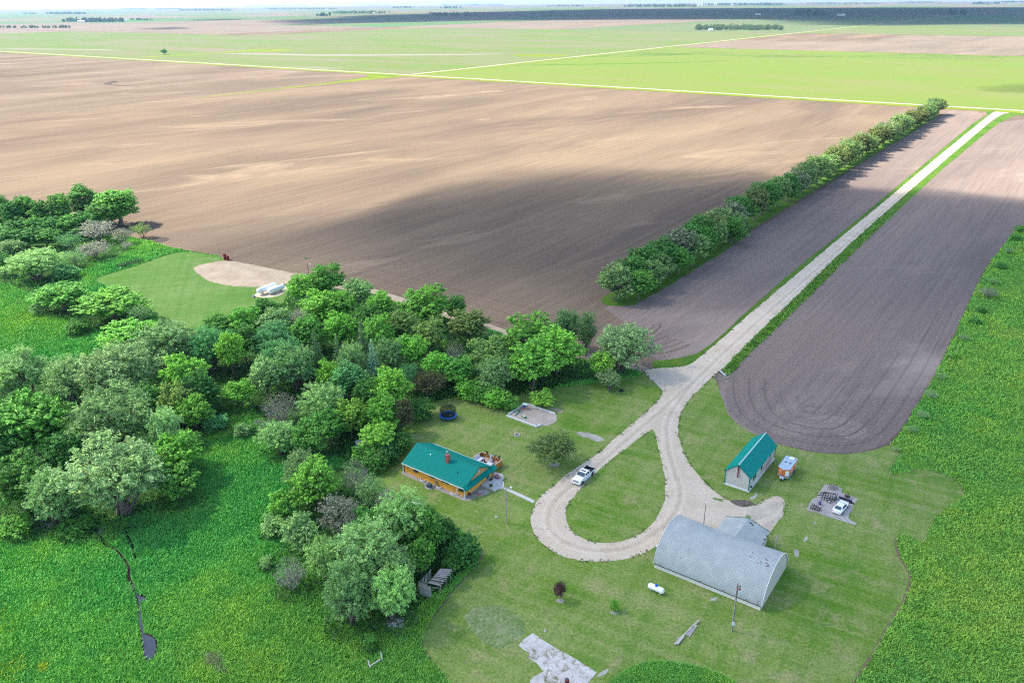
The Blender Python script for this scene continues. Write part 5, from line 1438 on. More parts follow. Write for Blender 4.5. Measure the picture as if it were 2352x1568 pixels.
def patio_chair(x, y, rz, label):
    c = thing('patio_chair', label, 'chair', hl(x, y, DZ), RZ + rz, 'chairs round the patio table')
    MB().bx(-.26, .26, -.26, .26, .40, .44).build('seat', plain('plum_mesh', (0.16, 0.095, 0.11), 0.9, 0.1), c)
    b = MB(); b.box((0, .30, .74), (.52, .04, .62), m=Matrix.Rotation(R(-10), 3, 'X')); b.build('backrest', plain('plum_mesh_back', (0.16, 0.095, 0.11), 0.9, 0.1), c)
    for sx in (-1, 1):
        for sy in (-1, 1): MB().tube((sx * .25, sy * .25, 0), (sx * .25, sy * .25, .42), 0.02, 0.02, 6).build('leg', M_black, c)
        MB().bx(sx * .27 - .02, sx * .27 + .02, -.24, .28, .62, .65).build('armrest', M_black, c)
patio_chair(-3.6, WH + 2.4, R(95), 'patio chair by the umbrella, on the side of the white swing seat')
patio_chair(-2.4, WH + 3.4, R(10), 'patio chair with its back to the outer deck rail')
patio_chair(-1.45, WH + 2.0, R(-90), 'patio chair at the end rail of the deck')
lg = thing('lounge_seat', 'pale cushioned lounge seat in the corner of the deck', 'lounge seat', hl(-5.5, WH + 2.6, DZ), RZ)
MB().bx(-.55, .55, -.95, .95, .12, .42).build('seat', plain('pale_cushion', (0.62, 0.62, 0.66), 0.95, 0.1), lg, bevel=0.05)
b = MB(); b.box((-.55, 0, .62), (.16, 1.9, .60), m=Matrix.Rotation(R(-14), 3, 'Y')); b.build('backrest', plain('pale_cushion_back', (0.58, 0.58, 0.62), 0.95, 0.1), lg, bevel=0.04)
for sx in (-1, 1):
    for sy in (-1, 1): MB().bx(sx*.48-.03, sx*.48+.03, sy*.88-.03, sy*.88+.03, 0, .12).build('leg', M_black, lg)


def flowers(name, label, loc, r, cols, seed, pot=None, group=None, n=70):
    rs = np.random.RandomState(seed)
    t = thing(name, label, 'flowers', loc, 0, group)
    z0 = 0.0
    if pot:
        MB().lathe([(r * .55, 0), (r * .8, r * .8)], 12).build('pot', pot, t); z0 = r * .7
    c = np.stack([rs.normal(size=n * 2) * r * .5, rs.normal(size=n * 2) * r * .5, z0 + np.abs(rs.normal(size=n * 2)) * r * .45 + .03], 1)
    nr = rs.normal(size=c.shape) * .5 + [0, 0, .8]; nr /= np.linalg.norm(nr, axis=1, keepdims=True)
    o = link_mesh('leaves', np_mesh('leaves', leaves_np(c, nr, rs.uniform(.06, .13, n * 2), .5, rs), 4, np.arange(n * 8)), M_leaf, t); o.color = (.07, .17, .03, 1)
    for i, cc in enumerate(cols):
        c = np.stack([rs.normal(size=n) * r * .45, rs.normal(size=n) * r * .45, z0 + r * .35 + np.abs(rs.normal(size=n)) * r * .35], 1)
        nr = rs.normal(size=c.shape) * .4 + [0, 0, 1]; nr /= np.linalg.norm(nr, axis=1, keepdims=True)
        o = link_mesh('blossoms', np_mesh('blossoms', leaves_np(c, nr, rs.uniform(.05, .10, n), .8, rs), 4, np.arange(n * 4)), M_leaf, t); o.color = (*cc, 1)
    return t
flowers('flower_pot', 'pot of pink flowers on the deck rail corner near the lounge seat', hl(-4.9, WH + 4.6, 1.58), .30, [(.55, .12, .16)], 3, M_dkred, 'flower pots on the deck rail')
flowers('flower_pot', 'pot of magenta flowers on the deck rail behind the umbrella', hl(-1.7, WH + 4.6, 1.58), .30, [(.62, .05, .22)], 4, M_dkred, 'flower pots on the deck rail')
flowers('flower_pot', 'pot of white flowers on the deck rail between the other pots', hl(-2.9, WH + 4.6, 1.58), .26, [(.7, .68, .7)], 5, M_dkred, 'flower pots on the deck rail')
flowers('flower_bed', 'bed of red and white flowers at the house corner by the door', hl(0.9, 9.3), .75, [(.62, .015, .05), (.75, .70, .74), (.6, .1, .25)], 6, None, None, 90)
flowers('flower_pot', 'low planter of green leaves on the landing steps', hl(2.35, 5.5, .52), .28, [(.10, .16, .04)], 8, M_rust)
hk = thing('shepherd_hook', 'thin black plant hook standing on the patio slab', 'plant hook', hl(2.6, 9.2, 0.06))
MB().lathe([(.16, 0), (.14, .05), (.03, .07)], 12).build('base', M_black, hk)
MB().path([(0, 0, .05), (0, 0, 1.5), (.05, 0, 1.65), (.16, 0, 1.70), (.25, 0, 1.62), (.26, 0, 1.52)], .015, 6).build('rod', M_black, hk)
hr = thing('hose_reel', 'brown hose reel with a white cap against the end wall of the house', 'hose reel', hl(.30, 1.15))
MB().lathe([(.26, -.14), (.26, .14)], 16, (0, 0, .38), Matrix.Rotation(R(90), 3, 'X')).build('drum', plain('brown_hose', (.13, .055, .03), .7), hr)
f = MB(); f.bx(-.06, .0, -.22, -.18, 0, .95); f.bx(-.06, 0, .18, .22, 0, .95); f.bx(-.06, 0, -.22, .22, .95, 1.02); f.build('frame', plain('brown_frame', (.14, .07, .04), .7), hr)
MB().lathe([(.12, 1.02), (.13, 1.12), (.04, 1.2)], 10, (-.03, 0, 0)).build('cap', M_white, hr)
ac = thing('air_conditioner', 'dark blue-grey air conditioner box beside the long house wall', 'air conditioner', hl(-8.1, -1.25), RZ)
M_acb = plain('blue_grey_metal', (.05, .085, .115), .5)
acb = MB(); acb.bx(-.42, .42, -.42, .42, .08, .86); acb.build('cabinet', M_acb, ac, bevel=.03)
g = MB()
for r in (.12, .22, .32): g.lathe([(r, .87), (r + .025, .87), (r + .025, .89), (r, .89)], 20)
g.build('fan_grille', M_steel, ac)
MB().bx(-.55, .55, -.55, .55, 0, .08).build('pad', M_conc, ac)
ps = MB(); ps.path([(.42, .3, .3), (.9, .9, .3), (1.0, 1.18, .5)], .04, 8); ps.build('pipe', M_black, ac)
cd = thing('stepping_stone', 'round brick-red paving slab on the lawn by the house corner', 'paving slab', hl(1.7, 2.6)); MB().lathe([(.48, 0), (.48, .05), (.44, .07)], 20).build('slab', plain('red_slab', (.40, .16, .12), .9), cd)
cd = thing('stepping_stone', 'flat white stone slab beside the brick-red round one', 'paving slab', hl(1.2, 3.5), .3); MB().prism([(-.5, -.18), (.4, -.22), (.55, .1), (-.3, .22)], 0, .06).build('slab', M_concw, cd)

# concrete round the house: patio, apron and the walk to the drive
zh = lambda x, y: (1038.8 + x * .1, 1009.4 + y * .1)
sheet('patio_slab', [zh(*q) for q in [(938, 715), (1172, 800), (1192, 1090), (1150, 1125), (1040, 1145), (935, 1165), (800, 1100), (720, 1045), (800, 940)]], .045, M_concw, 0)
sheet('footpath', [zh(*q) for q in [(1170, 1135), (1200, 1092), (1540, 1230), (1900, 1402), (1850, 1455), (1500, 1290)]], .048, M_concw, 0)
ap = [tuple(hl(*q)[:2]) for q in [(-16.9, 9), (-16.9, -.75), (-14.5, -.9), (-9.3, -.95), (-9.1, -2.0), (-7.3, -2.0), (-7.0, -1.0), (-3, -1.1), (.2, -1.0), (1.4, -.5), (1.5, 1.6), (2.6, 2.6), (3.3, 4.6), (.3, 5), (0, 9)]]
sheet('bare_earth', ap, .024, gravel_mat('grey_chips', (.26, .235, .2), (.33, .30, .26), (.4, .37, .33)), 1, rag=.12, step=.4, world=True)

# ------------------------------------------------------------------ the barn: x along its length, y away
RB = R(-35.5)
bp_ = Vector((39.4, 100.3, 0))
barn = thing('round_roofed_barn', 'long barn with a rounded pale grey-blue shingle roof and low beige walls', 'barn', bp_, RB)
BL, BW, BE, BT = 18.6, 12.8, 0.95, 5.95
N = 36
def arch(t):                                        # t from -1 (near eave) to 1
    return BE + (BT - BE) * max(0.0, 1 - abs(t) ** 2.0) ** 0.62
prof = []
for i in range(N + 1):
    a = -math.cos(math.pi * i / N); t_ = math.copysign(abs(a) ** 0.9, a)
    prof.append((BW / 2 + t_ * (BW / 2 + 0.12), arch(t_)))
M_shing = shingle_mat('grey_lock_shingles', (0.375, 0.400, 0.372), (0.345, 0.370, 0.346), (0.295, 0.320, 0.304))


def arch_roof(name, prof, x0, x1, th, mat, parent, sag=0.0, k=14):
    """arched shell in k bays along x; the ridge of an old roof sags a little between its ends"""
    vs, fs = [], []
    arc = [0.0]
    for a, b in zip(prof[:-1], prof[1:]): arc.append(arc[-1] + math.hypot(b[0]-a[0], b[1]-a[1]))
    n = len(prof); top = max(p[1] for p in prof); low = min(p[1] for p in prof)
    xs = [x0 + (x1 - x0) * i / k for i in range(k + 1)]
    for lay in (0, th):
        for i, x in enumerate(xs):
            s_ = sag * math.sin(math.pi * i / k) ** 1.3
            for p in prof: vs.append((x, p[0], p[1] - lay - s_ * (p[1] - low) / (top - low)))
    off = (k + 1) * n
    for i in range(k):
        for j in range(n - 1):
            fs.append((i*n + j, (i+1)*n + j, (i+1)*n + j + 1, i*n + j + 1)); fs.append((off + i*n + j + 1, off + (i+1)*n + j + 1, off + (i+1)*n + j, off + i*n + j))
        for j in (0, n - 1): fs.append((i*n + j, off + i*n + j, off + (i+1)*n + j, (i+1)*n + j))
    for i in (0, k):
        for j in range(n - 1): fs.append((i*n + j, i*n + j + 1, off + i*n + j + 1, off + i*n + j))
    me = bpy.data.meshes.new(name); me.from_pydata(vs, [], fs)
    bm = bmesh.new(); bm.from_mesh(me); bmesh.ops.recalc_face_normals(bm, faces=bm.faces); bm.to_mesh(me); bm.free()
    ul = me.uv_layers.new(name='UVMap')
    for lp_ in me.loops:
        ul.data[lp_.index].uv = (me.vertices[lp_.vertex_index].co.x, arc[lp_.vertex_index % n])
    me.polygons.foreach_set('use_smooth', [True] * len(me.polygons))
    try: me.set_sharp_from_angle(angle=R(40))
    except Exception: pass
    return link_mesh(name, me, mat, parent)


SAG = 0.42
bro = arch_roof('roof', prof, -BL - 0.15, 0.15, 0.12, M_shing, barn, SAG)
bw = MB()
bw.bx(-BL, -0.02, -0.02, 0.10, 0.0, BE - 0.02); bw.bx(-BL, -0.02, BW - 0.10, BW + 0.02, 0.0, BE - 0.02); bw.build('side_wall', boards('pale_low_wall', (0.72, 0.67, 0.59), (0.55, 0.51, 0.45), 0.23, 'X', 0.5, 0.06, strength=0.3), barn)
for x0, x1 in ((-0.10, 0.0), (-BL - 0.0, -BL + 0.10)):
    e = MB(); e.extr([(0.0, 0.0)] + [(min(max(p[0], 0.0), BW), max(0.1, p[1] - 0.13)) for p in prof] + [(BW, 0.0)], x0, x1); e.build('end_wall', M_beigey, barn)
tr = MB()
for a, b in zip(prof[:-1], prof[1:]):
    tr.bar((0.17, a[0], a[1] - 0.03), (0.17, b[0], b[1] - 0.03), 0.05, 0.14)
M_edge = plain('pale_edge_trim', (0.80, 0.82, 0.82), 0.5)
tr.build('roof_edge', M_edge, bro)
tr = MB()
for a, b in zip(prof[:-1], prof[1:]): tr.bar((-BL - 0.17, a[0], a[1] - 0.03), (-BL - 0.17, b[0], b[1] - 0.03), 0.05, 0.14)
tr.build('roof_edge', M_edge, bro)
dp = MB(); dp.bx(-BL - .15, .15, -0.20, -0.11, BE - 0.10, BE - 0.02); dp.build('drip_edge', M_black, bro)
ld = MB(); ld.tube((-BL - 0.1, 2.2, 2.7), (-BL - 0.8, 2.2, 2.8), 0.03, 0.03, 6); ld.lathe([(0.16, 2.85), (0.18, 2.95), (0.05, 3.08)], 10, (-BL - 0.85, 2.2, -.2)); ld.build('yard_lamp', M_white, barn)
# roof blemishes: missing shingles by the end gable and along the eave
sp = random.Random(9); bl = MB()
def on_roof(x, k, wd, dz=0.012):
    i = int(k * N); a, b = prof[i], prof[i + 1]; f = k * N - i
    y, z = a[0] + (b[0]-a[0]) * f, a[1] + (b[1]-a[1]) * f
    ty = Vector((0, b[0]-a[0], b[1]-a[1])).normalized(); nn = Vector((0, -ty.z, ty.y)); nn = nn if nn.z > 0 else -nn
    z -= SAG * math.sin(math.pi * (x + BL + .15) / (BL + .3)) ** 1.3 * (z - BE) / (BT - BE)
    c = Vector((x, y, z)) + nn * dz; h = wd / 2
    tx_ = Vector((1, 0, 0))
    bl.add([c - tx_*h*1.2 - ty*h*.5, c + tx_*h*1.1 - ty*h*.6, c + tx_*h + ty*h*.5, c - tx_*h*1.1 + ty*h*.6], [(0, 1, 2, 3)])
for _ in range(24): on_roof(sp.uniform(-4.5, -0.5), sp.uniform(0.40, 0.55), sp.uniform(0.14, 0.32))
for x in (-17.5, -10.2, -6.4, -6.1, -4.0, -2.4, -2.2, -0.5, -0.6): on_roof(x, sp.uniform(0.01, 0.035), sp.uniform(0.14, 0.30))
for x, k in ((-14.4, .2), (-13.6, .3), (-0.5, .03), (-0.4, .07), (-0.6, .05)): on_roof(x, k, .2)
bl.build('bare_shingle_patch', plain('bare_roof_board', (0.15, 0.085, 0.075), 0.95), bro)
# the gabled annex at the back: ridge runs out from the barn
A0, A1_, AY = -12.6, -5.0, BW + 4.6
AE, AR = 2.55, 3.75
am = (A0 + A1_) / 2
ar = MB(); ar.extry([(A0 - .3, AE - .1), (am, AR), (A1_ + .3, AE - .1), (A1_ + .3, AE - .2), (am, AR - .1), (A0 - .3, AE - .2)], BW - 3.6, AY + .3)
M_shing2 = shingle_mat('grey_annex_shingles', (0.375, 0.400, 0.372), (0.345, 0.370, 0.346), (0.295, 0.320, 0.304))
aro = ar.build('annex_roof', M_shing2, barn)
ul = aro.data.uv_layers.new(name='UVMap')
for lp_ in aro.data.loops:
    c = aro.data.vertices[lp_.vertex_index].co; ul.data[lp_.index].uv = (c.y, c.x * 1.05)
aw = MB(); aw.bx(A0, A0 + .1, BW - .3, AY, 0, AE - .22); aw.bx(A1_ - .1, A1_, BW - .3, AY, 0, AE - .22)
aw.build('annex_wall', M_beigey, barn)
aw = MB(); aw.extry([(A0, 0), (A0, AE - .21), (am, AR - .12), (A1_, AE - .21), (A1_, 0)], AY - .1, AY); aw.build('annex_gable', M_beige, barn)
at_ = MB(); at_.bar((A0 - .32, AY + .32, AE - .12), (am, AY + .32, AR - .02), .05, .2); at_.bar((am, AY + .32, AR - .02), (A1_ + .32, AY + .32, AE - .12), .05, .2); at_.build('annex_trim', M_tealp, aro)
bl = MB()
for x, y in ((-8.2, AY - .7), (-7.9, AY - .5), (-7.6, AY - .8)): bl.box((x, y, AR - (abs(x - am)) * .30 + .06), (.3, .22, .03))
for y in (BW + 2.2, BW + 3.4): bl.box((A1_ + .22, y, AE - .02), (.28, .3, .05))
bl.build('bare_shingle_patch', M_black, aro)

# ------------------------------------------------------------------ the shed: x across the gable, y along its length
RS = R(-35.8)
shed = thing('metal_shed', 'tall narrow beige metal shed with a teal gable roof', 'shed', Vector((46.72, 133.74, 0)), RS)
SW, SLn, SE, SR = 4.95, 15.1, 3.5, 5.55
MB().bx(-SW - .12, .12, -.12, SLn + .12, 0, .30).build('base', plain('white_base', (0.72, 0.74, 0.74), .7), shed)
sw = MB(); sw.bx(-SW, -SW + .08, 0, SLn, .30, SE - .03); sw.bx(-.08, 0, 0, SLn, .30, SE - .03); sw.build('side_wall', M_beigey, shed)
for y0 in (0.001, SLn - .081):
    g = MB(); g.extry([(-SW, .30), (-SW, SE - .03), (-SW/2, SR - .14), (0, SE - .03), (0, .30)], y0, y0 + .08); g.build('gable_wall', M_beige, shed)
sr = MB(); s_ = (SR - SE) / (SW / 2)
sr.extry([(-SW - .32, SE - .32 * s_), (-SW/2, SR), (.32, SE - .32 * s_), (.32, SE - .32 * s_ - .1), (-SW/2, SR - .1), (-SW - .32, SE - .32 * s_ - .1)], -.30, SLn + .30)
M_shedroof = boards('teal_shed_roof', (0.003, 0.225, 0.180), (0.002, 0.17, 0.135), 0.30, 'Y', 0.6, 0.06, 0.06, 0.3)
sro = sr.build('roof', M_shedroof, shed)
r_ = MB(); r_.extry([(-SW/2 - .12, SR - .085), (-SW/2, SR + .035), (-SW/2 + .12, SR - .085)], -.32, SLn + .32); r_.build('ridge_cap', plain('pale_ridge', (.55, .66, .64), .4), sro)
t_ = MB()
t_.bar((-SW - .32, -.32, SE - .32*s_ - .04), (-SW/2, -.32, SR - .04), .04, .2); t_.bar((-SW/2, -.32, SR - .04), (.32, -.32, SE - .32*s_ - .04), .04, .2)
t_.build('bargeboard', M_tealp, sro)
c_ = MB()
for x, y in ((-SW - .01, -.01), (.01, -.01), (.01, SLn + .01), (-SW - .01, SLn + .01)): c_.bx(x - .09, x + .09, y - .07, y + .07, .30, SE - .06)
c_.build('corner_trim', M_tealp, shed)
for y, wd in ((2.35, .55), (3.35, .55), (6.9, .6), (12.2, .8)):
    window(shed, 0.0, y, 1.55, wd, 1.2, 'x+', M_white if y > 10 else M_tealp)
fl = MB(); fl.tube((-SW/2 + .05, -.22, 2.55), (-SW/2 + .05, -.22, 5.3), .09, .09, 10); fl.tube((-SW/2 + .05, -.22, 2.62), (-SW/2 + .05, .0, 2.62), .08, .08, 8)
for z in (3.0, 3.6, 4.2, 4.8): fl.bx(-SW/2 - .09, -SW/2 + .26, -.30, 0, z, z + .05)
fl.build('flue_pipe', M_dkred, shed)
ds = MB(); ds.bx(.02, .3, .9, 1.2, .55, .85); ds.build('outlet_box', M_black, shed)

# ------------------------------------------------------------------ vehicles
def wheel(parent, x, y, r, wd, rim=M_steel, zc=None, tyre=M_rubber):
    zc = r if zc is None else zc
    s = 1 if y > 0 else -1
    Mx = Matrix.Rotation(R(90) * -s, 3, 'X')
    w_ = MB(); w_.lathe([(r*.62, -wd/2), (r*.92, -wd/2), (r, -wd/2 + .05), (r, wd/2 - .05), (r*.92, wd/2), (r*.62, wd/2)], 22, (x, y, zc), Mx)
    wo = w_.build('wheel', tyre, parent, smooth=True)
    h_ = MB(); h_.lathe([(r*.63, wd/2 - .06), (r*.60, wd/2 - .01), (r*.25, wd/2 - .05), (r*.16, wd/2 + .01), (r*.05, wd/2 + .015)], 16, (x, y, zc), Mx); h_.build('rim', rim, wo, smooth=True)
    return wo


def loft(sections, name, mat, parent, smooth=True, bevel=0.0):
    """sections: list of (x, [(y, z) ...]) rings of equal length, joined along x and closed at both ends"""
    vs, fs = [], []; n = len(sections[0][1])
    for x, ring in sections: vs += [((x + p[2]) if len(p) > 2 else x, p[0], p[1]) for p in ring]
    for k in range(len(sections) - 1):
        for i in range(n): fs.append((k*n + i, k*n + (i+1) % n, (k+1)*n + (i+1) % n, (k+1)*n + i))
    fs.append(tuple(range(n))); fs.append(tuple(range((len(sections)-1)*n, len(sections)*n))[::-1])
    mb = MB(); mb.add(vs, fs); return mb.build(name, mat, parent, smooth, bevel)


def ring(w_, z0, z1, r=.10, tuck=.06):
    """half-width w_, from z0 to z1, softened corners"""
    return [(-w_ + tuck, z0), (w_ - tuck, z0), (w_, z0 + (z1 - z0) * .35), (w_, z1 - r), (w_ - r, z1), (-w_ + r, z1), (-w_, z1 - r), (-w_, z0 + (z1 - z0) * .35)]


zt = lambda x, y: ((1310 + x / 17.425) * .98, (1060 + y / 17.425) * .98)
fw, rw = Vector(at(*zt(945, 1318))), Vector(at(*zt(1362, 945)))
tdir = (fw - rw); tdir.z = 0; tdir.normalize()
left_n = Vector((-tdir.y, tdir.x, 0))                  # left of travel; the seen wheels are on the left side
tc = (fw + rw) / 2 - left_n * .88
trk = thing('pickup_truck', 'white crew-cab pickup truck parked on the gravel drive with an open empty bed', 'pickup truck', tc, math.atan2(tdir.y, tdir.x))
TW = 1.00
# lower body with wheel arches
def side_prof(pts): return pts
body = MB()
def arch_pts(cx, r, n=8): return [(cx + r * math.cos(math.pi - math.pi * i / n), .55 + r * math.sin(math.pi - math.pi * i / n)) for i in range(n + 1)]
low = [(-3.05, .62), (-2.62, .55)] + arch_pts(-2.0, .55) + [(-1.4, .50), (1.4, .50)] + arch_pts(2.0, .55) + [(2.62, .55), (3.0, .62)]
top = [(3.02, 1.10), (2.95, 1.24), (1.45, 1.36), (.9, 1.38), (-1.02, 1.38), (-3.08, 1.38)]
cab_low = low + top
n = len(cab_low)
# two thin flanks and a floor-to-top core keep the bed hollow
for y0, y1 in ((TW - .10, TW), (-TW, -TW + .10)): body.extry(cab_low, y0, y1)
body.extry([(1.0, .55), (1.45, .60), (1.45, 1.33), (1.0, 1.34)], -TW + .1, TW - .1)
body.extry([(1.45, .60), (2.62, .60), (3.0, .68), (3.02, 1.10), (2.94, 1.26), (2.3, 1.36), (1.45, 1.42)], -TW + .1, TW - .1)
body.extry([(-1.02, .55), (1.0, .55), (1.0, 1.36), (-1.02, 1.36)], -TW + .1, TW - .1)
body.extry([(-3.08, .60), (-2.98, .60), (-2.98, 1.37), (-3.08, 1.37)], -TW + .1, TW - .1)
bo = body.build('body', M_carw, trk, smooth=True, bevel=.025)
hd = MB(); hd.add([(1.38, -.92, 1.37), (2.35, -.90, 1.33), (2.95, -.82, 1.20), (2.95, .82, 1.20), (2.35, .90, 1.33), (1.38, .92, 1.37), (1.38, -.70, 1.44), (2.3, -.68, 1.40), (2.88, -.62, 1.26), (2.88, .62, 1.26), (2.3, .68, 1.40), (1.38, .70, 1.44)],
               [(0, 1, 7, 6), (1, 2, 8, 7), (3, 4, 10, 9), (4, 5, 11, 10), (2, 3, 9, 8), (6, 7, 10, 11), (7, 8, 9, 10), (0, 6, 11, 5), (5, 4, 3, 2, 1, 0)])
hd.build('bonnet', M_carw, trk, smooth=True)
bd = MB(); bd.bx(-2.98, -1.04, -TW + .10, TW - .10, .80, .84); bd.bx(-2.985, -2.94, -TW + .1, TW - .1, .84, 1.36); bd.bx(-1.10, -1.04, -TW + .1, TW - .1, .84, 1.36)
bd.bx(-2.98, -1.04, -TW + .10, -TW + .15, .84, 1.36); bd.bx(-2.98, -1.04, TW - .15, TW - .10, .84, 1.36); bd.bx(-2.35, -1.65, -TW + .15, -TW + .38, .84, 1.05); bd.bx(-2.35, -1.65, TW - .38, TW - .15, .84, 1.05)
bdo = bd.build('bed_liner', plain('dark_bed_liner', (.035, .04, .05), .8, .2), trk)
for y in (-TW + .06, TW - .06):
    r_ = MB(); r_.bx(-3.08, -1.04, y - .07, y + .07, 1.38, 1.41); r_.build('bed_rail', M_black, bdo)
# cab
CB = [(-1.02, 1.36), (-1.0, 1.80), (-.86, 1.93), (-.4, 1.97), (.25, 1.97), (.50, 1.92), (1.42, 1.40)]
def cabring(x, z, wt): return (x, z, wt)
cabv, cabf = [], []
for x, z in CB:
    wv = .96 - .16 * max(0, (z - 1.36) / .61)
    cabv += [(x, -wv, z), (x, wv, z)]
m = len(CB)
cabf = [(2*i, 2*i+2, 2*i+3, 2*i+1) for i in range(m - 1)] + [tuple(range(0, 2*m, 2))[::-1], tuple(range(1, 2*m, 2)), (0, 1, 2*m-1, 2*m-2)]
cb_ = MB(); cb_.add(cabv, cabf); cbo = cb_.build('cab', M_carw, trk, smooth=True, bevel=.03)
def cw(z): return .96 - .16 * max(0, (z - 1.36) / .61)
gl = MB(); f1, f2 = (.58, 1.895), (1.36, 1.45); ex = .018
gl.add([(f1[0]+ex, -cw(f1[1])+.05, f1[1]+ex), (f1[0]+ex, cw(f1[1])-.05, f1[1]+ex), (f2[0]+ex, cw(f2[1])-.04, f2[1]+ex), (f2[0]+ex, -cw(f2[1])+.04, f2[1]+ex)], [(0, 1, 2, 3)]); gl.build('windscreen', M_wind, cbo)
gl = MB(); gl.add([(-1.025, -.74, 1.50), (-1.025, .74, 1.50), (-1.015, .70, 1.82), (-1.015, -.70, 1.82)], [(0, 1, 2, 3)]); gl.build('rear_window', M_glass, cbo)
for s in (-1, 1):
    for q in ([(1.08, 1.45), (.52, 1.83), (.20, 1.86), (.20, 1.45)], [(.08, 1.45), (.08, 1.86), (-.62, 1.85), (-.72, 1.45)]):
        gl = MB(); gl.add([(x, s * (cw(z) + .012), z) for x, z in q], [(0, 1, 2, 3)]); gl.build('side_window', M_glass, cbo)
sn = MB(); sn.box((.05, 0, 1.985), (.42, 1.05, .02)); sn.build('sunroof', plain('tinted_roof_glass', (.055, .04, .075), .15, .5), cbo)
for s in (-1, 1):
    mr = MB(); mr.box((1.02, s * 1.14, 1.50), (.12, .20, .26)); mr.bar((1.05, s * .95, 1.42), (1.03, s * 1.08, 1.45), .05); mr.build('mirror', M_carw, cbo, bevel=.03)
    sb = MB(); sb.bx(-1.2, 1.35, s * 1.0 - .09, s * 1.0 + .09, .38, .46); sb.build('running_board', M_steel, trk)
    hl_ = MB(); hl_.box((2.985, s * .83, 1.02), (.10, .26, .24)); hl_.build('headlight', M_lamp, trk, bevel=.02)
    tl = MB(); tl.box((-3.085, s * .93, 1.12), (.05, .14, .40)); tl.build('tail_light', M_redlamp, trk)
    fog = MB(); fog.box((3.20, s * .68, .60), (.03, .22, .10)); fog.build('fog_lamp', M_black, trk)
gr_ = MB(); gr_.bx(3.0, 3.05, -.66, .66, .86, 1.18)
gro = gr_.build('grille', plain('dark_grille', (.10, .11, .12), .4), trk)
gb = MB()
for z in (.92, 1.02, 1.12): gb.bx(3.05, 3.09, -.68, .68, z - .02, z + .02)
gb.bx(3.05, 3.085, -.16, .16, .97, 1.07); gb.build('grille_bar', M_chrome, gro)
bm_ = MB(); bm_.bx(3.0, 3.20, -.98, .98, .52, .78); bm_.build('bumper', M_carw, trk, bevel=.05)
bm_ = MB(); bm_.bx(-3.28, -3.08, -.92, .92, .52, .70); bm_.build('bumper', M_chrome, trk, bevel=.03)
for x in (-2.0, 2.0):
    for y in (-.86, .86): wheel(trk, x, y, .42, .28, M_steel)

# white sedan on the slab
zk = lambda x, y: ((1830 + x / 8.712) * .98, (1100 + y / 8.712) * .98)
ca, cb2 = Vector(at(*zk(1125, 925))), Vector(at(*zk(1345, 660)))
cdir = (cb2 - ca); cdir.z = 0; cdir.normalize()
cc = ca + cdir * 2.35 + Vector((-cdir.y, cdir.x, 0)) * .05
car = thing('white_car', 'white rounded two-door car parked on the cracked slab, tail towards the barn', 'car', cc, math.atan2(cdir.y, cdir.x))
P_ = [(-2.38, .42, .62, .74), (-2.28, .30, .86, .84), (-1.75, .26, .95, .89), (-1.0, .24, .96, .91), (.2, .24, .95, .91), (1.1, .25, .93, .90), (1.8, .28, .84, .86), (2.2, .34, .72, .78), (2.36, .42, .60, .66)]
loft([(x, ring(w_, z0, z1, .12, .10)) for x, z0, z1, w_ in P_], 'body', M_carw, car, True)
cv, cf = [], []
CR = [(-1.95, .95, .76), (-1.15, 1.30, .64), (-.75, 1.385, .58), (-.15, 1.40, .57), (.30, 1.34, .60), (1.15, .93, .78)]
for x, z, w_ in CR: cv += [(x, -w_, z), (x, -w_ * .80, z + .02), (x, w_ * .80, z + .02), (x, w_, z), (x, .86, .90), (x, -.86, .90)]
m = 6
for k in range(len(CR) - 1):
    for i in range(m): cf.append((k*m + i, k*m + (i+1) % m, (k+1)*m + (i+1) % m, (k+1)*m + i))
cf += [tuple(range(m)), tuple(range((len(CR)-1)*m, len(CR)*m))[::-1]]
cbm = MB(); cbm.add(cv, cf); cab2 = cbm.build('cabin', M_carw, car, True)
g = MB(); g.add([(-1.86, -.62, 1.015), (-1.86, .62, 1.015), (-1.14, .54, 1.335), (-1.14, -.54, 1.335)], [(0, 1, 2, 3)]); g.build('rear_window', M_wind, cab2)
g = MB(); g.add([(1.08, -.64, .995), (1.08, .64, .995), (.36, .50, 1.345), (.36, -.50, 1.345)], [(0, 1, 2, 3)]); g.build('windscreen', M_glass, cab2)
for s in (-1, 1):
    g = MB(); g.add([(.85, s*.86, .98), (.25, s*.705, 1.27), (-.70, s*.70, 1.30), (-1.35, s*.80, 1.06), (-1.0, s*.865, .97)], [(0, 1, 2, 3, 4)]); g.build('side_window', M_glass, cab2)
    t2 = MB(); t2.box((-2.33, s * .60, .72), (.06, .26, .14)); t2.build('tail_light', M_redlamp, car, bevel=.02)
    h2 = MB(); h2.box((2.22, s * .60, .66), (.16, .26, .12)); h2.build('headlight', M_lamp, car, bevel=.03)
    m2 = MB(); m2.box((.72, s * .98, .98), (.10, .18, .12)); m2.build('mirror', M_carw, car, bevel=.02)
    for x in (-1.42, 1.40): wheel(car, x, s * .80, .32, .20, M_steel)

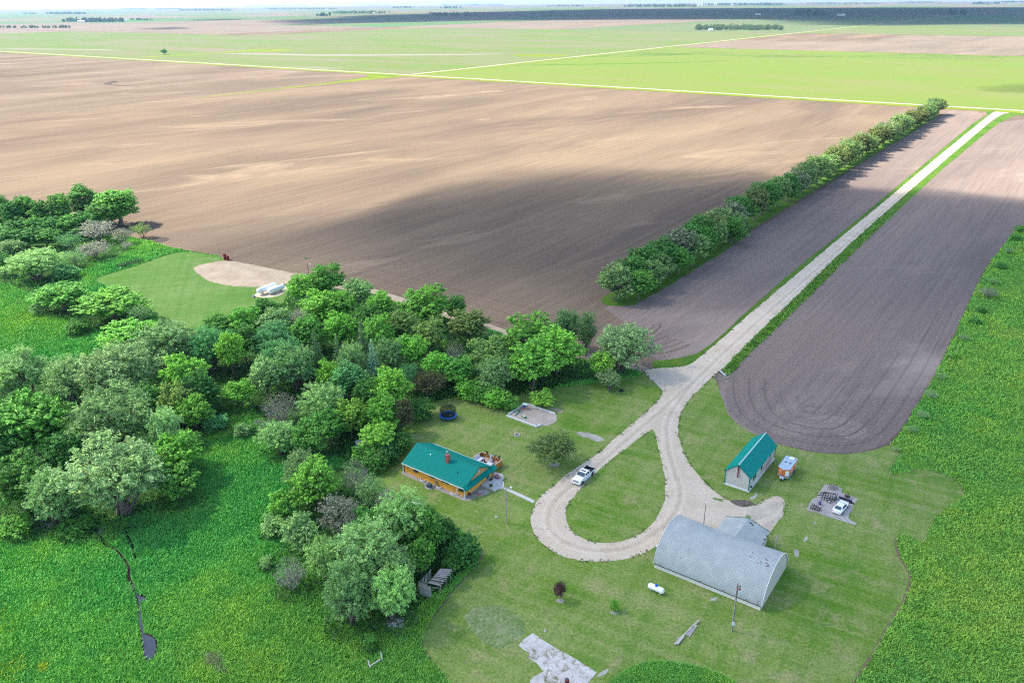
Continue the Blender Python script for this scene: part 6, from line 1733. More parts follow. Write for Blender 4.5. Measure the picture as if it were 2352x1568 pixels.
# ice-fishing camper, orange and grey, V-nosed
zs = lambda x, y: ((1680 + x / 9.223) * .98, (1000 + y / 9.223) * .98)
CZ = 2.45
rr_, fr2 = Vector(at(*zs(1765, 690), CZ)), Vector(at(*zs(1592, 928), CZ))
rl_, fl2 = Vector(at(*zs(1490, 622), CZ)), Vector(at(*zs(1325, 855), CZ))
kd = ((fr2 - rr_) + (fl2 - rl_)); kd.z = 0; kd.normalize()
kc = (rr_ + fr2 + rl_ + fl2) / 4
klen = ((fr2 - rr_).length + (fl2 - rl_).length) / 2; kw = 2.35
print('camper body', klen, (rr_ - rl_).length, (fr2 - fl2).length)
cam_t = thing('camper_trailer', 'orange and grey V-nosed camper trailer parked beside the teal-roofed shed', 'trailer', (kc.x, kc.y, 0), math.atan2(kd.y, kd.x))
hx, hy, nx_ = klen / 2, kw / 2, klen / 2 + .75
plan = [(-hx, -hy), (hx, -hy), (nx_, 0), (hx, hy), (-hx, hy)]
MB().prism(plan, .95, CZ).build('body', M_orange, cam_t)
pl = [(x * 1.004 + (.012 if x > 0 else -.012), y * 1.012) for x, y in plan]
lowo = MB().prism(pl, .42, .98).build('lower_panel', plain('grey_panel', (.36, .39, .41), .4, .5, .3), cam_t)
rf = MB().prism([(x * 1.01 + (.02 if x > 0 else 0), y * 1.03) for x, y in plan], CZ, CZ + .07).build('roof', M_rvroof, cam_t)
MB().box((-hx + .75, .25, CZ + .18), (.95, .95, .24)).build('roof_air_unit', M_white, rf, bevel=.06)
for y in (-.45, .45): MB().box((.15, y, CZ + .10), (.45, .45, .06)).build('roof_hatch', plain('dark_hatch', (.12, .13, .17), .4), rf)
MB().box((1.05, .15, CZ + .12), (.26, .26, .12)).build('roof_vent', M_white, rf)
for s in (-1, 1):
    for x, z, wd, ht in ((-1.45, 1.45, .7, .6), (1.1, 1.45, .6, .6)): window(cam_t, x, s * hy * 1.001, z, wd, ht, 'y+' if s > 0 else 'y-', M_white)
nd = Vector((nx_ - hx, hy, 0)); nd.normalize()
def nose_panel(s, u0, u1, z0, z1, th, mb):
    a, b = Vector((nx_, 0, 0)), Vector((hx, s * hy, 0)); d = b - a; n_ = Vector((hy, s * (nx_ - hx), 0)).normalized()
    p0, p1 = a + d * u0, a + d * u1
    mb.add([p0 + n_*th + Vector((0, 0, z0)), p1 + n_*th + Vector((0, 0, z0)), p1 + n_*th + Vector((0, 0, z1)), p0 + n_*th + Vector((0, 0, z1)), p0 + Vector((0, 0, z0)), p1 + Vector((0, 0, z0)), p1 + Vector((0, 0, z1)), p0 + Vector((0, 0, z1))],
           [(0, 1, 2, 3), (7, 6, 5, 4), (0, 4, 5, 1), (1, 5, 6, 2), (2, 6, 7, 3), (3, 7, 4, 0)])
q = MB(); nose_panel(1, .38, .92, 1.05, 2.15, .03, q); q.build('nose_hatch', M_white, cam_t)
q = MB(); nose_panel(-1, .40, .62, 1.35, 2.0, .03, q); qo = q.build('window', M_white, cam_t)
q = MB(); nose_panel(-1, .45, .57, 1.42, 1.93, .036, q); q.build('pane', M_glass, qo)
for s in (-1, 1):
    q = MB(); nose_panel(s, 0.0, .05, .98, CZ - .02, .03, q); nose_panel(s, .95, 1.0, .98, CZ - .02, .03, q); q.build('corner_strip', M_steel, cam_t)
    wheel(cam_t, -.6, s * (hy + .05), .34, .22, M_steel)
    q = MB(); q.box((-.6, s * (hy + .06), .76), (.95, .30, .06)); q.build('mudguard', M_black, cam_t)
q = MB(); q.bar((hx, .8, .40), (nx_ + 1.0, 0, .40), .10, .12); q.bar((hx, -.8, .40), (nx_ + 1.0, 0, .40), .10, .12); q.tube((nx_ + .8, 0, .05), (nx_ + .8, 0, .75), .05, .05, 8); q.lathe([(.10, 0), (.10, .08)], 10, (nx_ + .8, 0, 0)); q.build('drawbar', M_black, cam_t)
for s in (-.22, .22): MB().lathe([(.10, .42), (.16, .50), (.16, .85), (.08, .95), (.06, 1.02)], 14, (nx_ + .28, s, 0)).build('gas_bottle', M_white, cam_t, smooth=True)
q = MB(); q.box((-hx - .03, .4, 1.45), (.05, .75, 1.75)); q.build('door', M_white, cam_t)
for z, g_ in ((1.0, 0), ): pass

# ------------------------------------------------------------------ tanks
def tank(name, label, cat, a, b, r, legs=True, dome=True, z=None, mat=None, group=None):
    a, b = Vector(a), Vector(b); d = b - a; L_ = d.length
    t = thing(name, label, cat, (a + b) / 2, math.atan2(d.y, d.x), group)
    zc = r + .20 if z is None else z
    pr = [(r * math.sin(k * math.pi / 12), -L_/2 + r*.75 - r*.75 * math.cos(k * math.pi / 12)) for k in range(0, 7)]
    pr = [(max(.01, p[0]), p[1]) for p in pr]
    pr += [(p[0], -p[1]) for p in reversed(pr)]
    MB().lathe(pr, 24, (0, 0, zc), Matrix.Rotation(R(90), 3, 'Y')).build('shell', mat or M_tankw, t, smooth=True)
    for s in (-1, 1):
        if legs: MB().bx(s*L_*.28 - .08, s*L_*.28 + .08, -r*.7, r*.7, 0, zc - r*.72).build('leg', M_conc, t)
    if dome: MB().lathe([(.24, zc + r - .08), (.25, zc + r + .16), (.18, zc + r + .28), (.03, zc + r + .33)], 14).build('valve_dome', M_bluecap, t, smooth=True)
    return t


zhs = lambda x, y: ((930 + x / 8.712) * .98, (1020 + y / 8.712) * .98)
tank('propane_tank', 'white propane tank with blue dome by the grey trees near the house', 'propane tank', at(*zhs(322, 1338), .8).xy.to_3d(), at(*zhs(548, 1462), .8).xy.to_3d(), .50)
tank('propane_tank', 'white propane tank with blue dome on the open lawn beside the barn', 'propane tank', at(1489, 1341, .8).xy.to_3d(), at(1526, 1357, .8).xy.to_3d(), .50)
z6 = lambda x, y: ((560 + x / 11.76) * .98, (630 + y / 11.76) * .98)
t1 = tank('nurse_tank', 'longer of the two large white tanks, on the gravel by the north lawn', 'tank', at(*z6(510, 625), 1.5).xy.to_3d(), at(*z6(1030, 435), 1.5).xy.to_3d(), 1.0, dome=False, z=1.55)
q = MB(); q.lathe([(.12, 2.5), (.16, 2.6), (.16, 2.95), (.05, 3.05)], 12, (5.0, 0, 0)); q.build('valve', M_white, t1)
q = MB(); q.bx(-6.3, -5.5, -.4, .4, 0, .6); q.tube((-5.9, 0, .6), (-5.9, 0, .9), .25, .25, 10); q.build('pump', plain('grey_pump', (.30, .29, .29), .6), t1)
q = MB(); q.path([(-5.4, .5, .5), (-5.2, .7, 1.6), (-4.9, .6, 2.5)], .05, 6); q.build('hose', plain('yellow_hose', (.55, .40, .05), .6), t1)
t2 = tank('nurse_tank', 'shorter of the two large white tanks, half hidden by the dark fresh green tree', 'tank', at(*z6(810, 628), 1.3).xy.to_3d(), at(*z6(1240, 470), 1.3).xy.to_3d(), .90, dome=False, z=1.30)

# ------------------------------------------------------------------ poles
def pole_thing(label, px, py, h, r, mat, lamp=None):
    p = at(px, py)
    t = thing('utility_pole' if lamp != 'light' else 'yard_light_pole', label, 'pole', p)
    MB().tube((0, 0, -.3), (0, 0, h), r, r * .7, 10).build('pole', mat, t, smooth=True)
    return t
t = pole_thing('brown power pole with a grey transformer in front of the barn', 1681, 1448, 9.2, .15, M_pole)
q = MB(); q.lathe([(.20, 7.0), (.24, 7.05), (.24, 7.75), (.16, 7.85), (.05, 7.9)], 14, (.38, .05, 0)); q.build('transformer', plain('pale_transformer', (.62, .66, .68), .4), t)
q = MB(); q.lathe([(.14, 7.9), (.17, 8.0), (.08, 8.25)], 10, (.38, .05, 0)); q.bx(.1, .35, 0, .08, 8.0, 8.1); q.build('bushing', plain('red_bushing', (.36, .06, .05), .5), t)
q = MB(); q.path([(.38, .05, 7.0), (.62, .1, 6.7), (.66, .1, 7.4), (.5, .1, 7.9)], .02, 5); q.build('lead', M_black, t)
q = MB(); q.bx(-.14, .14, -.32, -.13, 1.3, 1.95); q.bx(.14, .30, -.28, -.13, 1.25, 1.75); q.build('meter_box', plain('pale_box', (.60, .63, .64), .5), t)
q = MB(); q.tube((-.10, -.14, 0), (-.10, -.14, 6.2), .035, .035, 6); q.build('conduit', plain('pale_conduit', (.55, .54, .5), .6), t)
q = MB(); q.bx(.05, .5, -.05, .05, 8.5, 8.6); q.tube((.45, 0, 8.6), (.45, 0, 8.8), .05, .03, 8); q.build('cutout', M_black, t)
gp = at(1632, 1378) - at(1681, 1448)
q = MB(); q.tube((gp.x, gp.y, 0), (0, 0, 8.2), .012, .012, 5); q.build('guy_wire', M_steel, t)
g1 = Vector((gp.x, gp.y, 0)); g2 = g1.lerp(Vector((0, 0, 8.2)), .26)
q = MB(); q.tube(g1, g2, .05, .05, 8); q.build('guy_guard', plain('pale_guard', (.68, .68, .62), .6), t)
t = thing('yard_light_pole', 'grey pole with a white yard light between the house and the drive', 'pole', at(1163, 1201))
MB().tube((0, 0, -.3), (0, 0, 8.0), .14, .10, 10).build('pole', M_greypole, t, smooth=True)
q = MB(); q.tube((0, 0, 7.6), (.9, .1, 7.9), .03, .03, 6); q.build('arm', M_steel, t)
q = MB(); q.lathe([(.20, 7.72), (.22, 7.85), (.10, 8.05), (.04, 8.1)], 12, (.95, .1, 0)); q.build('lamp', M_white, t)
q = MB(); q.path([(.1, 0, 6.9), (.32, 0, 6.2), (.34, 0, 5.7), (.12, 0, 5.5)], .02, 5); q.bx(.10, .22, -.1, .1, 5.1, 5.5); q.build('service_cable', M_steel, t)
t = thing('yard_light_pole', 'slim pole with a small white lamp on the gravel behind the barn', 'pole', at(1616, 1207))
MB().tube((0, 0, -.3), (0, 0, 5.2), .09, .06, 8).build('pole', M_pole, t, smooth=True)
q = MB(); q.lathe([(.12, 5.15), (.14, 5.25), (.05, 5.4)], 10, (.1, 0, 0)); q.build('lamp', M_white, t)
t = thing('post', 'short weathered post standing on the lawn behind the end of the barn', 'post', at(1779, 1262))
MB().tube((0, 0, -.2), (.1, 0, 3.1), .12, .10, 9).build('shaft', plain('bleached_wood', (.40, .36, .31), .95), t); MB().lathe([(.11, 3.1), (.12, 3.14)], 9, (.1, 0, 0)).build('cap', M_steel, t)
t = thing('yard_light_pole', 'dark pole with a white lamp rising from the grove by the sandy track', 'pole', at(712, 652))
MB().tube((0, 0, -.3), (-.15, 0, 7.2), .15, .11, 9).build('pole', M_pole, t, smooth=True)
q = MB(); q.tube((-.15, 0, 7.0), (.8, 0, 7.2), .03, .03, 6); q.build('arm', M_steel, t)
q = MB(); q.lathe([(.22, 7.05), (.25, 7.2), (.08, 7.4)], 10, (.85, 0, 0)); q.build('lamp', M_white, t)

# ------------------------------------------------------------------ trampoline
zt5 = lambda x, y: ((1010 + x / 7.587) * .98, (920 + y / 7.587) * .98)
p = at(*zt5(305, 395), .85)
t = thing('trampoline', 'round trampoline with a blue rim and black safety net on the lawn', 'trampoline', (p.x, p.y, 0))
TRr = 2.05
MB().lathe([(TRr - .42, .86), (TRr - .42, .90), (TRr, .90), (TRr, .82), (TRr - .06, .80)], 40).build('rim_pad', M_blue, t)
MB().lathe([(.01, .84), (TRr - .40, .84), (TRr - .40, .87), (.01, .875)], 40).build('jumping_mat', M_navy, t)
for k in range(6):
    a = k * math.pi / 3 + .3
    x, y = math.cos(a) * (TRr - .08), math.sin(a) * (TRr - .08)
    MB().tube((x, y, 0), (x, y, .84), .03, .03, 7).build('leg', M_black, t)
    MB().tube((x * 1.02, y * 1.02, .3), (x * 1.0, y * 1.0, 2.75), .028, .028, 7).build('net_post', M_black, t)
M_net = NT('safety_net'); M_net.color((.015, .03, .025)).rough(.9, .1)
_n = M_net; _tr = _n.n('ShaderNodeBsdfTransparent'); _mx = _n.n('ShaderNodeMixShader'); _mx.inputs[0].default_value = .72
_n.l(_tr.outputs[0], _mx.inputs[1]); _n.l(_n.b.outputs[0], _mx.inputs[2]); _n.l(_mx.outputs[0], _n.out.inputs['Surface']); M_net = M_net.m
vs, fs = [], []
for k in range(36):
    a = k * math.pi / 18; sag = .16 * (1 - abs(math.cos(3 * (a - .3))))
    vs += [(math.cos(a) * (TRr - .30), math.sin(a) * (TRr - .30), .9), (math.cos(a) * (TRr - .18), math.sin(a) * (TRr - .18), 2.7 - sag)]
fs = [(2*k, (2*k+2) % 72, (2*k+3) % 72, 2*k+1) for k in range(36)]
q = MB(); q.add(vs, fs); q.build('safety_net', M_net, t)
q = MB(); q.lathe([(.10, .90), (.13, .99), (.10, 1.10), (.02, 1.13)], 12, (.6, -.5, 0)); b_ = q.build('ball', M_white); tag(b_, 'small white ball lying on the trampoline mat', 'ball')
b_.location = t.location

# ------------------------------------------------------------------ sandbox
zb = zt5
sd = [zb(*q) for q in [(1350, 418), (1640, 232), (1720, 222), (2210, 380), (2238, 425), (2232, 500), (2180, 545), (2060, 592), (1990, 585), (1940, 612), (1880, 612)]]
sheet('sand', sd, .05, M_sand, 0, rag=.07, step=.3)
sbx = thing('sandbox_frame', 'white timber frame round three sides of the play sand', 'sandbox', at(*zb(1350, 420)))
o0 = at(*zb(1350, 420))
def tim(a, b, nm='timber'):
    pa, pb = at(*zb(*a)) - o0, at(*zb(*b)) - o0
    pa.z = pb.z = .20
    MB().bar(pa, pb, .26, .40).build(nm, plain('white_timber', (.66, .66, .64), .8, .2), sbx, bevel=.02)
tim((1345, 418), (1880, 618)); tim((1375, 395), (1630, 236)); tim((1725, 218), (2205, 384)); tim((1895, 612), (1955, 575))
tp = at(*zb(1672, 285))
pt = thing('play_table', 'colourful toy play house with a pale green roof at the sandbox corner', 'toy house', tp, R(-30))
MB().box((0, 0, 1.28), (1.35, .95, .10)).build('roof', plain('mint_plastic', (.50, .72, .62), .5), pt, bevel=.03)
for sx in (-1, 1):
    for sy in (-1, 1): MB().tube((sx*.5, sy*.32, 0), (sx*.5, sy*.32, 1.24), .06, .06, 8).build('leg', plain('cream_plastic', (.62, .52, .34), .5), pt)
MB().box((0, 0, .62), (1.1, .75, .12)).build('tabletop', plain('blue_plastic', (.05, .10, .35), .5), pt, bevel=.03)
MB().box((0, -.38, .35), (.9, .08, .45)).build('front_panel', plain('red_plastic', (.50, .10, .10), .5), pt, bevel=.02)
for nm, lab, a, b in (('toy_slide', 'cream and green toy slide lying near the sandbox edge, longer of two', (1475, 410), (1560, 345)), ('toy_slide', 'small cream and green toy lying in the middle of the sand', (1625, 415), (1680, 455))):
    pa, pb = at(*zb(*a)), at(*zb(*b)); d = pb - pa
    tt = thing(nm, lab, 'toy', (pa + pb) / 2 + Vector((0, 0, .05)), math.atan2(d.y, d.x))
    L_ = d.length
    MB().extr([(-.22, 0), (-.22, .24), (-.16, .24), (-.14, .08), (.14, .08), (.16, .24), (.22, .24), (.22, 0)], -L_/2, L_/2 - .15).build('chute', plain('cream_toy', (.70, .66, .45), .5), tt)
    MB().box((0, -.26, .14), (L_ * .95, .06, .26)).build('side_rail', plain('green_toy', (.02, .22, .12), .5), tt); MB().box((L_/2, 0, .22), (.22, .5, .4)).build('steps', plain('green_toy_steps', (.02, .22, .12), .5), tt, bevel=.02)

# ------------------------------------------------------------------ the cracked slab with scrap steel
M_crack = NT('cracked_concrete'); _m = M_crack; _p = _m.pos()
_v = _m.n('ShaderNodeTexVoronoi', feature='DISTANCE_TO_EDGE'); _m.l(_m.mapped(_p, (.45, .45, .45), .4), _v.inputs[0])
_c = _m.ramp(_m.noise(_p, .7, 5, .65), [(.3, (.33, .29, .26)), (.7, (.50, .455, .42))])
_c = _m.mix(_m.ramp(_v.outputs[0], [(0.0, 1.0), (.035, 0.0)]), _c, (.11, .10, .06))
_c = _m.mix(.6, _c, _m.ramp(_m.noise(_p, 4, 4, .7), [(.35, (.7, .7, .7)), (.65, (1.25, 1.25, 1.25))]), 'MULTIPLY')
_m.color(_c).rough(.95, .05); M_crack = M_crack.m
slab = [zk(*q) for q in [(900, 305), (1000, 312), (1130, 322), (1250, 402), (1238, 470), (1300, 492), (1450, 540), (1578, 610), (1480, 705), (1475, 770), (1440, 850), (1400, 885), (1370, 990), (1440, 1050), (1545, 1095), (1540, 1135), (1400, 1100), (1250, 1048), (1000, 978), (740, 888), (580, 840), (510, 805), (560, 760), (590, 690), (650, 600), (740, 575), (790, 450), (830, 400)]]
sheet('slab', slab, .045, M_crack, 0, rag=.08, step=.3)
def on_slab(x, y, z=.045): v = at(*zk(x, y)); v.z = z; return v
def frame_thing(name, label, cat, pts, r, mat, z0=.1, cross=3, upright=0.0, extra=None):
    """a welded frame lying on the slab: outline pts (zoom), cross bars and short uprights"""
    P = [on_slab(*q) for q in pts]; c = sum(P, Vector()) / len(P)
    t = thing(name, label, cat, (c.x, c.y, .045))
    P = [p - c + Vector((0, 0, z0)) for p in P]
    q = MB()
    for a, b in zip(P, P[1:] + P[:1]): q.bar(a, b, r * 2)
    q.build('side_rail', mat, t)
    q = MB()
    for k in range(1, cross + 1):
        f = k / (cross + 1); q.bar(P[0].lerp(P[1], f), P[3].lerp(P[2], f), r * 1.7)
    q.build('cross_bar', mat, t)
    if upright:
        q = MB()
        for k in range(cross + 2):
            f = k / (cross + 1)
            for a, b in ((P[0], P[1]), (P[3], P[2])):
                s = a.lerp(b, f); q.tube(Vector((s.x, s.y, 0)), s + Vector((0, 0, upright)), r, r, 6)
        q.build('upright', mat, t)
    return t
frame_thing('steel_rack', 'rust-brown low steel rack at the grassy back corner of the slab', 'rack', [(960, 400), (1150, 440), (1165, 375), (1000, 330)], .04, plain('olive_rust', (.16, .12, .06), .9, .1, var=.4), .45, 4, .1)
fm = frame_thing('trailer_frame', 'black bare trailer frame with one white-hubbed wheel on the slab', 'trailer frame', [(830, 620), (1090, 665), (1110, 560), (870, 525)], .055, M_black, .62, 4, .25)
c0 = Vector(fm.location)
def rel(x, y, z): v = on_slab(x, y, z + .045) - c0; return v
q = MB(); q.bar(rel(860, 575, .6), rel(745, 570, .5), .10); q.build('drawbar', M_black, fm)
wv = rel(985, 680, 0)
wm = (rel(1090, 665, 0) - rel(830, 620, 0)).normalized()
wz = Vector((wm.y, -wm.x, 0)); wz = wz if wz.y < 0 else -wz
Mw = wz.to_track_quat('Z', 'Y').to_matrix()
q = MB(); q.lathe([(.20, -.1), (.33, -.1), (.36, -.05), (.36, .05), (.33, .1), (.20, .1)], 20, (wv.x, wv.y, .36), Mw); wo_ = q.build('wheel', M_rubber, fm)
q = MB(); q.lathe([(.21, .05), (.2, .10), (.08, .12), (.02, .12)], 16, (wv.x, wv.y, .36), Mw); q.build('rim', M_white, wo_)
q = MB(); pa, pb = rel(1105, 660, .05), rel(1140, 590, .05); q.add([pa, pb, pb + Vector((0, 0, 1.35)), pa + Vector((0, 0, .9)), pa + Vector((.06, .02, 0)), pb + Vector((.06, .02, 0)), pb + Vector((.06, .02, 1.35)), pa + Vector((.06, .02, .9))], [(0, 1, 2, 3), (7, 6, 5, 4), (0, 4, 5, 1), (1, 5, 6, 2), (2, 6, 7, 3), (3, 7, 4, 0)]); q.build('tailgate', M_black, fm)
frame_thing('scrap_iron', 'dark and red scrap steel frame at the barn-side corner of the slab', 'scrap', [(600, 810), (780, 868), (815, 830), (640, 740)], .05, plain('dark_red_scrap', (.06, .025, .03), .8, .2, var=.5), .35, 3, .3)
frame_thing('scrap_iron', 'rusty bent steel bars lying between the rack and the trailer frame', 'scrap', [(790, 495), (930, 500), (940, 490), (880, 460)], .03, M_rust, .15, 1)
ch_ = frame_thing('seat_frame', 'brown open square frame standing behind the white car', 'frame', [(1290, 590), (1400, 600), (1405, 550), (1320, 540)], .03, M_rust, .55, 1, .25)
q = MB(); q.bx(-.45, .35, -.3, .2, .25, .42); q.build('engine_block', M_black, ch_)
bm1 = thing('steel_beam', 'long blue-black steel beam lying just ahead of the white car', 'beam', on_slab(1310, 620))
pa, pb = on_slab(1185, 575) - Vector(bm1.location), on_slab(1440, 668) - Vector(bm1.location)
for dz, w0, h0 in ((.02, .32, .04), (.16, .05, .26), (.30, .32, .04)): pass
q = MB(); q.bar(pa + Vector((0, 0, .02)), pb + Vector((0, 0, .02)), .30, .04); q.bar(pa + Vector((0, 0, .17)), pb + Vector((0, 0, .17)), .05, .26); q.bar(pa + Vector((0, 0, .32)), pb + Vector((0, 0, .32)), .30, .04); q.build('web', plain('blue_black_steel', (.02, .035, .05), .5, .4), bm1)
q = MB(); q.box(pb + Vector((.05, 0, .17)), (.06, .4, .36)); q.build('end_plate', M_black, bm1)
bm2 = thing('steel_beam', 'short black steel bar on the slab at the nose of the white car', 'beam', on_slab(1425, 690))
q = MB(); q.bar((-.55, .2, .1), (.55, -.25, .1), .22, .18); q.build('bar', M_black, bm2); MB().box((.6, -.28, .12), (.12, .3, .24)).build('end_plate', M_steel, bm2)
br_ = thing('plastic_barrel', 'small purple-blue barrel standing on the slab', 'barrel', on_slab(793, 715))
MB().lathe([(.24, 0), (.27, .08), (.27, .38), (.28, .40), (.27, .42), (.27, .72), (.24, .80)], 16).build('body', plain('violet_plastic', (.10, .085, .20), .5), br_, smooth=True); MB().lathe([(.22, .80), (.20, .84), (.05, .85)], 16).build('lid', plain('violet_lid', (.16, .14, .26), .5), br_)

# ------------------------------------------------------------------ slab by the lower picture edge, fire barrel, planks
zn = lambda x, y: ((1150 + x / 4.276) * .98, (1320 + y / 4.276) * .98)
M_slabw = NT('old_pale_slab'); _m = M_slabw; _p = _m.pos()
_c = _m.ramp(_m.noise(_p, .5, 6, .65), [(.3, (.42, .385, .345)), (.7, (.62, .58, .53))])
_c = _m.mix(_m.ramp(_m.noise(_p, .55, 7, .72, .8), [(.50, 0.0), (.62, .9)]), _c, (.15, .14, .05))
_c = _m.mix(.6, _c, _m.ramp(_m.noise(_p, 5, 4, .7), [(.35, (.75, .75, .75)), (.65, (1.2, 1.2, 1.2))]), 'MULTIPLY')
_m.color(_c).rough(.95, .05); M_slabw = M_slabw.m
sheet('slab', [zn(*q) for q in [(420, 698), (560, 790), (860, 958), (1058, 1090), (985, 1180), (940, 1290), (880, 1400), (400, 1400), (395, 1180), (440, 1130), (530, 1082), (470, 1010), (378, 945), (392, 912), (340, 870), (280, 820), (330, 760)]], .045, M_slabw, 0, rag=.10, step=.35)
sheet('rubble', [zn(*q) for q in [(1065, 1120), (1120, 1075), (1185, 1045), (1180, 1085), (1120, 1125), (1075, 1145)]], .040, M_rub, 1, rag=.12, step=.3)
p = at(*zn(765, 1205))
t = thing('fire_barrel', 'rusty dark red burn barrel full of ash on the pale slab', 'barrel', p)
MB().lathe([(.30, .045), (.31, .30), (.32, .32), (.31, .34), (.31, .60), (.32, .62), (.31, .64), (.31, .90), (.27, .90), (.27, .70), (.02, .70)], 20).build('drum', M_dkred, t, smooth=True)
q = MB(); rb_ = random.Random(4)
for _ in range(14):
    a = rb_.uniform(0, 6.28); q.bar((math.cos(a)*.15, math.sin(a)*.15, .70), (math.cos(a+2)*.22, math.sin(a+2)*.22, .85 + rb_.random()*.12), .03)
q.build('burnt_sticks', plain('ash', (.28, .26, .25), .95), t)
t = thing('plank_bench', 'low bench of old grey planks lying on the front lawn', 'plank pile', at(*zn(1955, 705)))
c0 = Vector(t.location)
def pl_(a, b, wd, z, m=M_plank, nm='plank'):
    pa, pb = at(*zn(*a)) - c0, at(*zn(*b)) - c0
    MB().bar(pa + Vector((0, 0, z)), pb + Vector((0, 0, z)), wd, .06).build(nm, m, t)
pl_((1840, 822), (2085, 578), .26, .28); pl_((1870, 820), (1935, 740), .22, .30, plain('pale_plank', (.45, .43, .41), .95)); pl_((1965, 725), (2050, 625), .34, .18); pl_((1985, 735), (2055, 640), .22, .12)
MB().lathe([(.16, 0), (.16, .25)], 10, at(*zn(2055, 632)) - c0).build('block', plain('pale_block', (.6, .5, .4), .9), t)
MB().lathe([(.14, 0), (.14, .2)], 10, at(*zn(1872, 755)) - c0).build('block', M_conc, t)
t = thing('bucket', 'small white bucket standing on the front lawn near the pale slab', 'bucket', at(*zn(543, 682)))
MB().lathe([(.10, 0), (.13, .32), (.14, .33), (.12, .31), (.09, .03)], 14).build('body', M_white, t); MB().path([(-.13, 0, .33), (0, 0, .42), (.13, 0, .33)], .01, 5).build('handle', M_steel, t)
for lab, px, py, r in (('pale gravel ring round the foot of the plum tree', 1286, 1379, .5), ('pale gravel ring round the foot of the green sapling', 1411, 1405, .5)):
    c = at(px, py); tag(fill('gravel_ring', outline([(c.x + r * 1.3 * math.cos(a), c.y + r * math.sin(a)) for a in np.linspace(0, 6.283, 14)[:-1]], 1, .12, .3), .020, M_rub), lab)
c = at(1272, 1066); tag(fill('gravel_ring', outline([(c.x + 1.3 * math.cos(a), c.y + .9 * math.sin(a)) for a in np.linspace(0, 6.283, 14)[:-1]], 1, .12, .3), .020, M_rub), 'bare ring of earth round the crab apple foot')

# ------------------------------------------------------------------ collapsed shed, rock pile, sticks
z4 = lambda x, y: ((950 + x / 12.06) * .98, (1300 + y / 12.06) * .98)
g0, g1 = at(*z4(385, 1110)), at(*z4(745, 1245))
dv = g1 - g0; rzc = math.atan2(dv.y, dv.x); wlen = dv.length
cs = thing('collapsed_shed', 'collapsed grey board shed with a leaning roof at the lawn edge', 'shed', g0, rzc)
hb = 2.6
k = int(wlen / .19); sb_ = random.Random(12); q = MB()
for i in range(k):
    x = (i + .5) * wlen / k; top_ = hb - .0 + sb_.uniform(-.12, .10)
    q.box((x, .0 + sb_.uniform(-.02, .02), top_ / 2), (wlen / k * .92, .03, top_), m=Matrix.Rotation(sb_.uniform(-.015, .015), 3, 'Y'))
q.build('board_wall', M_oldwood, cs)
dq = MB(); dq.box((wlen * .38, -.22, .80), (1.05, .04, 1.7), m=Matrix.Rotation(R(12), 3, 'X') @ Matrix.Rotation(R(14), 3, 'Y')); dq.build('door', plain('grey_green_panel', (.42, .44, .39), .9), cs)
q = MB()
for i in range(9): q.box((.05, .25 + i * .42, hb * .5), (.03, .18, hb - .1 + sb_.uniform(-.4, .05)))
q.build('side_wall', M_oldwood, cs)
# leaning roof: sheathing on rafters, one side dropped
e0, e1, e2, e3 = [at(*z4(*a), zz_) - g0 for a, zz_ in (((640, 790), 2.6), ((970, 865), 1.7), ((1325, 400), 2.1), ((1000, 380), 2.9))]
Mi = Matrix.Rotation(-rzc, 3, 'Z'); e0, e1, e2, e3 = [Mi @ v for v in (e0, e1, e2, e3)]
q = MB()
for i in range(9):
    if i in (1, 3): continue
    f0, f1 = i / 9 + .01, (i + 1) / 9 - .01
    a, b = e0.lerp(e3, f0), e1.lerp(e2, f0); c, d = e0.lerp(e3, f1), e1.lerp(e2, f1)
    up = Vector((0, 0, .04)); q.add([a, b, d, c, a + up, b + up, d + up, c + up], [(3, 2, 1, 0), (4, 5, 6, 7), (0, 1, 5, 4), (1, 2, 6, 5), (2, 3, 7, 6), (3, 0, 4, 7)])
q.build('roof', plain('brown_grey_sheathing', (.36, .29, .26), .95, .05, var=.35, scale=2), cs)
q = MB()
for i in range(8):
    f = (i + .3) / 8; a, b = e0.lerp(e3, f), e1.lerp(e2, f); q.bar(a - Vector((0, 0, .06)), b + (b - a) * .14 - Vector((0, 0, .08)), .07, .12)
q.build('rafter', M_plank, cs)
q = MB()
for f in (.08, .5, .85):
    b = e1.lerp(e2, f); q.tube((b.x, b.y, 0), (b.x - .1, b.y, b.z - .05), .06, .05, 6)
q.bar((wlen, .3, 2.1), (e1.x - .2, e1.y, e1.z - .5), .08); q.build('prop', M_plank, cs)
for a, b, lab in (((875, 1230), (980, 1090), 'long grey board lying in the grass by the collapsed shed'), ((780, 1250), (800, 1150), 'short grey board sticking up beside the collapsed shed wall')):
    pa, pb = at(*z4(*a)), at(*z4(*b), .35); tag(MB().bar(pa + Vector((0, 0, .15)), pb, .14, .05).build('loose_board', M_plank), lab, 'board')

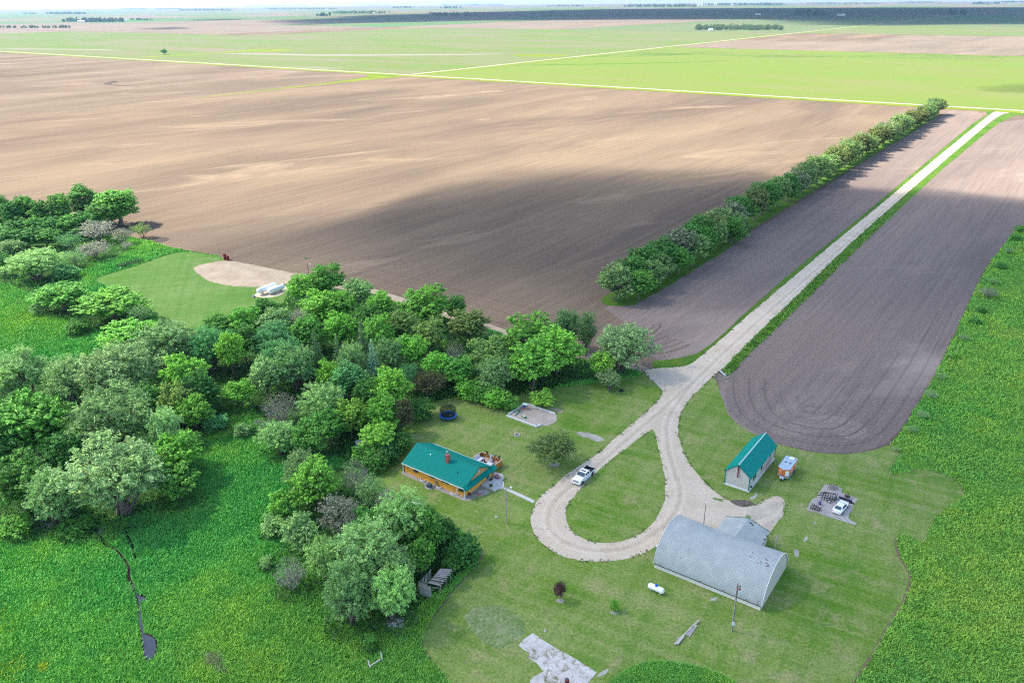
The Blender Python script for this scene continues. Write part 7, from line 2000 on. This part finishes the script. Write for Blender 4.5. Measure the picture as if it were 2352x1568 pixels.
rkc = at(908, 1432); rk = random.Random(31)
M_rock = plain('field_stone', (.47, .42, .39), .9, .1, var=.22, scale=4)
def rock_mesh(seed):
    bm = bmesh.new(); bmesh.ops.create_icosphere(bm, subdivisions=2, radius=1.0)
    for v in bm.verts:
        n_ = mnoise.noise(v.co * 1.1 + Vector((seed * 7.1, 0, 0))); v.co *= 1 + n_ * .38
        v.co.z *= .72
    me = bpy.data.meshes.new('stone'); bm.to_mesh(me); bm.free(); me.materials.append(M_rock); return me
rms = [rock_mesh(i) for i in range(5)]
for i in range(40):
    a = rk.uniform(0, 6.28); rr = math.sqrt(rk.random()) * 1.55
    o = bpy.data.objects.new('field_stone', rms[i % 5]); COL.objects.link(o)
    s = rk.uniform(.17, .38); o.scale = (s * rk.uniform(.9, 1.4), s, s * rk.uniform(.8, 1.1))
    o.rotation_euler = (rk.uniform(-.4, .4), rk.uniform(-.4, .4), rk.uniform(0, 6.28))
    o.location = (rkc.x + math.cos(a) * rr, rkc.y + math.sin(a) * rr, .15 + max(0, (1.5 - rr)) * .55 * rk.uniform(.35, 1.0))
    tag(o, 'pale pinkish-grey stone of the rock pile under the grey-green trees', 'stone', 'stones of the rock pile')
zE = lambda x, y: (637 + x * .3436, 1029 + y * .3436)
fr_t = thing('broken_frame', 'broken wooden frame lying in the meadow grass', 'wooden frame', at(*zE(650, 1450)))
c0 = Vector(fr_t.location)
for a, b, za_, zb_ in (((608, 1440), (622, 1475), .75, .1), ((622, 1465), (690, 1425), .35, .45), ((692, 1390), (705, 1425), .9, .1)):
    MB().bar(at(*zE(*a)) - c0 + Vector((0, 0, za_)), at(*zE(*b)) - c0 + Vector((0, 0, zb_)), .14).build('beam', plain('bleached_beam', (.50, .46, .42), .95), fr_t)
tag(MB().bar(at(*zE(925, 1140)) + Vector((0, 0, .25)), at(*zE(938, 1170)) + Vector((0, 0, .2)), .3, .16).build('log', M_dead), 'short bleached log in the grass below the collapsed shed', 'log')


def brush_pile(label, cx, cy, ln, n, seed, hgt=1.0):
    rs = np.random.RandomState(seed); L_ = Limbs()
    for _ in range(n):
        a = rs.normal(size=3) * [ln * .28, ln * .28, 0]; a[2] = rs.rand() * hgt * .3
        d = rs.normal(size=3) * [1, 1, .45] + [.6, .6, .55]; d /= np.linalg.norm(d)
        L_.curve(a, a + d * ln * rs.uniform(.5, 1.1), .05, .012, rs, 3, .2, 4)
    o = link_mesh('dead_branches', L_.mesh('dead_branches'), M_dead); o.location = at(cx, cy)
    return tag(o, label, 'branches')
brush_pile('fallen dead grey branches beside the green shrub at the creek meadow', 97, 1215, 3.4, 42, 3, 1.2)
brush_pile('heap of dead pale twigs at the head of the creek', 228, 1226, 1.4, 26, 4, .5)
zq = lambda x, y: (x * .275, 1156 + y * .275)
brush_pile('dry stick heap on the bank where the creek narrows', *zq(1092, 722), .9, 18, 5, .3)
# patch of dry flattened grass
q_ = scatter(np.array(W([zq(*p) for p in [(1690, 1290), (1780, 1250), (1850, 1290), (1910, 1430), (1840, 1420), (1720, 1350)]])), 900)
M_dry = grass_mat('dry_grass', (.30, .25, .17), (.22, .19, .12), (.38, .33, .24), tufts=True)
tuft_mesh('dry_grass', q_, np.full(len(q_), .45), np.full(len(q_), .10), M_dry, rsg, 3, label='patch of dry pale flattened grass in the meadow', lean=.8)
yf = np.concatenate([scatter(np.array(W([zq(*p) for p in [(0, 800), (120, 900), (150, 1100), (260, 1380), (120, 1500), (-80, 1500), (-80, 900)]])), 900), scatter(np.array(W([zq(*p) for p in [(310, 1360), (370, 1350), (380, 1400), (330, 1410)]])), 120)])
M_yel = grass_mat('yellow_spurge', (.34, .46, .03), (.20, .38, .04), (.50, .52, .03), tufts=True, scale=.4)
tuft_mesh('yellow_weeds', yf, np.full(len(yf), .55), np.full(len(yf), .14), M_yel, rsg, 3, label='yellow-green flowering weeds in the creek meadow corner')

# ------------------------------------------------------------------ farm bits
za2 = za
hp0, hp1 = at(*za2(940, 830)), at(*za2(1120, 785)); d = hp1 - hp0
hr_ = thing('harrow', 'old black steel harrow rack lying at the edge of the north lawn', 'harrow', hp0, math.atan2(d.y, d.x)); L_ = d.length
for y in (0, 1.6):
    MB().bar((0, y, .75), (L_, y, .75), .12).build('rail', M_black, hr_)
    MB().bar((0, y, 1.5), (L_, y, 1.5), .07).build('rail', M_black, hr_)
k = int(L_ / .85)
for i in range(k + 1):
    x = L_ * i / k; q = MB()
    q.bar((x, -.1, 0.05), (x, .1, 1.6), .09); q.bar((x, 1.6, .05), (x, 1.7, 1.6), .09); q.bar((x, 0, .75), (x, 1.6, .75), .08); q.bar((x, 0, 1.5), (x + .3, 1.6, 1.5), .06); q.build('tine_bar', M_rust if i % 2 else M_black, hr_)
MB().lathe([(.15, -.12), (.32, -.12), (.34, 0), (.32, .12), (.15, .12)], 16, (L_ * .22, -.3, .34), Matrix.Rotation(R(90), 3, 'X')).build('wheel', M_rubber, hr_)
MB().lathe([(.15, 0), (.22, .1), (.2, .4), (.05, .5)], 10, (.0, -.3, 0)).build('bucket', M_white, hr_)
for lab, x, y, hh in (('taller of two dark red drums at the field edge', 1762, 762, 2.3), ('shorter of two dark red drums at the field edge', 1782, 768, 1.9)):
    t = thing('oil_drum_stack', lab, 'drum', at(*za2(x, y)))
    for kz in range(2):
        z0, z1 = hh / 2 * kz, hh / 2 * (kz + 1)
        MB().lathe([(.55, z0), (.60, z0 + .04), (.58, z0 + .08), (.58, (z0+z1)/2 - .03), (.60, (z0+z1)/2), (.58, (z0+z1)/2 + .03), (.58, z1 - .08), (.60, z1 - .04), (.55, z1 - .005)], 18).build('drum', M_dkred, t, smooth=True)
# tyre under the old willow, culvert, pasture posts
t = at(1427, 898); ty = MB(); ty.lathe([(.26, 0), (.50, .0), (.56, .08), (.56, .22), (.50, .30), (.26, .30), (.30, .15)], 22, (t.x, t.y, .02)); tag(ty.build('tyre', M_rubber, None, smooth=True), 'black tyre lying on the lawn at the foot of the big old willow', 'tyre')
cl0, cl1 = at(1652, 852), at(1668, 866)
cu = thing('culvert_pipe', 'grey culvert pipe end where the verge meets the drive', 'pipe', cl1)
q = MB(); dd = cl0 - cl1; q.tube((0, 0, .25), (dd.x, dd.y, .25), .30, .30, 14, cap=False); q.tube((0, 0, .25), (dd.x, dd.y, .25), .26, .26, 14, cap=False); q.build('pipe', M_steel, cu)
q = MB(); q.box((.3, -.2, .12), (.9, .6, .24), .6); q.box((-.4, -.5, .10), (.7, .5, .2), .2); q.build('riprap', M_rub, cu)
c2 = at(1590, 842); q = MB(); q.bar(c2 + Vector((-.9, .1, .1)), c2 + Vector((.7, -.1, .15)), .35, .2); tag(q.build('stone_slab', M_concw), 'pale flat stone at the drive corner near the old willow', 'stone')
zr = lambda x, y: ((1950 + x / 2.529) * .98, (480 + y / 2.529) * .98)
for i, (x, y, h) in enumerate([(400, 1500, 1.1), (487, 1348, 1.1), (640, 1045, 1.2), (655, 990, 1.3), (697, 915, 1.4), (730, 880, 1.3), (782, 782, 1.3), (850, 660, 1.3), (905, 500, 1.3), (712, 1600, 1.2)][:9]):
    b = at(*zr(x, y)); o = MB().tube((0, 0, -.2), (sb_.uniform(-.12, .12), sb_.uniform(-.1, .1), h), .08, .06, 7).build('fence_post', M_greypole)
    o.location = b; tag(o, 'leaning grey wooden post, %s from the lawn along the pasture fence' % ordinal(i + 1), 'fence post', 'posts of the old pasture fence')
for x, y, lab in ((.2, 9, 'white stick'),): pass
st_ = thing('garden_stake', 'pale wooden stake with a stone at its foot near the yard light pole', 'stake', at(1140, 1187))
MB().tube((0, 0, 0), (.35, .1, 1.5), .03, .03, 6).build('stick', plain('pale_stick', (.55, .42, .26), .9), st_); MB().lathe([(.3, 0), (.32, .1), (.1, .22)], 9).build('stone', M_conc, st_)
fp = thing('fire_ring', 'small ring of stones on the lawn between the deck and the sandbox', 'fire ring', at(*zc(1420, 663)))
for k in range(9):
    a = k * 2 * math.pi / 9; MB().lathe([(.18, 0), (.22, .1), (.12, .22), (.03, .25)], 7, (math.cos(a) * .6, math.sin(a) * .6, 0)).build('ring_stone', M_rock, fp)
MB().lathe([(.5, 0), (.5, .03)], 14).build('ash_bed', plain('ash_bed', (.10, .09, .085), .95), fp)
wpb = thing('wood_pallet', 'old grey pallet at the edge of the grey trees by the propane tank', 'pallet', at(*zhs(95, 1300)), R(-30))
for i in range(7): MB().bx(-.9, .9, -.75 + i * .22, -.59 + i * .22, .16, .19).build('slat', M_plank, wpb)
for y in (-.7, 0, .65): MB().bx(-.9, .9, y - .05, y + .05, 0, .16).build('runner', M_plank, wpb)
gr0 = thing('grey_hut', 'small grey roofed hut half hidden in the grove behind the house', 'hut', at(832, 1030), .5)
MB().bx(-1.2, 1.2, -.9, .9, 0, 1.7).build('wall', M_oldwood, gr0); q = MB(); q.extr([(-1.15, 1.55), (0, 2.4), (1.15, 1.55), (1.15, 1.47), (0, 2.3), (-1.15, 1.47)], -1.4, 1.4); q.build('roof', plain('grey_felt', (.33, .32, .32), .95), gr0)

# ------------------------------------------------------------------ far things: groves, farmsteads, bins, the shelterbelt block
def far_mass(name, label, x0, x1, yb, h, tint, n, depth=40.0, leaf=None, seed=0, kind='stuff'):
    """a far-off wood read as one mass: many leaf clumps through its volume, gaps and uneven top"""
    rs = np.random.RandomState(seed + 5)
    a, b = at(x0, yb), at(x1, yb); d = (b - a); L_ = d.length; ux = d / L_; uy = Vector((-ux.y, ux.x, 0))
    c, s = [], []
    m = max(4, int(L_ / (h * .75))) * max(1, int(depth / (h * 1.2)))
    cen = np.stack([rs.rand(m) * L_, rs.rand(m) * depth], 1); hh = h * rs.uniform(.6, 1.1, m); rr = h * rs.uniform(.28, .5, m)
    per = max(12, n // m)
    for (u, v), H_, r_ in zip(cen, hh, rr):
        d3 = rs.normal(size=(per, 3)); d3 /= np.linalg.norm(d3, axis=1, keepdims=True)
        q = d3 * (.6 + .4 * rs.rand(per, 1)) * [r_, r_, H_ * .5] + [u, v, H_ * .52]
        c.append(q)
    c = np.concatenate(c); c[:, 2] = np.maximum(c[:, 2], .1)
    wv = np.array(a)[None] + c[:, :1] * np.array(ux)[None] + c[:, 1:2] * np.array(uy)[None]; wv[:, 2] = c[:, 2]
    nr = rs.normal(size=wv.shape) * .7 + [0, 0, .5]; nr /= np.linalg.norm(nr, axis=1, keepdims=True)
    me = np_mesh(name, leaves_np(wv, nr, (leaf or h * .11) * rs.uniform(.6, 1.2, len(wv)), .7, rs), 4, np.arange(len(wv) * 4))
    o = link_mesh(name, me, M_leaf); o.color = (*TINT[tint], 1)
    return tag(o, label, 'trees', kind=kind)
zf2 = lambda x, y: (1176 + x * .5, y * .5)
far_mass('shelterbelt', 'square block of trees far out beyond the section road', 1595, 1799, 70.5, 15, 'sage', 42000, 190, .95, 1)
far_mass('distant_grove', 'dark farmstead grove with white bins beside it', 134, 266, 51.5, 24, 'dark', 9000, 90, None, 2)
far_mass('distant_grove', 'low tree line running on from the white bins', 297, 338, 47.5, 14, 'mid', 2500, 50, None, 3)
far_mass('distant_grove', 'long thin tree row at the picture edge far beyond the stubble', -10, 160, 65, 12, 'sage', 6000, 15, None, 4)
far_mass('distant_grove', 'blue distant grove left of the farmstead tower', 100, 192, 33.5, 26, 'dark', 4000, 80, None, 5)
far_mass('distant_grove', 'tiny distant clump at the picture edge', 50, 78, 33, 18, 'dark', 1200, 60, None, 6)
far_mass('distant_grove', 'faint long grove near the horizon over the western fields', 405, 522, 25.5, 30, 'dark', 4000, 120, None, 7)
far_mass('distant_grove', 'small square clump just beside the cloud shadow', 718, 745, 38, 26, 'mid', 2000, 80, None, 8)
far_mass('distant_grove', 'long grey-green grove with a white house in it', 760, 876, 32, 26, 'sage', 5000, 120, None, 9)
far_mass('distant_grove', 'dark grove lying within the cloud shadow band', 982, 1091, 37.5, 26, 'dark', 4500, 90, None, 10)
far_mass('distant_grove', 'small far grove above the cloud shadow band', 898, 944, 19.5, 34, 'dark', 1500, 120, None, 11)
far_mass('distant_grove', 'second small far grove above the cloud shadow band', 1008, 1052, 20, 34, 'dark', 1500, 120, None, 12)
far_mass('distant_grove', 'dark farm grove inside the shadow band beyond the shelterbelt', 1822, 1890, 37.5, 34, 'dark', 3500, 120, None, 13)
far_mass('distant_grove', 'grove of the shaded farm near the picture edge', 2178, 2222, 35, 30, 'dark', 2500, 90, None, 14)
far_mass('distant_grove', 'town trees along the horizon left of the white elevators', 1425, 1590, 16.8, 42, 'dark', 5000, 200, None, 15)
far_mass('distant_grove', 'town trees along the horizon right of the white elevators', 1620, 1790, 13.4, 42, 'dark', 5000, 200, None, 16)
LINES = ['faint tree line at the horizon above the dark farmstead grove', 'faint tree line at the horizon next past the dark farmstead grove', 'long thin tree line behind the white building past the small square clump',
         'short tree line at the horizon above the dark grove in the cloud shadow', 'tree line at the horizon just before the town trees', 'long tree line at the horizon past the town, over the deep cloud shadow',
         'short tree line at the horizon over the shaded farm', 'faintest tree line on the skyline over the deep cloud shadow', 'faint tree line on the skyline at the picture edge over the shaded farm',
         'thin tree line at the skyline above the two small far groves', 'thin tree line at the skyline over the long grey-green grove', 'thin tree line at the skyline over the faint long grove']
for i, (a, b, y) in enumerate([(270, 330, 22), (350, 400, 21.5), (605, 760, 22.5), (1080, 1150, 12.6), (1255, 1330, 15.8), (1850, 2010, 10.6), (2230, 2280, 10.4), (2060, 2150, 7.5), (2290, 2352, 6.5), (1010, 1090, 12.8), (820, 890, 13.5), (560, 700, 15.5)]):
    far_mass('distant_grove', LINES[i], a, b, y, 34 if y < 20 else 26, 'dark', 1800, 150, None, 20 + i)


def far_building(label, px, py, wd, dp_, h, col, rz=0.0):
    t = thing('farm_building', label, 'farm building', at(px, py), rz)
    MB().bx(-wd/2, wd/2, -dp_/2, dp_/2, 0, h).build('wall', plain('far_wall', col, .6), t)
    q = MB(); q.extr([(-dp_/2 - .5, h), (0, h + dp_ * .22), (dp_/2 + .5, h), (dp_/2 + .5, h - .3), (-dp_/2 - .5, h - .3)], -wd/2 - .5, wd/2 + .5); q.build('roof', plain('far_roof', tuple(c * .9 for c in col), .5), t)
for lab, x, y, wd, dp_, h in (('white long shed at the foot of the dark farmstead grove', 188, 51.5, 40, 18, 6), ('white house in the long grey-green grove', 859, 32, 18, 12, 7), ('white building far away past the small square clump', 752, 23.5, 40, 20, 9),
                              ('pale shed within the cloud shadow over the green field', 1741, 34.5, 30, 15, 6), ('pale shed beside the shaded farm grove beyond the shelterbelt', 1932, 36.5, 40, 18, 6), ('white town building just right of the tall elevators', 1645, 12.2, 90, 40, 14),
                              ('long low town building by the horizon', 1690, 13.2, 130, 40, 10), ('pale farm house peeping from the front of the shelterbelt', 1632, 71.5, 12, 9, 4.5)):
    far_building(lab, x, y, wd, dp_, h, (.72, .72, .70))
for i in range(8):
    t = thing('grain_bin', 'white round grain bin in the row beside the dark farmstead grove', 'grain bin', at(254 + i * 5.4, 50.2 - i * .18), 0, 'grain bins of the far farmstead')
    MB().lathe([(5.2, 0), (5.2, 8.0)], 16).build('wall', M_white, t); MB().lathe([(5.4, 8.0), (1.0, 10.6), (.1, 10.8)], 16).build('roof', M_steel, t)
for lab, x, h in (('tallest white grain elevator on the town horizon', 1601, 62), ('white grain elevator beside the tallest one', 1607, 48), ('white round elevator silo, last of the town elevators', 1614, 56)):
    t = thing('grain_elevator', lab, 'grain elevator', at(x, 14.2))
    MB().bx(-14, 14, -12, 12, 0, h).build('tower', M_white, t); MB().bx(-7, 7, -7, 7, h, h + 12).build('headhouse', M_white, t)
t = thing('grain_elevator', 'white silo tower standing at the end of the blue distant grove', 'grain elevator', at(190, 33)); MB().lathe([(7, 0), (7, 34), (2, 38)], 14).build('tower', M_white, t); MB().bx(-3, 3, -3, 3, 37, 42).build('headhouse', M_white, t)
# roadside: sign at the crossroads, mailbox at the drive end
t = thing('road_sign', 'small white sign at the crossroads of the section roads', 'sign', at(898, 176)); MB().tube((0, 0, 0), (0, 0, 2.2), .05, .05, 6).build('post', M_steel, t); MB().box((0, -.06, 2.0), (.9, .04, .9)).build('panel', M_white, t)
t = thing('mailbox', 'white mailbox on the verge at the far end of the drive', 'mailbox', at(2347, 262)); MB().bx(-.06, .06, -.06, .06, 0, 1.1).build('post', M_pole, t); MB().lathe([(.28, -.45), (.28, .45)], 12, (0, 0, 1.32), Matrix.Rotation(R(90), 3, 'X')).build('box', M_white, t)
# power poles along the far road
for i, (x, y) in enumerate([(567, 115), (1175, 117), (1408, 96), (1176 + 800 * .5, 72)]):
    t = thing('far_power_pole', 'thin far power pole, %s along the fields beyond the crossroads' % ordinal(i + 1), 'pole', at(x, y)); MB().tube((0, 0, 0), (0, 0, 10), .16, .12, 6).build('pole', M_greypole, t); MB().bx(-1.1, 1.1, -.06, .06, 9.2, 9.35).build('crossarm', M_greypole, t)
bpy.context.view_layer.update()
